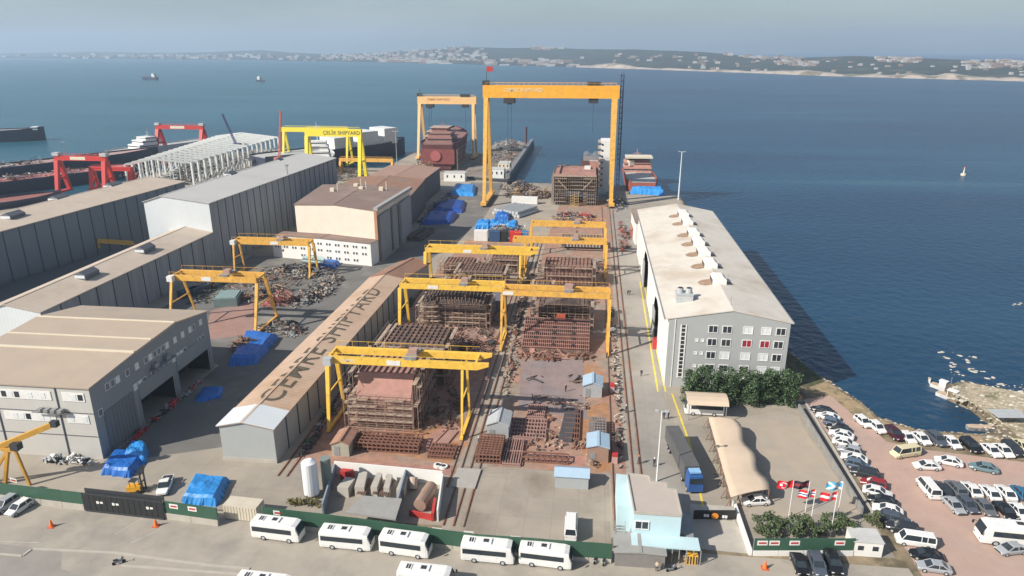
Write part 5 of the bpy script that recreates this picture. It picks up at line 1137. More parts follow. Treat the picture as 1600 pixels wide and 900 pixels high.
row5 = [('saloon','silver','silver-blue',1489,794),('hatch','slate','slate-grey',1511,794),('saloon','grey','grey',1538,797),('saloon','black','black',1569,802),('saloon','white','white',1592,804)]
for i, (k, c, w_, u, v) in enumerate(row5): car(k, c, u, v, 13, 13, f'{w_} car, {ordn[i]} from the left in the lower packed row', 'cars in the lower packed row')
car('van','white',1428,850,-20,-3,'white van parked near the green fence corner booth',G3_)
car('saloon','black',1446,872,-20,-3,'black saloon directly below the white van near the booth',G3_)
car('saloon','silver',1458,891,-20,-3,'silver saloon at the bottom edge below the black one',G3_)
car('saloon','silver',1579,863,-20,2,'silver saloon just below the big coach on the right',G3_)
GB = 'dark cars parked on the road by the right green fence'
car('saloon','black',1248,886,9,22,'leftmost of three dark cars parked on the road beneath the green fence',GB)
car('suv','slate',1276,888,9,22,'middle of three dark cars on the road, slate grey with glass roof',GB)
car('suv','black',1301,885,9,22,'rightmost of three dark cars parked on the road beneath the green fence',GB)
GC = 'cars at the left edge of the forecourt'
car('hatch','white',31,798,-20,13,'pale white hatchback nearest the fence at the left edge forecourt',GC)
car('suv','silver',10,793,-20,13,'silver car at the far left edge beside a pale hatchback',GC)
car('saloon','white',1180,787,-20,1,'white saloon parked at the court beside the dark entrance gate','cars in the inner court')
# truck with long trailer
tr = thing('lorry', 'blue lorry cab with long dark grey trailer parked in the yard entrance', 'lorry')
MB().box(-5.5,8.0,-1.25,1.25,1.1,3.7).build('trailer', mat('grey_tarpaulin', (.10,.10,.10), .8, .15, .5), tr)
mb = MB(); mb.box(-5.4,7.9,-1.1,1.1,.75,1.1); mb.build('chassis', dark, tr)
mb = MB(); mb.loft([[(-8.2,-1.2,.5),(-8.2,1.2,.5),(-8.2,1.2,2.1),(-8.0,1.1,3.3),(-8.0,-1.1,3.3),(-8.2,-1.2,2.1)],[(-6.0,-1.2,.5),(-6.0,1.2,.5),(-6.0,1.2,2.1),(-6.1,1.1,3.6),(-6.1,-1.1,3.6),(-6.0,-1.2,2.1)]]); mb.build('cab', bluep, tr)
MB().box(-8.27,-8.12,-1.05,1.05,2.1,3.0).build('windscreen', glassd, tr); MB().box(-7.6,-6.3,-.9,.9,3.62,3.9).build('air_deflector', mat('pale_blue_paint', (.25,.45,.7), .5), tr)
wheels(tr, [(-7.2,1.05),(-7.2,-1.05),(-4.2,1.05),(-4.2,-1.05),(4.6,1.05),(4.6,-1.05),(5.9,1.05),(5.9,-1.05)], .5, .4)
pa, pb = g(1088,778), g(1047,690); place(tr, (pa[0]+pb[0])/2, (pa[1]+pb[1])/2+.3, math.atan2(pb[1]-pa[1], pb[0]-pa[0]))
# buses
def bus_proto(L=7.7, W=2.35, Hh=3.0, big=False):
    root = thing('minibus', 'bus', 'bus')
    h = L/2; w_ = W/2
    def ring(x, ww, z0, z1): return [(x,-ww*.97,z0),(x,ww*.97,z0),(x,ww,z0+.4),(x,ww,z1-.35),(x,ww*.86,z1),(x,-ww*.86,z1),(x,-ww,z1-.35),(x,-ww,z0+.4)]
    MB().loft([ring(-h,w_*.94,.45,Hh-.12),ring(-h+.15,w_,.35,Hh),ring(h-1.1,w_,.32,Hh),ring(h-.45,w_*.98,.32,Hh-.18),ring(h-.1,w_*.94,.35,Hh*.62),ring(h,w_*.86,.42,Hh*.45)]).build('body', whitep, root)
    for s_ in (-1, 1):
        MB().box(-h+.25,h-1.15,s_*w_-.02 if s_ < 0 else w_-.01,s_*w_+.012 if s_ < 0 else w_+.02,Hh*.50,Hh*.50+.82).build('side_window', glassd, root)
        mb = MB(); mb.rbox((h+.12,s_*(w_+.12),Hh*.66),(.2,.14,.4)); mb.bar((h-.2,s_*w_,Hh*.72),(h+.12,s_*(w_+.12),Hh*.76),.05); mb.build('mirror', black, root)
        MB().rbox((h-.06,s_*w_*.7,.85),(.12,.3,.2)).build('headlight', silver, root)
    mb = MB(); mb.add([(h-.12,-w_*.84,Hh*.55),(h-.12,w_*.84,Hh*.55),(h-.46,w_*.86,Hh-.26),(h-.46,-w_*.86,Hh-.26),(h+.0,-w_*.84,Hh*.52),(h+.0,w_*.84,Hh*.52),(h-.38,w_*.86,Hh-.24),(h-.38,-w_*.86,Hh-.24)], [(3,2,1,0),(4,5,6,7),(0,1,5,4),(1,2,6,5),(2,3,7,6),(3,0,4,7)]); mb.build('windscreen', glassd, root)
    MB().box(-h-.02,-h+.03,-w_*.75,w_*.75,Hh*.55,Hh*.85).build('rear_window', glassd, root)
    mb = MB(); mb.box(-1.1,.5,-.6,.6,Hh+.002,Hh+.17); mb.box(-2.9,-2.0,-.55,.55,Hh+.002,Hh+.1); mb.box(-.7,.1,-.35,.35,Hh+.17,Hh+.19,1); mb.box(-2.75,-2.5,-.45,.45,Hh+.1,Hh+.12,1); mb.box(-2.4,-2.15,-.45,.45,Hh+.1,Hh+.12,1); mb.build('roof_unit', [whitep, dark], root)
    wheels(root, [(h*.58,w_-.14),(h*.58,-w_+.14),(-h*.5,w_-.14),(-h*.5,-w_+.14)], .42, .28)
    return root
bp_ = bus_proto(); first = True
blab = ['leftmost white minibus parked along the green fence', 'second white minibus from the left along the green fence', 'third white minibus from the left along the green fence', 'fourth white minibus in the fence row, left of the last one', 'rightmost white minibus of the row along the green fence']
GBus = 'white minibuses parked on the forecourt'
for i, (u0, v0, u1, v1) in enumerate([(394,842,467,851),(502,857,577,864),(594,866,668,876),(725,878,798,885),(815,884,888,893)]):
    a, b_ = g(u0, v0), g(u1, v1); ang = math.atan2(b_[1]-a[1], b_[0]-a[0])
    o = bp_ if i == 0 else copy_tree(bp_)
    o.scale = ((1,1,1),(1.02,1,.98),(.97,1,1.03),(1.0,1,1.0),(.98,1,.97))[i]
    place(o, (a[0]+b_[0])/2-math.sin(ang)*1.15, (a[1]+b_[1])/2+math.cos(ang)*1.15, ang, 0); tag(o, blab[i], 'bus', GBus)
for u, v, lab in ((667,916,'white minibus cut by the bottom edge, below the third and fourth buses'),(417,930,'white minibus mostly cut off by the bottom edge, left of centre')):
    o = copy_tree(bp_); p = g(u, v); place(o, p[0], p[1], R(-2), 0); tag(o, lab, 'bus', GBus)
o = copy_tree(bp_); p = g(1099,646); place(o, p[0], p[1], R(180), 0); tag(o, 'white minibus under the tan canopy beside the tall hedge', 'bus', GBus)
big = copy_tree(bp_); big.name = 'coach'; p = g(1582,848); place(big, p[0], p[1], R(177), 0); big.scale = (1.32,1.12,1.1); tag(big, 'large white coach at the right edge of the pink car park', 'bus', 'coaches')
o = copy_tree(PRO['van']); p = g(892,830); place(o, p[0], p[1], R(90), 0, CC['white']); tag(o, 'white van parked inside the yard against the green fence', 'van', 'vans in the yard'); o.scale = (1.05,1,1.2)
# pickup
pk = thing('pickup', 'white pickup truck beside the big blue tarpaulin near the fence', 'pickup')
MB().loft([[(x,-ww,z0),(x,ww,z0),(x,ww,z1),(x,-ww,z1)] for x, ww, z0, z1 in ((-2.6,.85,.4,1.0),(-2.4,.9,.3,1.0),(1.5,.9,.3,1.0),(2.3,.85,.35,.9),(2.6,.7,.45,.75))]).build('body', whitep, pk)
MB().loft([[(-.5,-.82,1.0),(-.5,.82,1.0),(-.4,.7,1.7),(-.4,-.7,1.7)],[(1.4,-.82,.98),(1.4,.82,.98),(.7,.7,1.7),(.7,-.7,1.7)]]).build('window_glass', glassd, pk)
MB().box(-.42,.75,-.72,.72,1.7,1.77).build('roof', whitep, pk); MB().box(-2.45,-.6,-.78,.78,1.001,1.02).build('load_bed', dark, pk)
wheels(pk, [(1.7,.8),(1.7,-.8),(-1.6,.8),(-1.6,-.8)], .38)
p = g(259,763); place(pk, p[0], p[1], hd(259,763,-9,20))
# scooters
def scooter(label, u, v, rz):
    r_ = thing('motor_scooter', label, 'scooter', (0,0,0), 'scooters on the road')
    mb = MB(); mb.bar((-.5,0,.55),(.3,0,.45),.3,.35); mb.bar((.3,0,.4),(.6,0,.95),.12,.35); mb.build('body', mat('scooter_body', (.25,.28,.3), .4), r_); MB().rbox((-.35,0,.8),(.6,.28,.12)).build('seat', black, r_)
    mb = MB(); mb.bar((.58,-.32,1.0),(.58,.32,1.0),.05); mb.build('handlebar', black, r_)
    for x in (-.6,.65):
        mb = MB(); mb.cyl((x,-.06,.27),(x,.06,.27),.27,12); mb.build('wheel', rubber, r_)
    p = g(u, v); place(r_, p[0], p[1], rz)
scooter('dark scooter, left of the two parked at the fence end beside the grey shed', 932, 878, R(60)); scooter('pale scooter, right of the two parked at the fence end beside the grey shed', 944, 880, R(75))
scooter('dark scooter left alone on the road on the left', 186, 881, R(35)); scooter('dark scooter parked on the road in front of the gatehouse canopy', 1049, 892, R(25))
#============================================================ FENCES, GATES, HEDGES
def fence(label, pts, seg=3.2, hb=1.1, hf=3.3, name='fence', signs=(), gm=greenf, bm_=conc2):
    root = thing(name, label, 'fence', (*pts[0], 0)); d0 = None
    for part_, z0, z1, m, th in (('base_wall', 0, hb, bm_, .25), ('green_panel', hb+.003, hf, gm, .08)):
        mb = MB()
        for a, b_ in zip(pts, pts[1:]):
            L = math.dist(a, b_); n_ = max(1, int(L/seg)); ang = math.atan2(b_[1]-a[1], b_[0]-a[0])
            for k in range(n_):
                c = lerp2(a, b_, (k+.5)/n_); mb.rbox((c[0],c[1],(z0+z1)/2+(.02*(k % 3) if z0 else 0)), (L/n_-(.06 if not z0 else .02), th, z1-z0), ang)
        mb.build(part_, m, root)
    mb = MB()
    for a, b_ in zip(pts, pts[1:]):
        L = math.dist(a, b_); n_ = max(1, int(L/seg))
        for k in range(n_+1): c = lerp2(a, b_, k/n_); mb.rbox((c[0],c[1]+.09,hf/2), (.14,.1,hf), 0)
    mb.build('post_row', greym, root)
    a, b_ = pts[0], pts[-1]; ang = math.atan2(b_[1]-a[1], b_[0]-a[0])
    for f_ in signs:
        c = lerp2(a, b_, f_); mb = MB(); mb.rbox((c[0]+.05*math.sin(ang),c[1]-.07,hf-.75), (1.5,.03,.8), ang); mb.rbox((c[0],c[1]-.095,hf-.75), (1.1,.03,.3), ang, 1); mb.build('sign_plate', [whitep, redpaint], root)
    return root
f1 = px((-260,745),(0,781),(133,797))
fence('green sheet fence on a pale base wall at the left, beside the parked cars', [(-130,98)]+f1[1:], signs=(.72,.93))
fence('short green sheet fence in front of the big blue tarpaulin', px((259,810),(342,822)), signs=(.2,.55))
fence('long green sheet fence behind the row of white minibuses', px((412,820),(560,838),(745,864),(955,880)), signs=(.05,.16,.29,.52,.61,.74,.86), hb=.7)
fence('green sheet fence on a white base wall below the bushy hedge on the right', px((1176,868),(1332,868)), signs=(.08,.2,.4,.85), hb=.9, hf=3.0, bm_=wallwhite)
gt = thing('sliding_gate', 'long black sliding gate with white emblems between two green fences', 'gate', (*g(195,803), 0))
a, b_ = g(135,798), g(258,812); ang = math.atan2(b_[1]-a[1], b_[0]-a[0]); mb = MB()
L = math.dist(a, b_)
for k in range(14): c = lerp2(a, b_, (k+.5)/14); mb.rbox((c[0],c[1],1.7),(L/14-.08,.1,3.0),ang)
mb.build('gate_panel', black, gt)
mb = MB(); mb.bar((*a,.15),(*b_,.15),.3,.3); mb.bar((*a,3.25),(*b_,3.25),.2,.2); mb.bar((a[0],a[1]+.6,3.4),(b_[0],b_[1]+.6,3.4),.15,.9); mb.build('gate_frame', dark, gt)
for f_ in (.2,.4,.83): c = lerp2(a, b_, f_); mb = MB(); mb.rbox((c[0]-.3,c[1]-.07,1.9),(.45,.03,.45),ang); mb.rbox((c[0]+.35,c[1]-.07,1.9),(.5,.03,.35),ang); mb.build('emblem', whitep, gt)
gt = thing('entrance_gate', 'black entrance gate with round orange emblem and pale letters beside the gatehouse', 'gate', (*g(1110,812), 0))
a, b_ = g(1083,812), g(1148,812); ang = math.atan2(b_[1]-a[1], b_[0]-a[0]); L = math.dist(a, b_)
mb = MB(); mb.rbox(((a[0]+b_[0])/2,(a[1]+b_[1])/2,.95),(L,.12,1.6),ang); mb.build('gate_panel', black, gt)
mb = MB(); mb.rbox(((a[0]+b_[0])/2,(a[1]+b_[1])/2+.8,1.4),(L,1.2,.15),ang); mb.build('gate_ledge', conc2, gt)
c = ((a[0]+b_[0])/2, a[1]-.08); MB().cyl((c[0],c[1]-.02,1.0),(c[0],c[1]+.01,1.0),.55,16).build('emblem', mat('emblem_orange', (.7,.25,.03), .5), gt)
for dx in (-1.7, 1.1): mb = MB(); mb.box(c[0]+dx,c[0]+dx+.35,c[1]-.03,c[1],.75,1.25); mb.box(c[0]+dx+.42,c[0]+dx+.77,c[1]-.03,c[1],.75,1.25); mb.build('lettering', whitep, gt)
# boundary wall of the court
mb = MB(); 
wp = px((1247,642),(1346,806))
bw = thing('boundary_wall', 'grey concrete boundary wall with vehicle barrier path left of the pink car park', 'wall', (*wp[0],0))
mb.bar((*wp[0],.8),(*wp[1],.8),.3,1.6); mb.build('wall', mat('old_concrete', (.24,.235,.22), .9, .25, .5), bw)
wp2 = px((1257,627),(1364,803)); mb = MB(); mb.bar((*wp2[0],.12),(*wp2[1],.12),.4,.3); mb.build('kerb', conc2, bw)
w3 = px((1352,784),(1374,812),(1330,818)); 
gw_ = px((1146,790),(1172,868)); mb = MB(); mb.bar((*gw_[0],.5),(*gw_[1],.5),.45,1.0); tag(mb.build('ramp_wall', wallwhite, loc=(*gw_[0],0)), 'low white wall running down beside the black entrance gate', 'wall')
# booth near fence corner
cabin('flat white booth at the right end of the green fence under the hedge', *[v for v in (g(1331,868)[0], g(1374,866)[0])], g(1331,868)[1], g(1331,868)[1]+3.2, 2.4, wallwhite, nm='booth', n_=2, cat='booth')
def leaves(mb, c, r_, n_, s_, q, flat=1.):
    for _ in range(n_):
        d = Vector((q.gauss(0,1),q.gauss(0,1),q.gauss(0,1)*flat)).normalized()*(q.random()**.4); p = Vector(c)+Vector((d.x*r_[0],d.y*r_[1],d.z*r_[2]))
        a = Vector((q.gauss(0,1),q.gauss(0,1),q.gauss(0,.6))).normalized(); b_ = a.cross(Vector((q.gauss(0,1),q.gauss(0,1),q.gauss(0,1)))).normalized(); t_ = s_*q.uniform(.6,1.4)
        mb.add([p-a*t_-b_*t_*.6, p+a*t_-b_*t_*.5, p+a*t_*.9+b_*t_*.6, p-a*t_+b_*t_*.5], [(0,1,2,3)], 0 if q.random() < .7 else 1)
leafs = [leaf, mat('dark_leaves', (.022,.042,.016), .8, .3, 2)]
q = random.Random(31)
TG = 'dense evergreen trees screening the foot of the long hall'
nT = 11
for i in range(nT):
    x = 22.5+i*2.05; y = 136.5+q.uniform(-.4,.4)+(1.0 if i > 7 else 0); hT = q.uniform(6.9,7.7)
    t_ = thing('evergreen_tree', 'leftmost tree of the evergreen screen below the grey facade' if i == 0 else ('rightmost tree of the evergreen screen, nearest the water' if i == nT-1 else 'one of the inner trees in the dense evergreen screen below the grey facade'), 'tree', (x, y, 0), TG)
    MB().cyl((x,y,0),(x,y,hT*.7),.18,6,0,.07).build('trunk', bark, t_)
    mb = MB()
    for _ in range(46):
        zz = q.uniform(.5, hT-.4); rr = 1.75*(1-.12*(zz/hT)**2); a_ = q.uniform(0,6.28); r2 = rr*q.uniform(.2,1)**.6
        leaves(mb, (x+math.cos(a_)*r2*.9, y+math.sin(a_)*r2*1.25, zz), (.8,.9,.9), 48, .16, q)
    mb.build('crown', leafs, t_, fixn=False)
q = random.Random(32)
for i in range(9):
    p = g(1192+i*17, 846+q.uniform(-4,3)); x, y = p; y += 1.2
    lab = 'leftmost grey-green bush of the hedge behind the right green fence' if i == 0 else ('rightmost grey-green bush of the hedge behind the right green fence' if i == 8 else 'one of the inner grey-green bushes behind the right green fence')
    t_ = thing('bush', lab, 'bush', (x, y, 0), 'bushes behind the right green fence')
    MB().cyl((x,y,0),(x,y,1.8),.1,5).build('trunk', bark, t_)
    mb = MB()
    for _ in range(12): leaves(mb, (x+q.uniform(-1.1,1.1), y+q.uniform(-1.3,1.3), q.uniform(.8,3.0)), (.6,.6,.6), 45, .14, q)
    mb.build('crown', [leaf2, leaf], t_, fixn=False)
for (u, v, lab) in ((1362,822,'olive-green bush at the lower end of the boundary wall'),(1240,632,'reddish brown shrub at the right end of the evergreen screen')):
    x, y = g(u, v); t_ = thing('bush', lab, 'bush', (x, y, 0)); MB().cyl((x,y,0),(x,y,1.5),.1,5).build('trunk', bark, t_)
    mb = MB()
    for _ in range(9): leaves(mb, (x+q.uniform(-.8,.8), y+q.uniform(-1,1), q.uniform(.6,2.4)), (.6,.6,.6), 40, .15, q)
    mb.build('crown', [leaf2 if u > 1300 else mat('brown_leaves', (.13,.06,.03), .8, .3, 2), mat('olive_leaves', (.11,.12,.05), .8, .3, 2)], t_, fixn=False)
# planting strip along fence by tank
q = random.Random(33); mb = MB()
for i in range(26): p = g(452+i*1.9, 789+q.uniform(-3,4)); leaves(mb, (*p, q.uniform(.3,1.3)), (.5,.4,.5), 30, .12, q)
tag(mb.build('dry_weeds', [mat('straw_leaves', (.20,.16,.06), .8, .3, 2), leaf2], fixn=False), 'dry yellow weeds growing at the foot of the white tank', 'weeds', kind='stuff')
# canvas canopy
cn = thing('canvas_canopy', 'long beige canvas car shade with scalloped edge beside the court', 'canopy', (*g(1128,720), 0))
mb = MB(); nS = 14; Lp = (1110,651,1150,800); Rp = (1152,657,1212,786)
rings = []
for k in range(nS+1):
    f_ = k/nS; a = g(1107+(1142-1107)*f_, 652+(777-652)*f_, 2.5); b_ = g(1150+(1203-1150)*f_+3*math.sin(f_*16), 656+(764-656)*f_, 2.9); sag = .25*math.sin(f_*math.pi*5)
    rings.append([(a[0]+(b_[0]-a[0])*t_, a[1]+(b_[1]-a[1])*t_, 2.5+.4*t_+.22*math.sin(math.pi*t_)+(sag*t_)) for t_ in (0,.2,.4,.6,.8,1)])
n_ = 6; V = [p for r_ in rings for p in r_]+[(p[0],p[1],p[2]-.08) for r_ in rings for p in r_]; off_ = len(rings)*n_
fs = [(k*n_+i, k*n_+i+1, (k+1)*n_+i+1, (k+1)*n_+i) for k in range(nS) for i in range(n_-1)]; fs += [tuple(j+off_ for j in f)[::-1] for f in fs]
for k in range(nS): fs += [(k*n_, (k+1)*n_, (k+1)*n_+off_, k*n_+off_), (k*n_+5, k*n_+5+off_, (k+1)*n_+5+off_, (k+1)*n_+5)]
mb.add(V, fs); mb.build('canvas', canvas, cn, smooth=True)
mb = MB()
for k in range(0, nS+1, 2):
    for j in (0, 5): p = rings[k][j]; mb.cyl((p[0],p[1],0),(p[0],p[1],p[2]-.08),.09,6)
    mb.bar((rings[k][0][0]-.9,rings[k][0][1],.1),(rings[k][0][0],rings[k][0][1],2.1),.1)
for k in range(0, nS): a, b_ = rings[k][0], rings[k+1][0]; mb.bar((a[0]-.1,a[1],a[2]-.5),(b_[0]-.1,b_[1],b_[2]-.5),.1); mb.bar((a[0]-.1,a[1],a[2]-.1),(b_[0]-.1,b_[1],b_[2]-.9),.07)
mb.build('canopy_frame', rust, cn)
a = g(1078,640); cp_ = thing('bus_shelter', 'small tan vaulted canopy over the white minibus by the hedge', 'canopy', (a[0]+3,a[1]+2,0))
a = g(1075,655); MB().loft([[(x,a[1]+2.0+2.6*math.cos(t_),3.6+.9*math.sin(t_)) for t_ in (0,.6,1.2,1.8,2.4,3.14)]+[(x,a[1]+2.0+2.6*math.cos(t_),3.5+.8*math.sin(t_)) for t_ in (3.14,2.4,1.8,1.2,.6,0)] for x in (a[0]-.4,a[0]+7.6)]).build('roof', canvas, cp_)
mb = MB()
for x in (a[0],a[0]+7.2):
    for y in (a[1]-.4,a[1]+4.4): mb.cyl((x,y,0),(x,y,3.5),.08,6)
mb.build('post_set', greym, cp_)
#============================================================ LAMPS, FLAGS, PEOPLE, CONES
def pole(label, p, h_, r_, m, heads=2, cat='lamp post'):
    t_ = thing('lamp_post', label, cat, (*p, 0)); MB().cyl((*p,0),(*p,h_),r_,8,0,r_*.5).build('post', m, t_)
    mb = MB()
    for s_ in ((-1,1) if heads == 2 else (1,)): mb.bar((*p,h_-.2),(p[0]+s_*h_*.05,p[1],h_),r_*.8); mb.rbox((p[0]+s_*h_*.06,p[1],h_),(h_*.04,.5,.25),0)
    mb.build('lamp_head', galv, t_); return t_
pole('tall pale lighting mast at the water behind the long hall', g(1060,312), 23.5, .42, mat('mast_white', (.6,.66,.68), .5))
pole('white lamp post standing behind the gatehouse roof', g(1026,752), 13.5, .16, whitep)
pole('slim mast among the moored hulls at the far left', g(106,262,0), 16, .25, greym)
pole('slim grey mast on the quay beside the navy hull', g(621,268,0), 24, .25, galv)
for u0, lab, cols in ((1232,'red flag with white crescent and star','tr'),(1252,'dark furled flag','bk'),(1264,'red flag with blue and white cross','no'),(1278,'light blue flag with white diagonal cross','sc'),(1292,'red flag with white cross','dk')):
    by = {'tr':(1232,808),'bk':(1258,800),'no':(1264,832),'sc':(1308,808),'dk':(1297,838)}[cols]; top = {'tr':(1243,752),'bk':(1266,752),'no':(1272,766),'sc':(1312,753),'dk':(1306,770)}[cols]
    p = g(*by); t_ = thing('flagpole', f'pole flying the {lab} in the court', 'flag', (*p, 0), 'flags on poles in the court'); zt = zat(*top, p[1])[2]; zt = max(5.5, min(zt, 9.5))
    MB().cyl((*p,0),(*p,zt),.06,6).build('pole', whitep, t_)
    w_, h_ = 2.35, 1.35; nx, nz_ = 22, 14; s_ = -1
    def fc(u, v):
        if cols == 'tr':
            d1 = math.hypot((u-.42)*w_, (v-.5)*h_); d2 = math.hypot((u-.37)*w_, (v-.5)*h_); d3 = math.hypot((u-.24)*w_, (v-.5)*h_)
            return 1 if (d1 < .5 and d2 > .38) or d3 < .17 else 0
        if cols == 'bk': return 4 if abs(v-.5) > .12 else 5
        if cols == 'no': 
            a_, b_ = abs(u-.6)*w_, abs(v-.5)*h_; return 2 if min(a_, b_) < .13 else (1 if min(a_, b_) < .27 else 0)
        if cols == 'dk': return 1 if min(abs(u-.6)*w_, abs(v-.5)*h_) < .17 else 0
        return 1 if min(abs(u-v), abs(u-(1-v))) < .13 else 3
    mb = MB()
    for th in (0, 1):
        for i in range(nx):
            for j in range(nz_):
                P_ = lambda a_, b_: (p[0]+s_*a_/nx*w_, p[1]+.22*math.sin(a_/nx*8+b_/nz_)+th*.03, zt-h_+b_/nz_*h_-.25*(a_/nx)**1.5)
                mb.add([P_(i,j),P_(i+1,j),P_(i+1,j+1),P_(i,j+1)], [(0,1,2,3)], fc(1-(i+.5)/nx if cols in ('no','dk') else 1-(i+.5)/nx, (j+.5)/nz_))
    mb.build('cloth', [mat('flag_red', (.62,.01,.02), .7, .03, 1), mat('flag_white', (.8,.8,.8), .7, .03, 1), mat('flag_navy', (.01,.03,.16), .7, .03, 1), mat('flag_sky', (.05,.36,.60), .7, .03, 1), mat('flag_dark', (.03,.015,.03), .7, .03, 1), mat('flag_maroon', (.25,.03,.04), .7, .03, 1)], t_, fixn=False)
# person: one continuous skinned body
def person_proto(pose):
    J = dict(pel=(0,0,.95),sp=(0,.0,1.2),ch=(0,0,1.42),nk=(0,0,1.53),hd=(0,.01,1.66),tp=(0,0,1.76),lh=(-.1,0,.9),lk=(-.12,.06 if pose else .02,.5),la=(-.12,-.05 if pose else 0,.08),lt=(-.13,.14,.04),rh=(.1,0,.9),rk=(.12,.12 if pose else .02,.5),ra=(.12,.18 if pose else 0,.08),rt=(.13,.34 if pose else .16,.04),
             ls=(-.19,0,1.42),le=(-.26,-.04,1.14),lw=(-.25,.1 if pose else .04,.9),lf=(-.25,.14 if pose else .06,.8),rs=(.19,0,1.42),re=(.26,-.08,1.14),rw=(.25,-.12 if pose else .04,.9),rf=(.25,-.12 if pose else .06,.8))
    Rr = dict(pel=.15,sp=.13,ch=.16,nk=.06,hd=.11,tp=.07,lh=.1,lk=.07,la=.05,lt=.045,rh=.1,rk=.07,ra=.05,rt=.045,ls=.07,le=.05,lw=.035,lf=.035,rs=.07,re=.05,rw=.035,rf=.035)
    E_ = [('pel','sp'),('sp','ch'),('ch','nk'),('nk','hd'),('hd','tp'),('pel','lh'),('lh','lk'),('lk','la'),('la','lt'),('pel','rh'),('rh','rk'),('rk','ra'),('ra','rt'),('ch','ls'),('ls','le'),('le','lw'),('lw','lf'),('ch','rs'),('rs','re'),('re','rw'),('rw','rf')]
    ks = list(J); me = bpy.data.meshes.new('person'); me.from_pydata([J[k] for k in ks], [(ks.index(a), ks.index(b_)) for a, b_ in E_], [])
    o = bpy.data.objects.new('person', me); COL.objects.link(o); o.modifiers.new('s', 'SKIN'); o.modifiers.new('u', 'SUBSURF').levels = 1
    bpy.context.view_layer.update()
    for i, k in enumerate(ks): me.skin_vertices[0].data[i].radius = (Rr[k], Rr[k]); me.skin_vertices[0].data[i].use_root = (k == 'pel')
    bpy.context.view_layer.update(); m2 = bpy.data.meshes.new_from_object(o.evaluated_get(bpy.context.evaluated_depsgraph_get())); bpy.data.objects.remove(o)
    return m2
def clothe(m2, top, legm_, name):
    m = m2.copy(); m.name = name; m.materials.clear()
    for x in (top, legm_, skin_m, black): m.materials.append(x)
    for f in m.polygons: z = f.center.z; f.material_index = 3 if z < .09 else (1 if z < .95 and abs(f.center.x) < .22 else (2 if z > 1.52 or z < .86 else 0)); f.use_smooth = True
    return m
PM = [person_proto(0), person_proto(1)]
hel = MB(); hel.loft([[(math.cos(a_)*r_,math.sin(a_)*r_*1.1,z) for a_ in [i*.628 for i in range(10)]] for r_, z in ((.15,1.70),(.14,1.74),(.11,1.81),(.03,1.85))])
ppl = [(1002,588,0,1,cloth_d,None,'person in dark clothes standing alone on the road by the yellow lines'),(981,461,.5,1,cloth_d,None,'left one of two dark-clothed people walking past the second hall gate'),(984,461,1,1,cloth_d,None,'right one of two dark-clothed people walking past the second hall gate'),(978,645,2,0,cloth_d,whitep,'worker in dark clothes beside the right crane rail near the stacked gear'),(1037,655,0,0,cloth_d,None,'left person of the pair standing near the yellow line'),(1044,655,1,0,cloth_d,None,'right person of the pair standing near the yellow line'),(998,725,2,1,cloth_d,orange,'worker walking on the road behind the gatehouse'),(1022,729,3,0,cloth_d,whitep,'worker standing beside the white lamp post behind the gatehouse'),(884,612,1,0,cloth_d,orange,'worker on the pinkish floor plates left of the blue-roofed hut'),(1026,893,0,0,canvas,None,'person in beige clothes at the corner of the grey road shed'),(748,696,2,0,cloth_d,whitep,'worker by the steel frames in front of the grey hut'),(948,560,1,0,cloth_d,orange,'worker at the foot of the gantry beside the grillage')]
for i, (u, v, rz, ps, cl_, hm_2, lab) in enumerate(ppl):
    p = g(u, v); t_ = thing('person', lab, 'person', (0,0,0)); 
    b_ = bpy.data.objects.new('body', clothe(PM[ps], cl_, cloth_t, 'body')); COL.objects.link(b_); b_.parent = t_
    if hm_2: hel.build('helmet', hm_2, t_)
    t_.location = (*p, .02); t_.rotation_euler = (0,0,rz)
# cones / barriers
def cone(label, u, v, s_=1.):
    p = g(u, v); t_ = thing('traffic_cone', label, 'cone', (*p,0), 'orange cones on the forecourt'); MB().cyl((*p,.05),(*p,1.0*s_),.28*s_,10,0,.06).build('cone_body', orange, t_); MB().box(p[0]-.38*s_,p[0]+.38*s_,p[1]-.38*s_,p[1]+.38*s_,.02,.07).build('base', mat('cone_base', (.5,.1,.03), .7), t_)
cone('orange marker in the forecourt nearest the left edge', 81, 823, 1.3); cone('orange marker in the forecourt below the black sliding gate', 244, 822, 1.3); cone('orange marker at the foot of the entrance ramp', 1195, 888, 1.3)
mb = MB(); p = g(1080,878); mb.box(p[0]-.8,p[0]+.8,p[1]-.6,p[1]+.6,0,1.5)
for k in range(4): mb.box(p[0]-.7+k*.4,p[0]-.5+k*.4,p[1]-.64,p[1]-.6,.1,1.4,1)
tag(mb.build('cable_box', [mat('box_yellow', (.75,.42,.04), .5), dark], loc=(*p,0)), 'yellow ribbed box standing on the road under the gatehouse canopy', 'box')
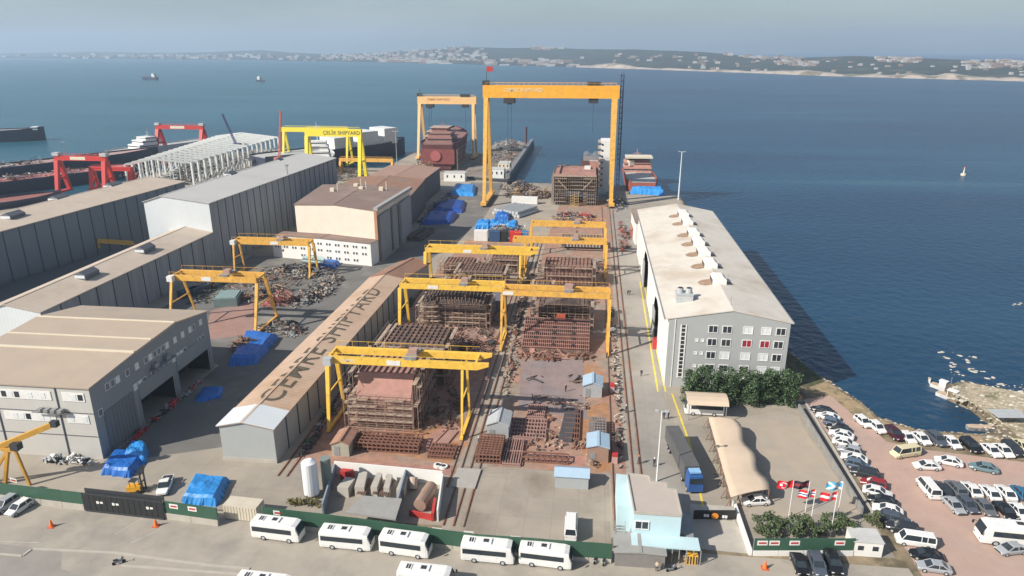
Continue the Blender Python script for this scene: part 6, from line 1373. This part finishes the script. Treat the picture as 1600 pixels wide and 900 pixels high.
#============================================================ TARPAULINS, CONTAINERS, STACKS
def tarpaulin(label, quad, h_, m, seed, name='tarpaulin', legs=False, wav=.5, grp='blue tarpaulins over stacked goods'):
    """draped sheet over goods: four ground corners"""
    q = random.Random(seed); N = 16; P4 = [Vector((*p, 0)) for p in quad]; mb = MB(); c = sum(P4, Vector())/4
    bumps = [(q.random(), q.random(), q.uniform(.08,.25), q.uniform(.3,1)) for _ in range(9)]
    V = []
    for j in range(N+1):
        for i in range(N+1):
            s_, t_ = i/N, j/N; p = (P4[0]*(1-s_)+P4[1]*s_)*(1-t_)+(P4[3]*(1-s_)+P4[2]*s_)*t_
            e = min(s_, 1-s_, t_, 1-t_); k = min(1, e/.1); z = h_*(.66+sum(a_*.34*math.exp(-((s_-x)**2+(t_-y)**2)/(r_*r_)) for x, y, r_, a_ in bumps)*wav)
            jit = q.uniform(-.07,.07)*h_*.4; z = (z+jit)*(k**.6)+.03
            if e < .001: p = p+(p-c).normalized()*q.uniform(-.3,.35)
            V.append((p.x, p.y, z))
    V += [(x, y, -.02) for x, y, z in V]; n_ = N+1; o_ = n_*n_
    fs = [(j*n_+i, j*n_+i+1, (j+1)*n_+i+1, (j+1)*n_+i) for j in range(N) for i in range(N)]
    for i in range(N): fs += [(i, i+o_, i+1+o_, i+1), (N*n_+i, N*n_+i+1, N*n_+i+1+o_, N*n_+i+o_), (i*n_, (i+1)*n_, (i+1)*n_+o_, i*n_+o_), (i*n_+N, i*n_+N+o_, (i+1)*n_+N+o_, (i+1)*n_+N)]
    mb.add(V, fs); o = mb.build(name, m, loc=(c.x, c.y, 0)); return tag(o, label, 'tarpaulin', grp)
tarpaulin('large bright blue tarpaulin beside the white pickup near the fence', px((283,788),(340,792),(360,752),(305,748)), 2.2, tarpl, 1)
tarpaulin('dark blue tarpaulin in the yard left of the lettered shed, behind the office', px((357,572),(400,570),(436,528),(385,520)), 2.6, tarp, 2)
tarpaulin('small blue tarpaulin with white edges on the asphalt by the office bays', px((303,630),(345,622),(350,606),(318,606)), .8, tarp, 3)
tarpaulin('blue tarpaulin over crates at the corner of the grey office block', px((158,742),(205,748),(230,715),(180,705)), 1.9, tarp, 4)
tarpaulin('bright blue sheet draped at the foot of the grey office corner', px((195,722),(228,726),(232,702),(205,700)), 2.6, tarpl, 5)
tarpaulin('deep blue tarpaulin on a flat stack in the shade of the open workshop', px((655,352),(706,350),(716,335),(672,334)), 2.6, tarpd, 6)
tarpaulin('deep blue tarpaulin just beyond the flat shaded stack', px((675,333),(724,333),(728,316),(690,316)), 2.6, tarpd, 7)
tarpaulin('light blue tarpaulin nearest the left leg of the great crane', px((703,306),(742,307),(744,292),(710,291)), 3, tarpl, 8)
tarpaulin('sky blue tarpaulin draped over the orange vessel quay behind the hall', px((984,303),(1040,306),(1030,286),(984,272)), 5, tarpl, 9)
for u, v, lab in ((755,350,'left blue tarpaulin bundle above the row of coloured containers'),(777,350,'middle blue tarpaulin bundle above the row of coloured containers'),(797,352,'right blue tarpaulin bundle above the row of coloured containers'),(785,337,'dark blue drums wrapped in tarpaulin behind the container row')):
    a = g(u, v+6); tarpaulin(lab, [(a[0]-3.4,a[1]-2.5),(a[0]+3,a[1]-2.5),(a[0]+3,a[1]+5),(a[0]-3.4,a[1]+5)], 3.4, tarp if v < 345 else tarpl, u)
a = g(510,415); tarpaulin('small blue tarpaulin in the scrap yard below the white site office', [(a[0]-3,a[1]-4),(a[0]+4,a[1]-4),(a[0]+4,a[1]+3),(a[0]-3,a[1]+3)], 2.2, tarp, 44)
a = g(500,420); mb = MB(); mb.rbox((a[0]-3,a[1]+2,2.6),(7,8,.15),.3,0,.1); 
for dx, dy in ((-6,-2),(0,-2),(-6,5),(0,5)): mb.cyl((a[0]+dx,a[1]+dy,0),(a[0]+dx,a[1]+dy,2.5),.1,5)
tag(mb.build('lean_to', [mat('pale_green_sheet', (.45,.60,.58), .6, .08, .5)], loc=(*a,0)), 'pale green flat shelter roof in the scrap yard beside a blue tarpaulin', 'shelter')
def container(label, u, v, m, L=6., rz=0, h_=2.6, w_=2.45, name='container', grp='shipping containers', dz=0):
    p = g(u, v); t_ = thing(name, label, 'container', (0,0,0), grp); MB().box(-L/2,L/2,-w_/2,w_/2,.1,h_).build('body', m, t_)
    mb = MB()
    for k in range(int(L/.5)): x = -L/2+.25+k*.5; mb.box(x-.08,x+.08,-w_/2-.05,-w_/2-.001,.2,h_-.15); mb.box(x-.08,x+.08,w_/2+.001,w_/2+.05,.2,h_-.15)
    mb.build('corrugation', m, t_); mb = MB()
    for y in (-w_/4, w_/4): mb.box(L/2+.003,L/2+.06,y-w_/4+.05,y+w_/4-.05,.15,h_-.1)
    mb.build('door', m, t_); t_.location = (p[0], p[1], dz); t_.rotation_euler = (0,0,rz); return t_
navyc = mat('container_navy', (.03,.08,.18), .6, .1, .6); redc = mat('container_red', (.55,.03,.03), .6, .1, .6); bluec = mat('container_blue', (.03,.20,.42), .6, .1, .6)
container('white container at the left end of the row behind the left bay gantry', 752, 376, whitep, 5.2, 0, 4.2)
container('navy container in the coloured row behind the left bay', 773, 377, navyc, 4.2, 0, 4.2)
container('black open-fronted container in the coloured row behind the left bay', 787, 377, black, 3.0, 0, 4.2)
container('red container in the coloured row behind the left bay', 806, 378, redc, 4.4, 0, 4.2)
container('blue container at the right end of the coloured row', 820, 378, bluec, 2.4, 0, 4.2)
container('long white container lying behind the stacked grey pipes', 820, 318, whitep, 12.5, R(-4), 3.4)
container('two-tone beige container by the fence left of the white tank', 383, 806, mat('container_beige', (.55,.50,.40), .7, .08, .5), 5.6, R(-3), 2.6)
container('green-grey container in the shade by the western hall wall', 218, 470, mat('container_green', (.16,.22,.19), .7), 4, .5, 3.2)
# pipe stacks
def pipes(label, cx, cy, L, n_, r_, m, rz=0, rows_=2, name='pipe_stack', grp='stacks of pipes and beams'):
    mb = MB()
    for j in range(rows_):
        for k in range(n_-j): y = (k-(n_-1)/2+j*.5)*r_*2.05; z = r_+j*r_*1.75; dx = rnd.uniform(-.3,.3); mb.cyl(Vector((dx-L/2,y,z)),Vector((dx+L/2,y,z)),r_,8)
    M = Matrix.Rotation(rz,3,'Z'); mb.v = [tuple(M@Vector(v)+Vector((cx,cy,0))) for v in mb.v]
    return tag(mb.build(name, m, loc=(cx,cy,0)), label, 'pipe stack', grp)
p = g(806,333); pipes('stack of long grey pipes in front of the long white container', p[0], p[1], 16, 9, .8, galv, R(62), 2)
p = g(858,735); 
q = random.Random(77)
def framework(label, x0, x1, y0, y1, h_, nx, ny, nz_, m, name='steel_framework', grp='steel frameworks lying in the bays', t_=.16):
    mb = MB()
    for i in range(nx+1):
        for k in range(nz_+1):
            x = x0+(x1-x0)*i/nx; z = .1+h_*k/nz_; mb.bar((x,y0,z),(x+q.uniform(-.1,.1),y1,z),t_)
        for j in range(ny+1): y = y0+(y1-y0)*j/ny; mb.bar((x0+(x1-x0)*i/nx,y,0),(x0+(x1-x0)*i/nx,y,h_+.1),t_)
    for j in range(ny+1):
        for k in range(nz_+1): y = y0+(y1-y0)*j/ny; z = .1+h_*k/nz_; mb.bar((x0,y,z+.05),(x1,y,z+.05),t_*1.3)
    return tag(mb.build(name, m, loc=((x0+x1)/2,y0,0)), label, 'steel frame', grp)
brn = mat('brown_profiles', (.20,.095,.065), .85, .25, .8); pbrn = mat('pinkish_profiles', (.33,.20,.17), .85, .2, .8)
framework('brown lattice frame in front of the plated block, beside the small hut', -41.5, -29.5, 109.5, 113.5, 1.6, 14, 4, 2, brn)
framework('tall lattice of brown frames in front of the grey gabled hut', -18.6, -14.2, 108, 115, 1.6, 7, 9, 2, brn)
framework('flat rows of long profiles to the right of the lattice by the grey hut', -13.8, -10.6, 107.5, 116, .4, 7, 2, 1, pbrn)
framework('ribbed panel lying behind the orange dust in the right bay, left one', -14, -6.8, 117, 124, .3, 12, 5, 1, pbrn)
framework('ribbed panel of profiles in the right bay, left of the dark panel', -11, -7.6, 125, 130, .3, 9, 4, 1, pbrn)
framework('ribbed panel of profiles in the right bay, right of the dark panel', -3.2, -.4, 117.5, 129, .3, 6, 6, 1, brn)
framework('stack of grey racks beside the right rail, near the blue-roofed hut', 1.4, 4.6, 116, 124, 1.4, 6, 8, 1, mat('grey_racks', (.22,.19,.18), .8, .2, .8))
framework('row of four open brown box frames on the right bay floor', -10.5, -2.2, 109.2, 110.9, .9, 8, 1, 1, brn)
framework('long low rack of profiles in the left bay near the front rail', -27.5, -22.8, 108.5, 112.6, .5, 8, 3, 1, brn)
def plate(label, quad, z, m, cat='steel plate', grp='steel plates lying on the floor'):
    mb = MB(); mb.prism(quad, .03, z); c = quad[0]; return tag(mb.build('steel_plate', m, loc=(*c,0)), label, cat, grp)
plate('dark sheet stack lying between the ribbed panels of the right bay', px((872,690),(893,692),(903,640),(884,640)), .5, mat('dark_sheet', (.07,.065,.07), .6, .2, .8))
plate('pink primed plate leaning flat before the open box frames', px((832,720),(925,727),(925,715),(835,708)), .12, rust2)
plate('long reddish plate on the left bay floor right of the lattice frame', px((655,700),(672,702),(700,672),(684,672)), .3, rust2)
plate('second reddish plate strip beside the yellow crane leg', px((676,700),(694,702),(716,675),(702,673)), .3, pbrn)
plate('pale concrete slab lying across the middle rails', px((705,762),(742,765),(752,735),(715,733)), .3, mat('slab_pale', (.36,.34,.31), .9, .1, .5))
plate('steel strip laid along the left side of the front bay', px((520,742),(705,742),(706,728),(530,722)), .06, rust2)
plate('grey-brown flat panel under the brown lattice shadow', px((760,720),(790,722),(796,700),(768,698)), .12, mat('grey_plate', (.22,.2,.2), .7, .2, .6))
# scrap heaps & gear
RM = [rust, brn, greym, scaf]; MX = [rust, greym, dark, rustdark, scaf, mat('pale_gear', (.36,.33,.29), .8), dark]
scrap('scrap_heap', 'rusty scrap heap under the orange gantry crane by the site office', -99, 196, 10, 13, 3.8, 230, RM, 101)
scrap('scrap_heap', 'mixed pale and dark debris in front of the white site office', -94, 213, 12, 7, 2.4, 200, MX, 102, lmax=2)
scrap('scrap_heap', 'debris field along the road edge right of the rusty scrap heap', -82, 196, 5, 16, 2, 190, MX, 103, lmax=2)
scrap('scrap_heap', 'tangle of pinkish-red rods in the middle of the west scrap yard', -88.5, 185, 3.4, 4, 3.8, 110, [mat('pink_rods', (.42,.12,.10), .7, .2, 1), rust2], 104, lmax=3)
scrap('scrap_heap', 'low brown debris at the foot of the near orange gantry leg', -80, 165, 7, 5, 1.6, 130, MX, 105, lmax=2)
scrap('scrap_heap', 'dark rusty machinery heap left of the dark blue tarpaulin', -83.5, 152.5, 3.6, 3.6, 2.6, 90, [rustdark, rust, orangeg], 106)
scrap('scrap_heap', 'gear and crates scattered by the wall of the tall ribbed hall', -112, 196, 6, 16, 2.4, 120, [dark, greym, rustdark, mat('green_gear', (.05,.1,.05), .8)], 107)
scrap('scrap_heap', 'pale steel scraps in front of the container row', -30, 226, 8, 6, 1.6, 110, MX, 108)
scrap('scrap_heap', 'clutter of bottles, pipes and boxes around the blue drums', -33, 275, 8, 10, 2.4, 170, MX+[whitep], 109, lmax=3)
scrap('scrap_heap', 'brown and ochre scrap along the quay behind the long white container', -31, 352, 12, 10, 5, 170, [rust, scaf, mat('ochre', (.4,.27,.14)), rustdark], 110, lmax=5)
scrap('scrap_heap', 'clutter between stepped hull block and the farthest low gantry', -7, 300, 10, 14, 2.2, 190, MX+[redpaint, scaf], 111, lmax=3)
scrap('scrap_heap', 'rusty clutter along the middle rails of the far bays', -18.5, 190, 1.6, 34, .9, 110, [rustdark, rust, mat('pale_gear', (.36,.33,.29)), brn], 112, lmax=2)
scrap('scrap_heap', 'beige scraps strewn beside the middle rails near the bare floor', -16.7, 148, 1.6, 18, .6, 60, [scaf, rustdark, rust, brn], 113, lmax=1.6)
scrap('scrap_heap', 'small gear lined up along the right crane rail', 7.3, 150, .8, 42, .8, 150, MX+[whitep], 114, lmax=1.2)
scrap('scrap_heap', 'steel pieces piled around the teal-grey hut in the right bay', -6, 196, 8, 9, 2.4, 190, [rustdark, rust, brn, greym], 115)
scrap('scrap_heap', 'reddish frames stacked along the rear of the long hall', 13.5, 275, 1.8, 24, 2.6, 130, [rust, mat('primer_red', (.45,.09,.05)), greym], 116, lmax=2)
scrap('scrap_heap', 'crates and green cylinders along the right side of the lettered shed', -50.8, 150, 1.2, 45, 1.3, 190, [dark, mat('green_gear', (.05,.1,.05)), greym, rustdark], 117, lmax=1.8)
scrap('scrap_heap', 'loose steel around the far end of the left bay', -33, 190, 9, 6, 2.6, 170, [rustdark, rust, scaf, brn], 118)
scrap('scrap_heap', 'small debris over the front floor of the left bay', -30, 128, 6, 12, .5, 120, [rustdark, rust, brn], 119, lmax=1.4)
scrap('scrap_heap', 'small scraps scattered on the front floor of the right bay', -5, 122, 9, 12, .3, 60, [rustdark, rust, brn, scaf], 120, lmax=1.2)
scrap('scrap_heap', 'coiled cables and crates behind the left green fence', -91, 100, 5, 1, 1.4, 70, [dark, galv, whitep], 121, lmax=1)
scrap('scrap_heap', 'workers gear and boxes in the open bays of the office block', -84.5, 120, .7, 14, 1, 60, [redpaint, dark, mat('pale_gear', (.36,.33,.29)), greym], 122, lmax=1)
scrap('scrap_heap', 'row of gear in front of the open brown-roofed workshop', -70, 320, 3, 40, 3, 150, [dark, greym, bluep, rust], 123, lmax=3)
scrap('scrap_heap', 'steel clutter beneath the yellow portal crane on the quay', -145, 398, 16, 16, 3, 150, MX+[mat('ochre', (.4,.27,.14))], 124, lmax=4)
scrap('scrap_heap', 'white and grey steelwork stored inside the unclad skeleton hall', -234, 412, 14, 58, 8, 600, [mat('white_steel', (.66,.68,.66)), dark, greym, dark, rustdark], 125, lmax=7, rz=R(5))  # mostly dark fill, added to stand in for shade between the frames
scrap('scrap_heap', 'cluttered steel and machines around the red cranes', -272, 420, 16, 45, 4, 160, [deckred, dark, galv, redpaint], 126, lmax=6)
scrap('scrap_heap', 'wooden pallets and steel beside the truck path on the apron', 2.5, 112, 1.2, 4, .8, 30, [scaf, rust], 127, lmax=1)
block('brown square block with lattice top, behind the grillage block in the right bay', -14, -4.5, 186, 193, 4.6, 2, rust, seed=21, openfront=True)
block('low wide block of ribbed panels left of the far blue tarpaulins', -48, -37, 216, 226, 3.4, 2, rust2, seed=22)
block('low scaffolded section by the middle rails beyond the hanging shutters', -33, -23, 222, 232, 4.2, 2, rust, seed=23)
scrap('scrap_heap', 'mixed steel covering the floor around the domed section', -35, 176, 13, 12, 1.4, 170, [rustdark, rust, scaf, brn], 130, lmax=3)
scrap('scrap_heap', 'beams and bars strewn right of the ribbed brown section', -4, 229, 10, 8, 1.8, 150, [rust, rust2, brn, greym], 131, lmax=6)
scrap('scrap_heap', 'beams lying around the foot of the grillage in the right bay', -7, 155, 10, 2.5, .8, 70, [rust, rust2, brn], 132, lmax=3)
scrap('scrap_heap', 'bars and offcuts over the bare floor plates in the left bay', -30, 158, 8, 7, .6, 60, [rust, brn, dark], 133, lmax=5)
scrap('scrap_heap', 'long thin bars lying on the pinkish floor plates', -6, 138, 7, 8, .2, 9, [brn, dark, rust], 134, lmax=5)
scrap('scrap_heap', 'steel offcuts around the foot of the plated block', -38, 114, 8, 2, .8, 60, [rust, rustdark, brn], 135, lmax=2)
scrap('scrap_heap', 'cluttered gear on the quay between white container and dock root', -40, 372, 9, 12, 3, 120, MX, 136, lmax=4)
scrap('scrap_heap', 'trestles and pipes on the yard right of the stepped hull block', 13, 335, 5, 16, 2.4, 90, MX+[bluep], 137, lmax=4)
scrap('scrap_heap', 'machinery around the legs of the yellow portal crane behind the tall hall', -128, 360, 12, 22, 3.5, 130, MX+[mat('ochre', (.4,.27,.14))], 138, lmax=5)
# dark flat stack of plates near the asphalt road
pl = thing('plate_stack', 'dark steel sections on trestles in the shade beside the cream workshop', 'steel stack', (*g(645,372),0)); a = g(632,375)
mb = MB(); mb.rbox((a[0]+3,a[1]+7,1.0),(2.2,16,1.2),-.12); mb.rbox((a[0]+6.4,a[1]+7,1.0),(2.2,16,1.2),-.12); mb.rbox((a[0]+4.7,a[1]+7,.35),(7,12,.3),-.12); mb.build('section', rustdark, pl)
tl = thing('covered_stack', 'teal tarpaulin stack under the near orange gantry crane', 'stack', (*g(350,470),0)); a = g(350,478); mb = MB(); mb.rbox((a[0],a[1]+3,1.2),(6.5,8,2.4),.25); mb.build('body', mat('teal_cover', (.14,.20,.20), .7, .15, .5), tl); mb = MB(); mb.rbox((a[0],a[1]+3,2.5),(5.6,7,.3),.25); mb.build('top_sheet', mat('teal_top', (.22,.30,.30), .6), tl)
for u, v, lab in ((312,458,'dark skip container left of the teal stack'),(295,462,'dark skip container nearest the crane leg at the ribbed wall')):
    container(lab, u, v, walljoint, 6, 1.2, 2.2, name='skip', grp='dark skips by the ribbed wall')
# white tank and compressor yard
tk = thing('storage_tank', 'upright white gas tank beside the walled compressor yard', 'tank', (*g(488,776),0)); a = g(488,776)
mb = MB(); mb.cyl((*a,.8),(*a,6.6),1.25,20); mb.cyl((*a,6.6),(*a,7.1),1.25,20,0,.5); mb.cyl((*a,.45),(*a,.8),.6,20,0,1.25); mb.build('vessel', silver, tk, smooth=False)
mb = MB(); mb.bar((a[0]-1.3,a[1]-.2,0),(a[0]-1.3,a[1]-.2,7),.08); mb.bar((a[0]-1.3,a[1]+.3,0),(a[0]-1.3,a[1]+.3,7),.08)
for k in range(4): an_ = k*1.57+.78; mb.cyl((a[0]+math.cos(an_),a[1]+math.sin(an_),0),(a[0]+math.cos(an_),a[1]+math.sin(an_),1),.1,6)
mb.build('ladder', greym, tk)
t2 = thing('vaporiser', 'grey-green upright vessel behind the white gas tank', 'tank', (a[0]+1.8,a[1]+2.2,0)); MB().cyl((a[0]+1.8,a[1]+2.4,0),(a[0]+1.8,a[1]+2.4,6),.85,14).build('vessel', mat('vessel_green', (.2,.24,.22), .6), t2)
cy_d = thing('compressor_yard', 'roofless walled compressor yard with grey slabs and white inner wall', 'enclosure', (-33,92,0))
c0, c1, c2, c3 = g(505,806), g(524,741), g(692,757), g(684,815)
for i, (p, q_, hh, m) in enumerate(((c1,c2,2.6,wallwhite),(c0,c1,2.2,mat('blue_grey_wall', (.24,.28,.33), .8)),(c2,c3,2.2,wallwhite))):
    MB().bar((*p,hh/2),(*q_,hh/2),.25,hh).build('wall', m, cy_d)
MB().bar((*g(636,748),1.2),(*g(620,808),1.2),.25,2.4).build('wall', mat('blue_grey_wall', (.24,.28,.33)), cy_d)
MB().prism(px((540,800),(618,811),(628,779),(566,774), z=2.5), 2.2, 2.5).build('slab_roof', slab, cy_d)
for a4 in (((555,776),(570,777),(575,752),(563,751)), ((580,776),(590,777),(598,754),(590,753)), ((600,777),(609,778),(614,756),(606,755)), ((620,780),(632,781),(638,760),(629,758)), ((528,776),(545,778),(556,762),(541,760))):
    MB().prism(px(*a4), 0, 1.9).build('block_wall', conc2, cy_d)
for u, v, n_ in ((572,768,5),(606,770,5),(592,768,2)):
    mb = MB(); p = g(u, v)
    for k in range(n_): mb.cyl((p[0]-n_*.15+k*.32,p[1]-2.2,1),(p[0]-n_*.15+k*.32,p[1]+2.2,1),.13,7)
    mb.build('gas_bottles', rust, cy_d)
mb = MB(); p = g(662,785); mb.cyl((p[0],p[1]-2.6,1.3),(p[0]+.8,p[1]+2.6,1.3),1.05,14); mb.build('brown_vessel', mat('vessel_brown', (.30,.2,.15), .7, .2, .5), cy_d)
mb = MB(); p = g(645,765); mb.cyl((p[0],p[1],.2),(p[0],p[1]+1,1.8),.7,12); mb.build('small_vessel', mat('vessel_tan', (.42,.33,.27), .7), cy_d)
mb = MB(); mb.bar((*g(680,790),.8),(*g(676,815),.8),.4,1.4); mb.bar((*g(640,805),.5),(*g(676,813),.5),.4,.9); mb.bar((*g(534,748),1),(*g(552,750),1),1,1.6); mb.build('red_pipework', redpaint, cy_d)
for s_, (u, v) in enumerate(((684,729),(693,731))):
    p = g(u, v); mb = MB(); mb.cyl((*p,.05),(*p,.45),.75,12); mb.cyl((*p,.45),(*p,.55),.35,12,1); tag(mb.build('cable_reel', [whitep, dark], loc=(*p,0)), ('left' if s_ == 0 else 'right')+' one of two white reels lying beside the middle rails', 'reel', 'white reels beside the rails')
# yellow mobile crane and forklift by the left fence
mc = thing('jib_crane', 'orange-brown A-frame jib crane behind the left green fence', 'crane', (*g(20,752),0))
a = g(8,755); b_ = g(47,758); c = g(28,760); tp_ = zat(20,703,a[1]); jib = zat(85,662,a[1]+2)
ocr = mat('crane_orange', (.55,.30,.05), .6, .2, .6)
mb = MB(); mb.bar((*a,0),(tp_[0]-.9,tp_[1],tp_[2]),.5); mb.bar((*b_,0),(tp_[0]+.4,tp_[1],tp_[2]),.4); mb.bar((a[0]-3,a[1],0),(tp_[0]-.9,tp_[1],tp_[2]),.4); mb.bar((tp_[0]-2,tp_[1],tp_[2]),(tp_[0]+.8,tp_[1],tp_[2]),.6); mb.build('frame', ocr, mc)
mb = MB(); mb.bar((tp_[0]-3,tp_[1],tp_[2]+.2),jib,.7,.9); mb.build('jib', ocr, mc)
mb = MB(); mb.rbox((tp_[0]+.8,tp_[1],tp_[2]+.8),(1.4,1.2,1.2),0); mb.rbox(jib,(1.2,.9,1.0),0); mb.build('winch', dark, mc)
fk = thing('forklift', 'yellow forklift with tall dark mast behind the black sliding gate', 'forklift', (*g(214,766),0)); a = g(212,768)
MB().rbox((a[0],a[1],.8),(2.2,1.3,.9),.2).build('body', mat('forklift_yellow', (.75,.38,.03), .5), fk)
mb = MB(); 
for dy in (-.5,.5): mb.bar((a[0]+1.4,a[1]+dy+.3,.1),(a[0]+1.4,a[1]+dy+.3,4.6),.2)
for z in (.5,2,3.4,4.5): mb.bar((a[0]+1.4,a[1]-.2,z),(a[0]+1.4,a[1]+.8,z),.18)
mb.bar((a[0]+1.5,a[1]-.1,.2),(a[0]+2.6,a[1],.2),.15); mb.build('mast', dark, fk)
mb = MB()
for dx, dy in ((-.5,-.5),(.5,-.5),(.5,.5),(-.5,.5)): mb.bar((a[0]+dx,a[1]+dy,1.2),(a[0]+dx,a[1]+dy,2.2),.08)
mb.box(a[0]-.6,a[0]+.6,a[1]-.6,a[1]+.6,2.2,2.28); mb.build('cab', dark, fk)
for k, (dx, dy) in enumerate(((.8,-.6),(.8,.6),(-.8,-.6),(-.8,.6))): MB().cyl((a[0]+dx,a[1]+dy-.12,.35),(a[0]+dx,a[1]+dy+.12,.35),.35,10).build('wheel', rubber, fk)
# red gas cages near rail
for u, v, lab in ((956,612,'red-topped gas cage beside the right rail near the far hut'),(960,722,'red-topped gas cage beside the right rail near the gatehouse')):
    p = g(u, v); t_ = thing('gas_cage', lab, 'gas cage', (*p,0)); MB().box(p[0]-.5,p[0]+.5,p[1]-.6,p[1]+.6,0,1.4).build('body', mat('cage_pink', (.5,.32,.28), .7), t_); MB().box(p[0]-.5,p[0]+.5,p[1]-.6,p[1]+.6,1.401,1.9).build('top', redpaint, t_)
p = g(45,802)

#============================================================ give every separate piece of these parts its own object
def split_loose(o, margin=.12):
    me = o.data; par = list(range(len(me.vertices)))
    def fd(i):
        while par[i] != i: par[i] = par[par[i]]; i = par[i]
        return i
    for f in me.polygons:
        a = fd(f.vertices[0])
        for v in f.vertices[1:]: par[fd(v)] = a
    isl = {}
    for i in range(len(par)): isl.setdefault(fd(i), []).append(i)
    bb = []
    for k, vs_ in isl.items():
        c = [me.vertices[i].co for i in vs_]; bb.append([[min(p[a] for p in c)-margin for a in range(3)], [max(p[a] for p in c)+margin for a in range(3)], {k}])
    ch = True
    while ch and len(bb) > 1:
        ch = False
        for i in range(len(bb)):
            for j in range(i+1, len(bb)):
                if all(bb[i][0][a] <= bb[j][1][a] and bb[j][0][a] <= bb[i][1][a] for a in range(3)):
                    bb[i] = [[min(bb[i][0][a], bb[j][0][a]) for a in range(3)], [max(bb[i][1][a], bb[j][1][a]) for a in range(3)], bb[i][2] | bb[j][2]]; del bb[j]; ch = True; break
            if ch: break
    if len(bb) < 2: return
    root_ = [fd(i) for i in range(len(par))]
    for n_, cl in enumerate(bb[1:]+bb[:1]):
        bm = bmesh.new(); bm.from_mesh(me); bm.verts.ensure_lookup_table()
        bmesh.ops.delete(bm, geom=[v for v in bm.verts if root_[v.index] not in cl[2]], context='VERTS')
        m2 = me.copy(); bm.to_mesh(m2); bm.free()
        if n_ == len(bb)-1: o.data = m2
        else:
            c = o.copy(); c.data = m2; COL.objects.link(c); c.parent = o.parent
NM = ('end_carriage','louvre','rust_stain','corner_column','wall_machinery','machinery_house','gutter','aerial','flashing','air_conditioner','plant_balcony','cable_reel','emblem','end_tie','red_pipework','section','winch','side_panel','canopy_frame','post_set','canopy_post','sign_plate','opening','window_strip','jib','mast')
for o in [o for o in bpy.data.objects if o.type == 'MESH' and o.parent and o.name.split('.')[0] in NM]: split_loose(o)
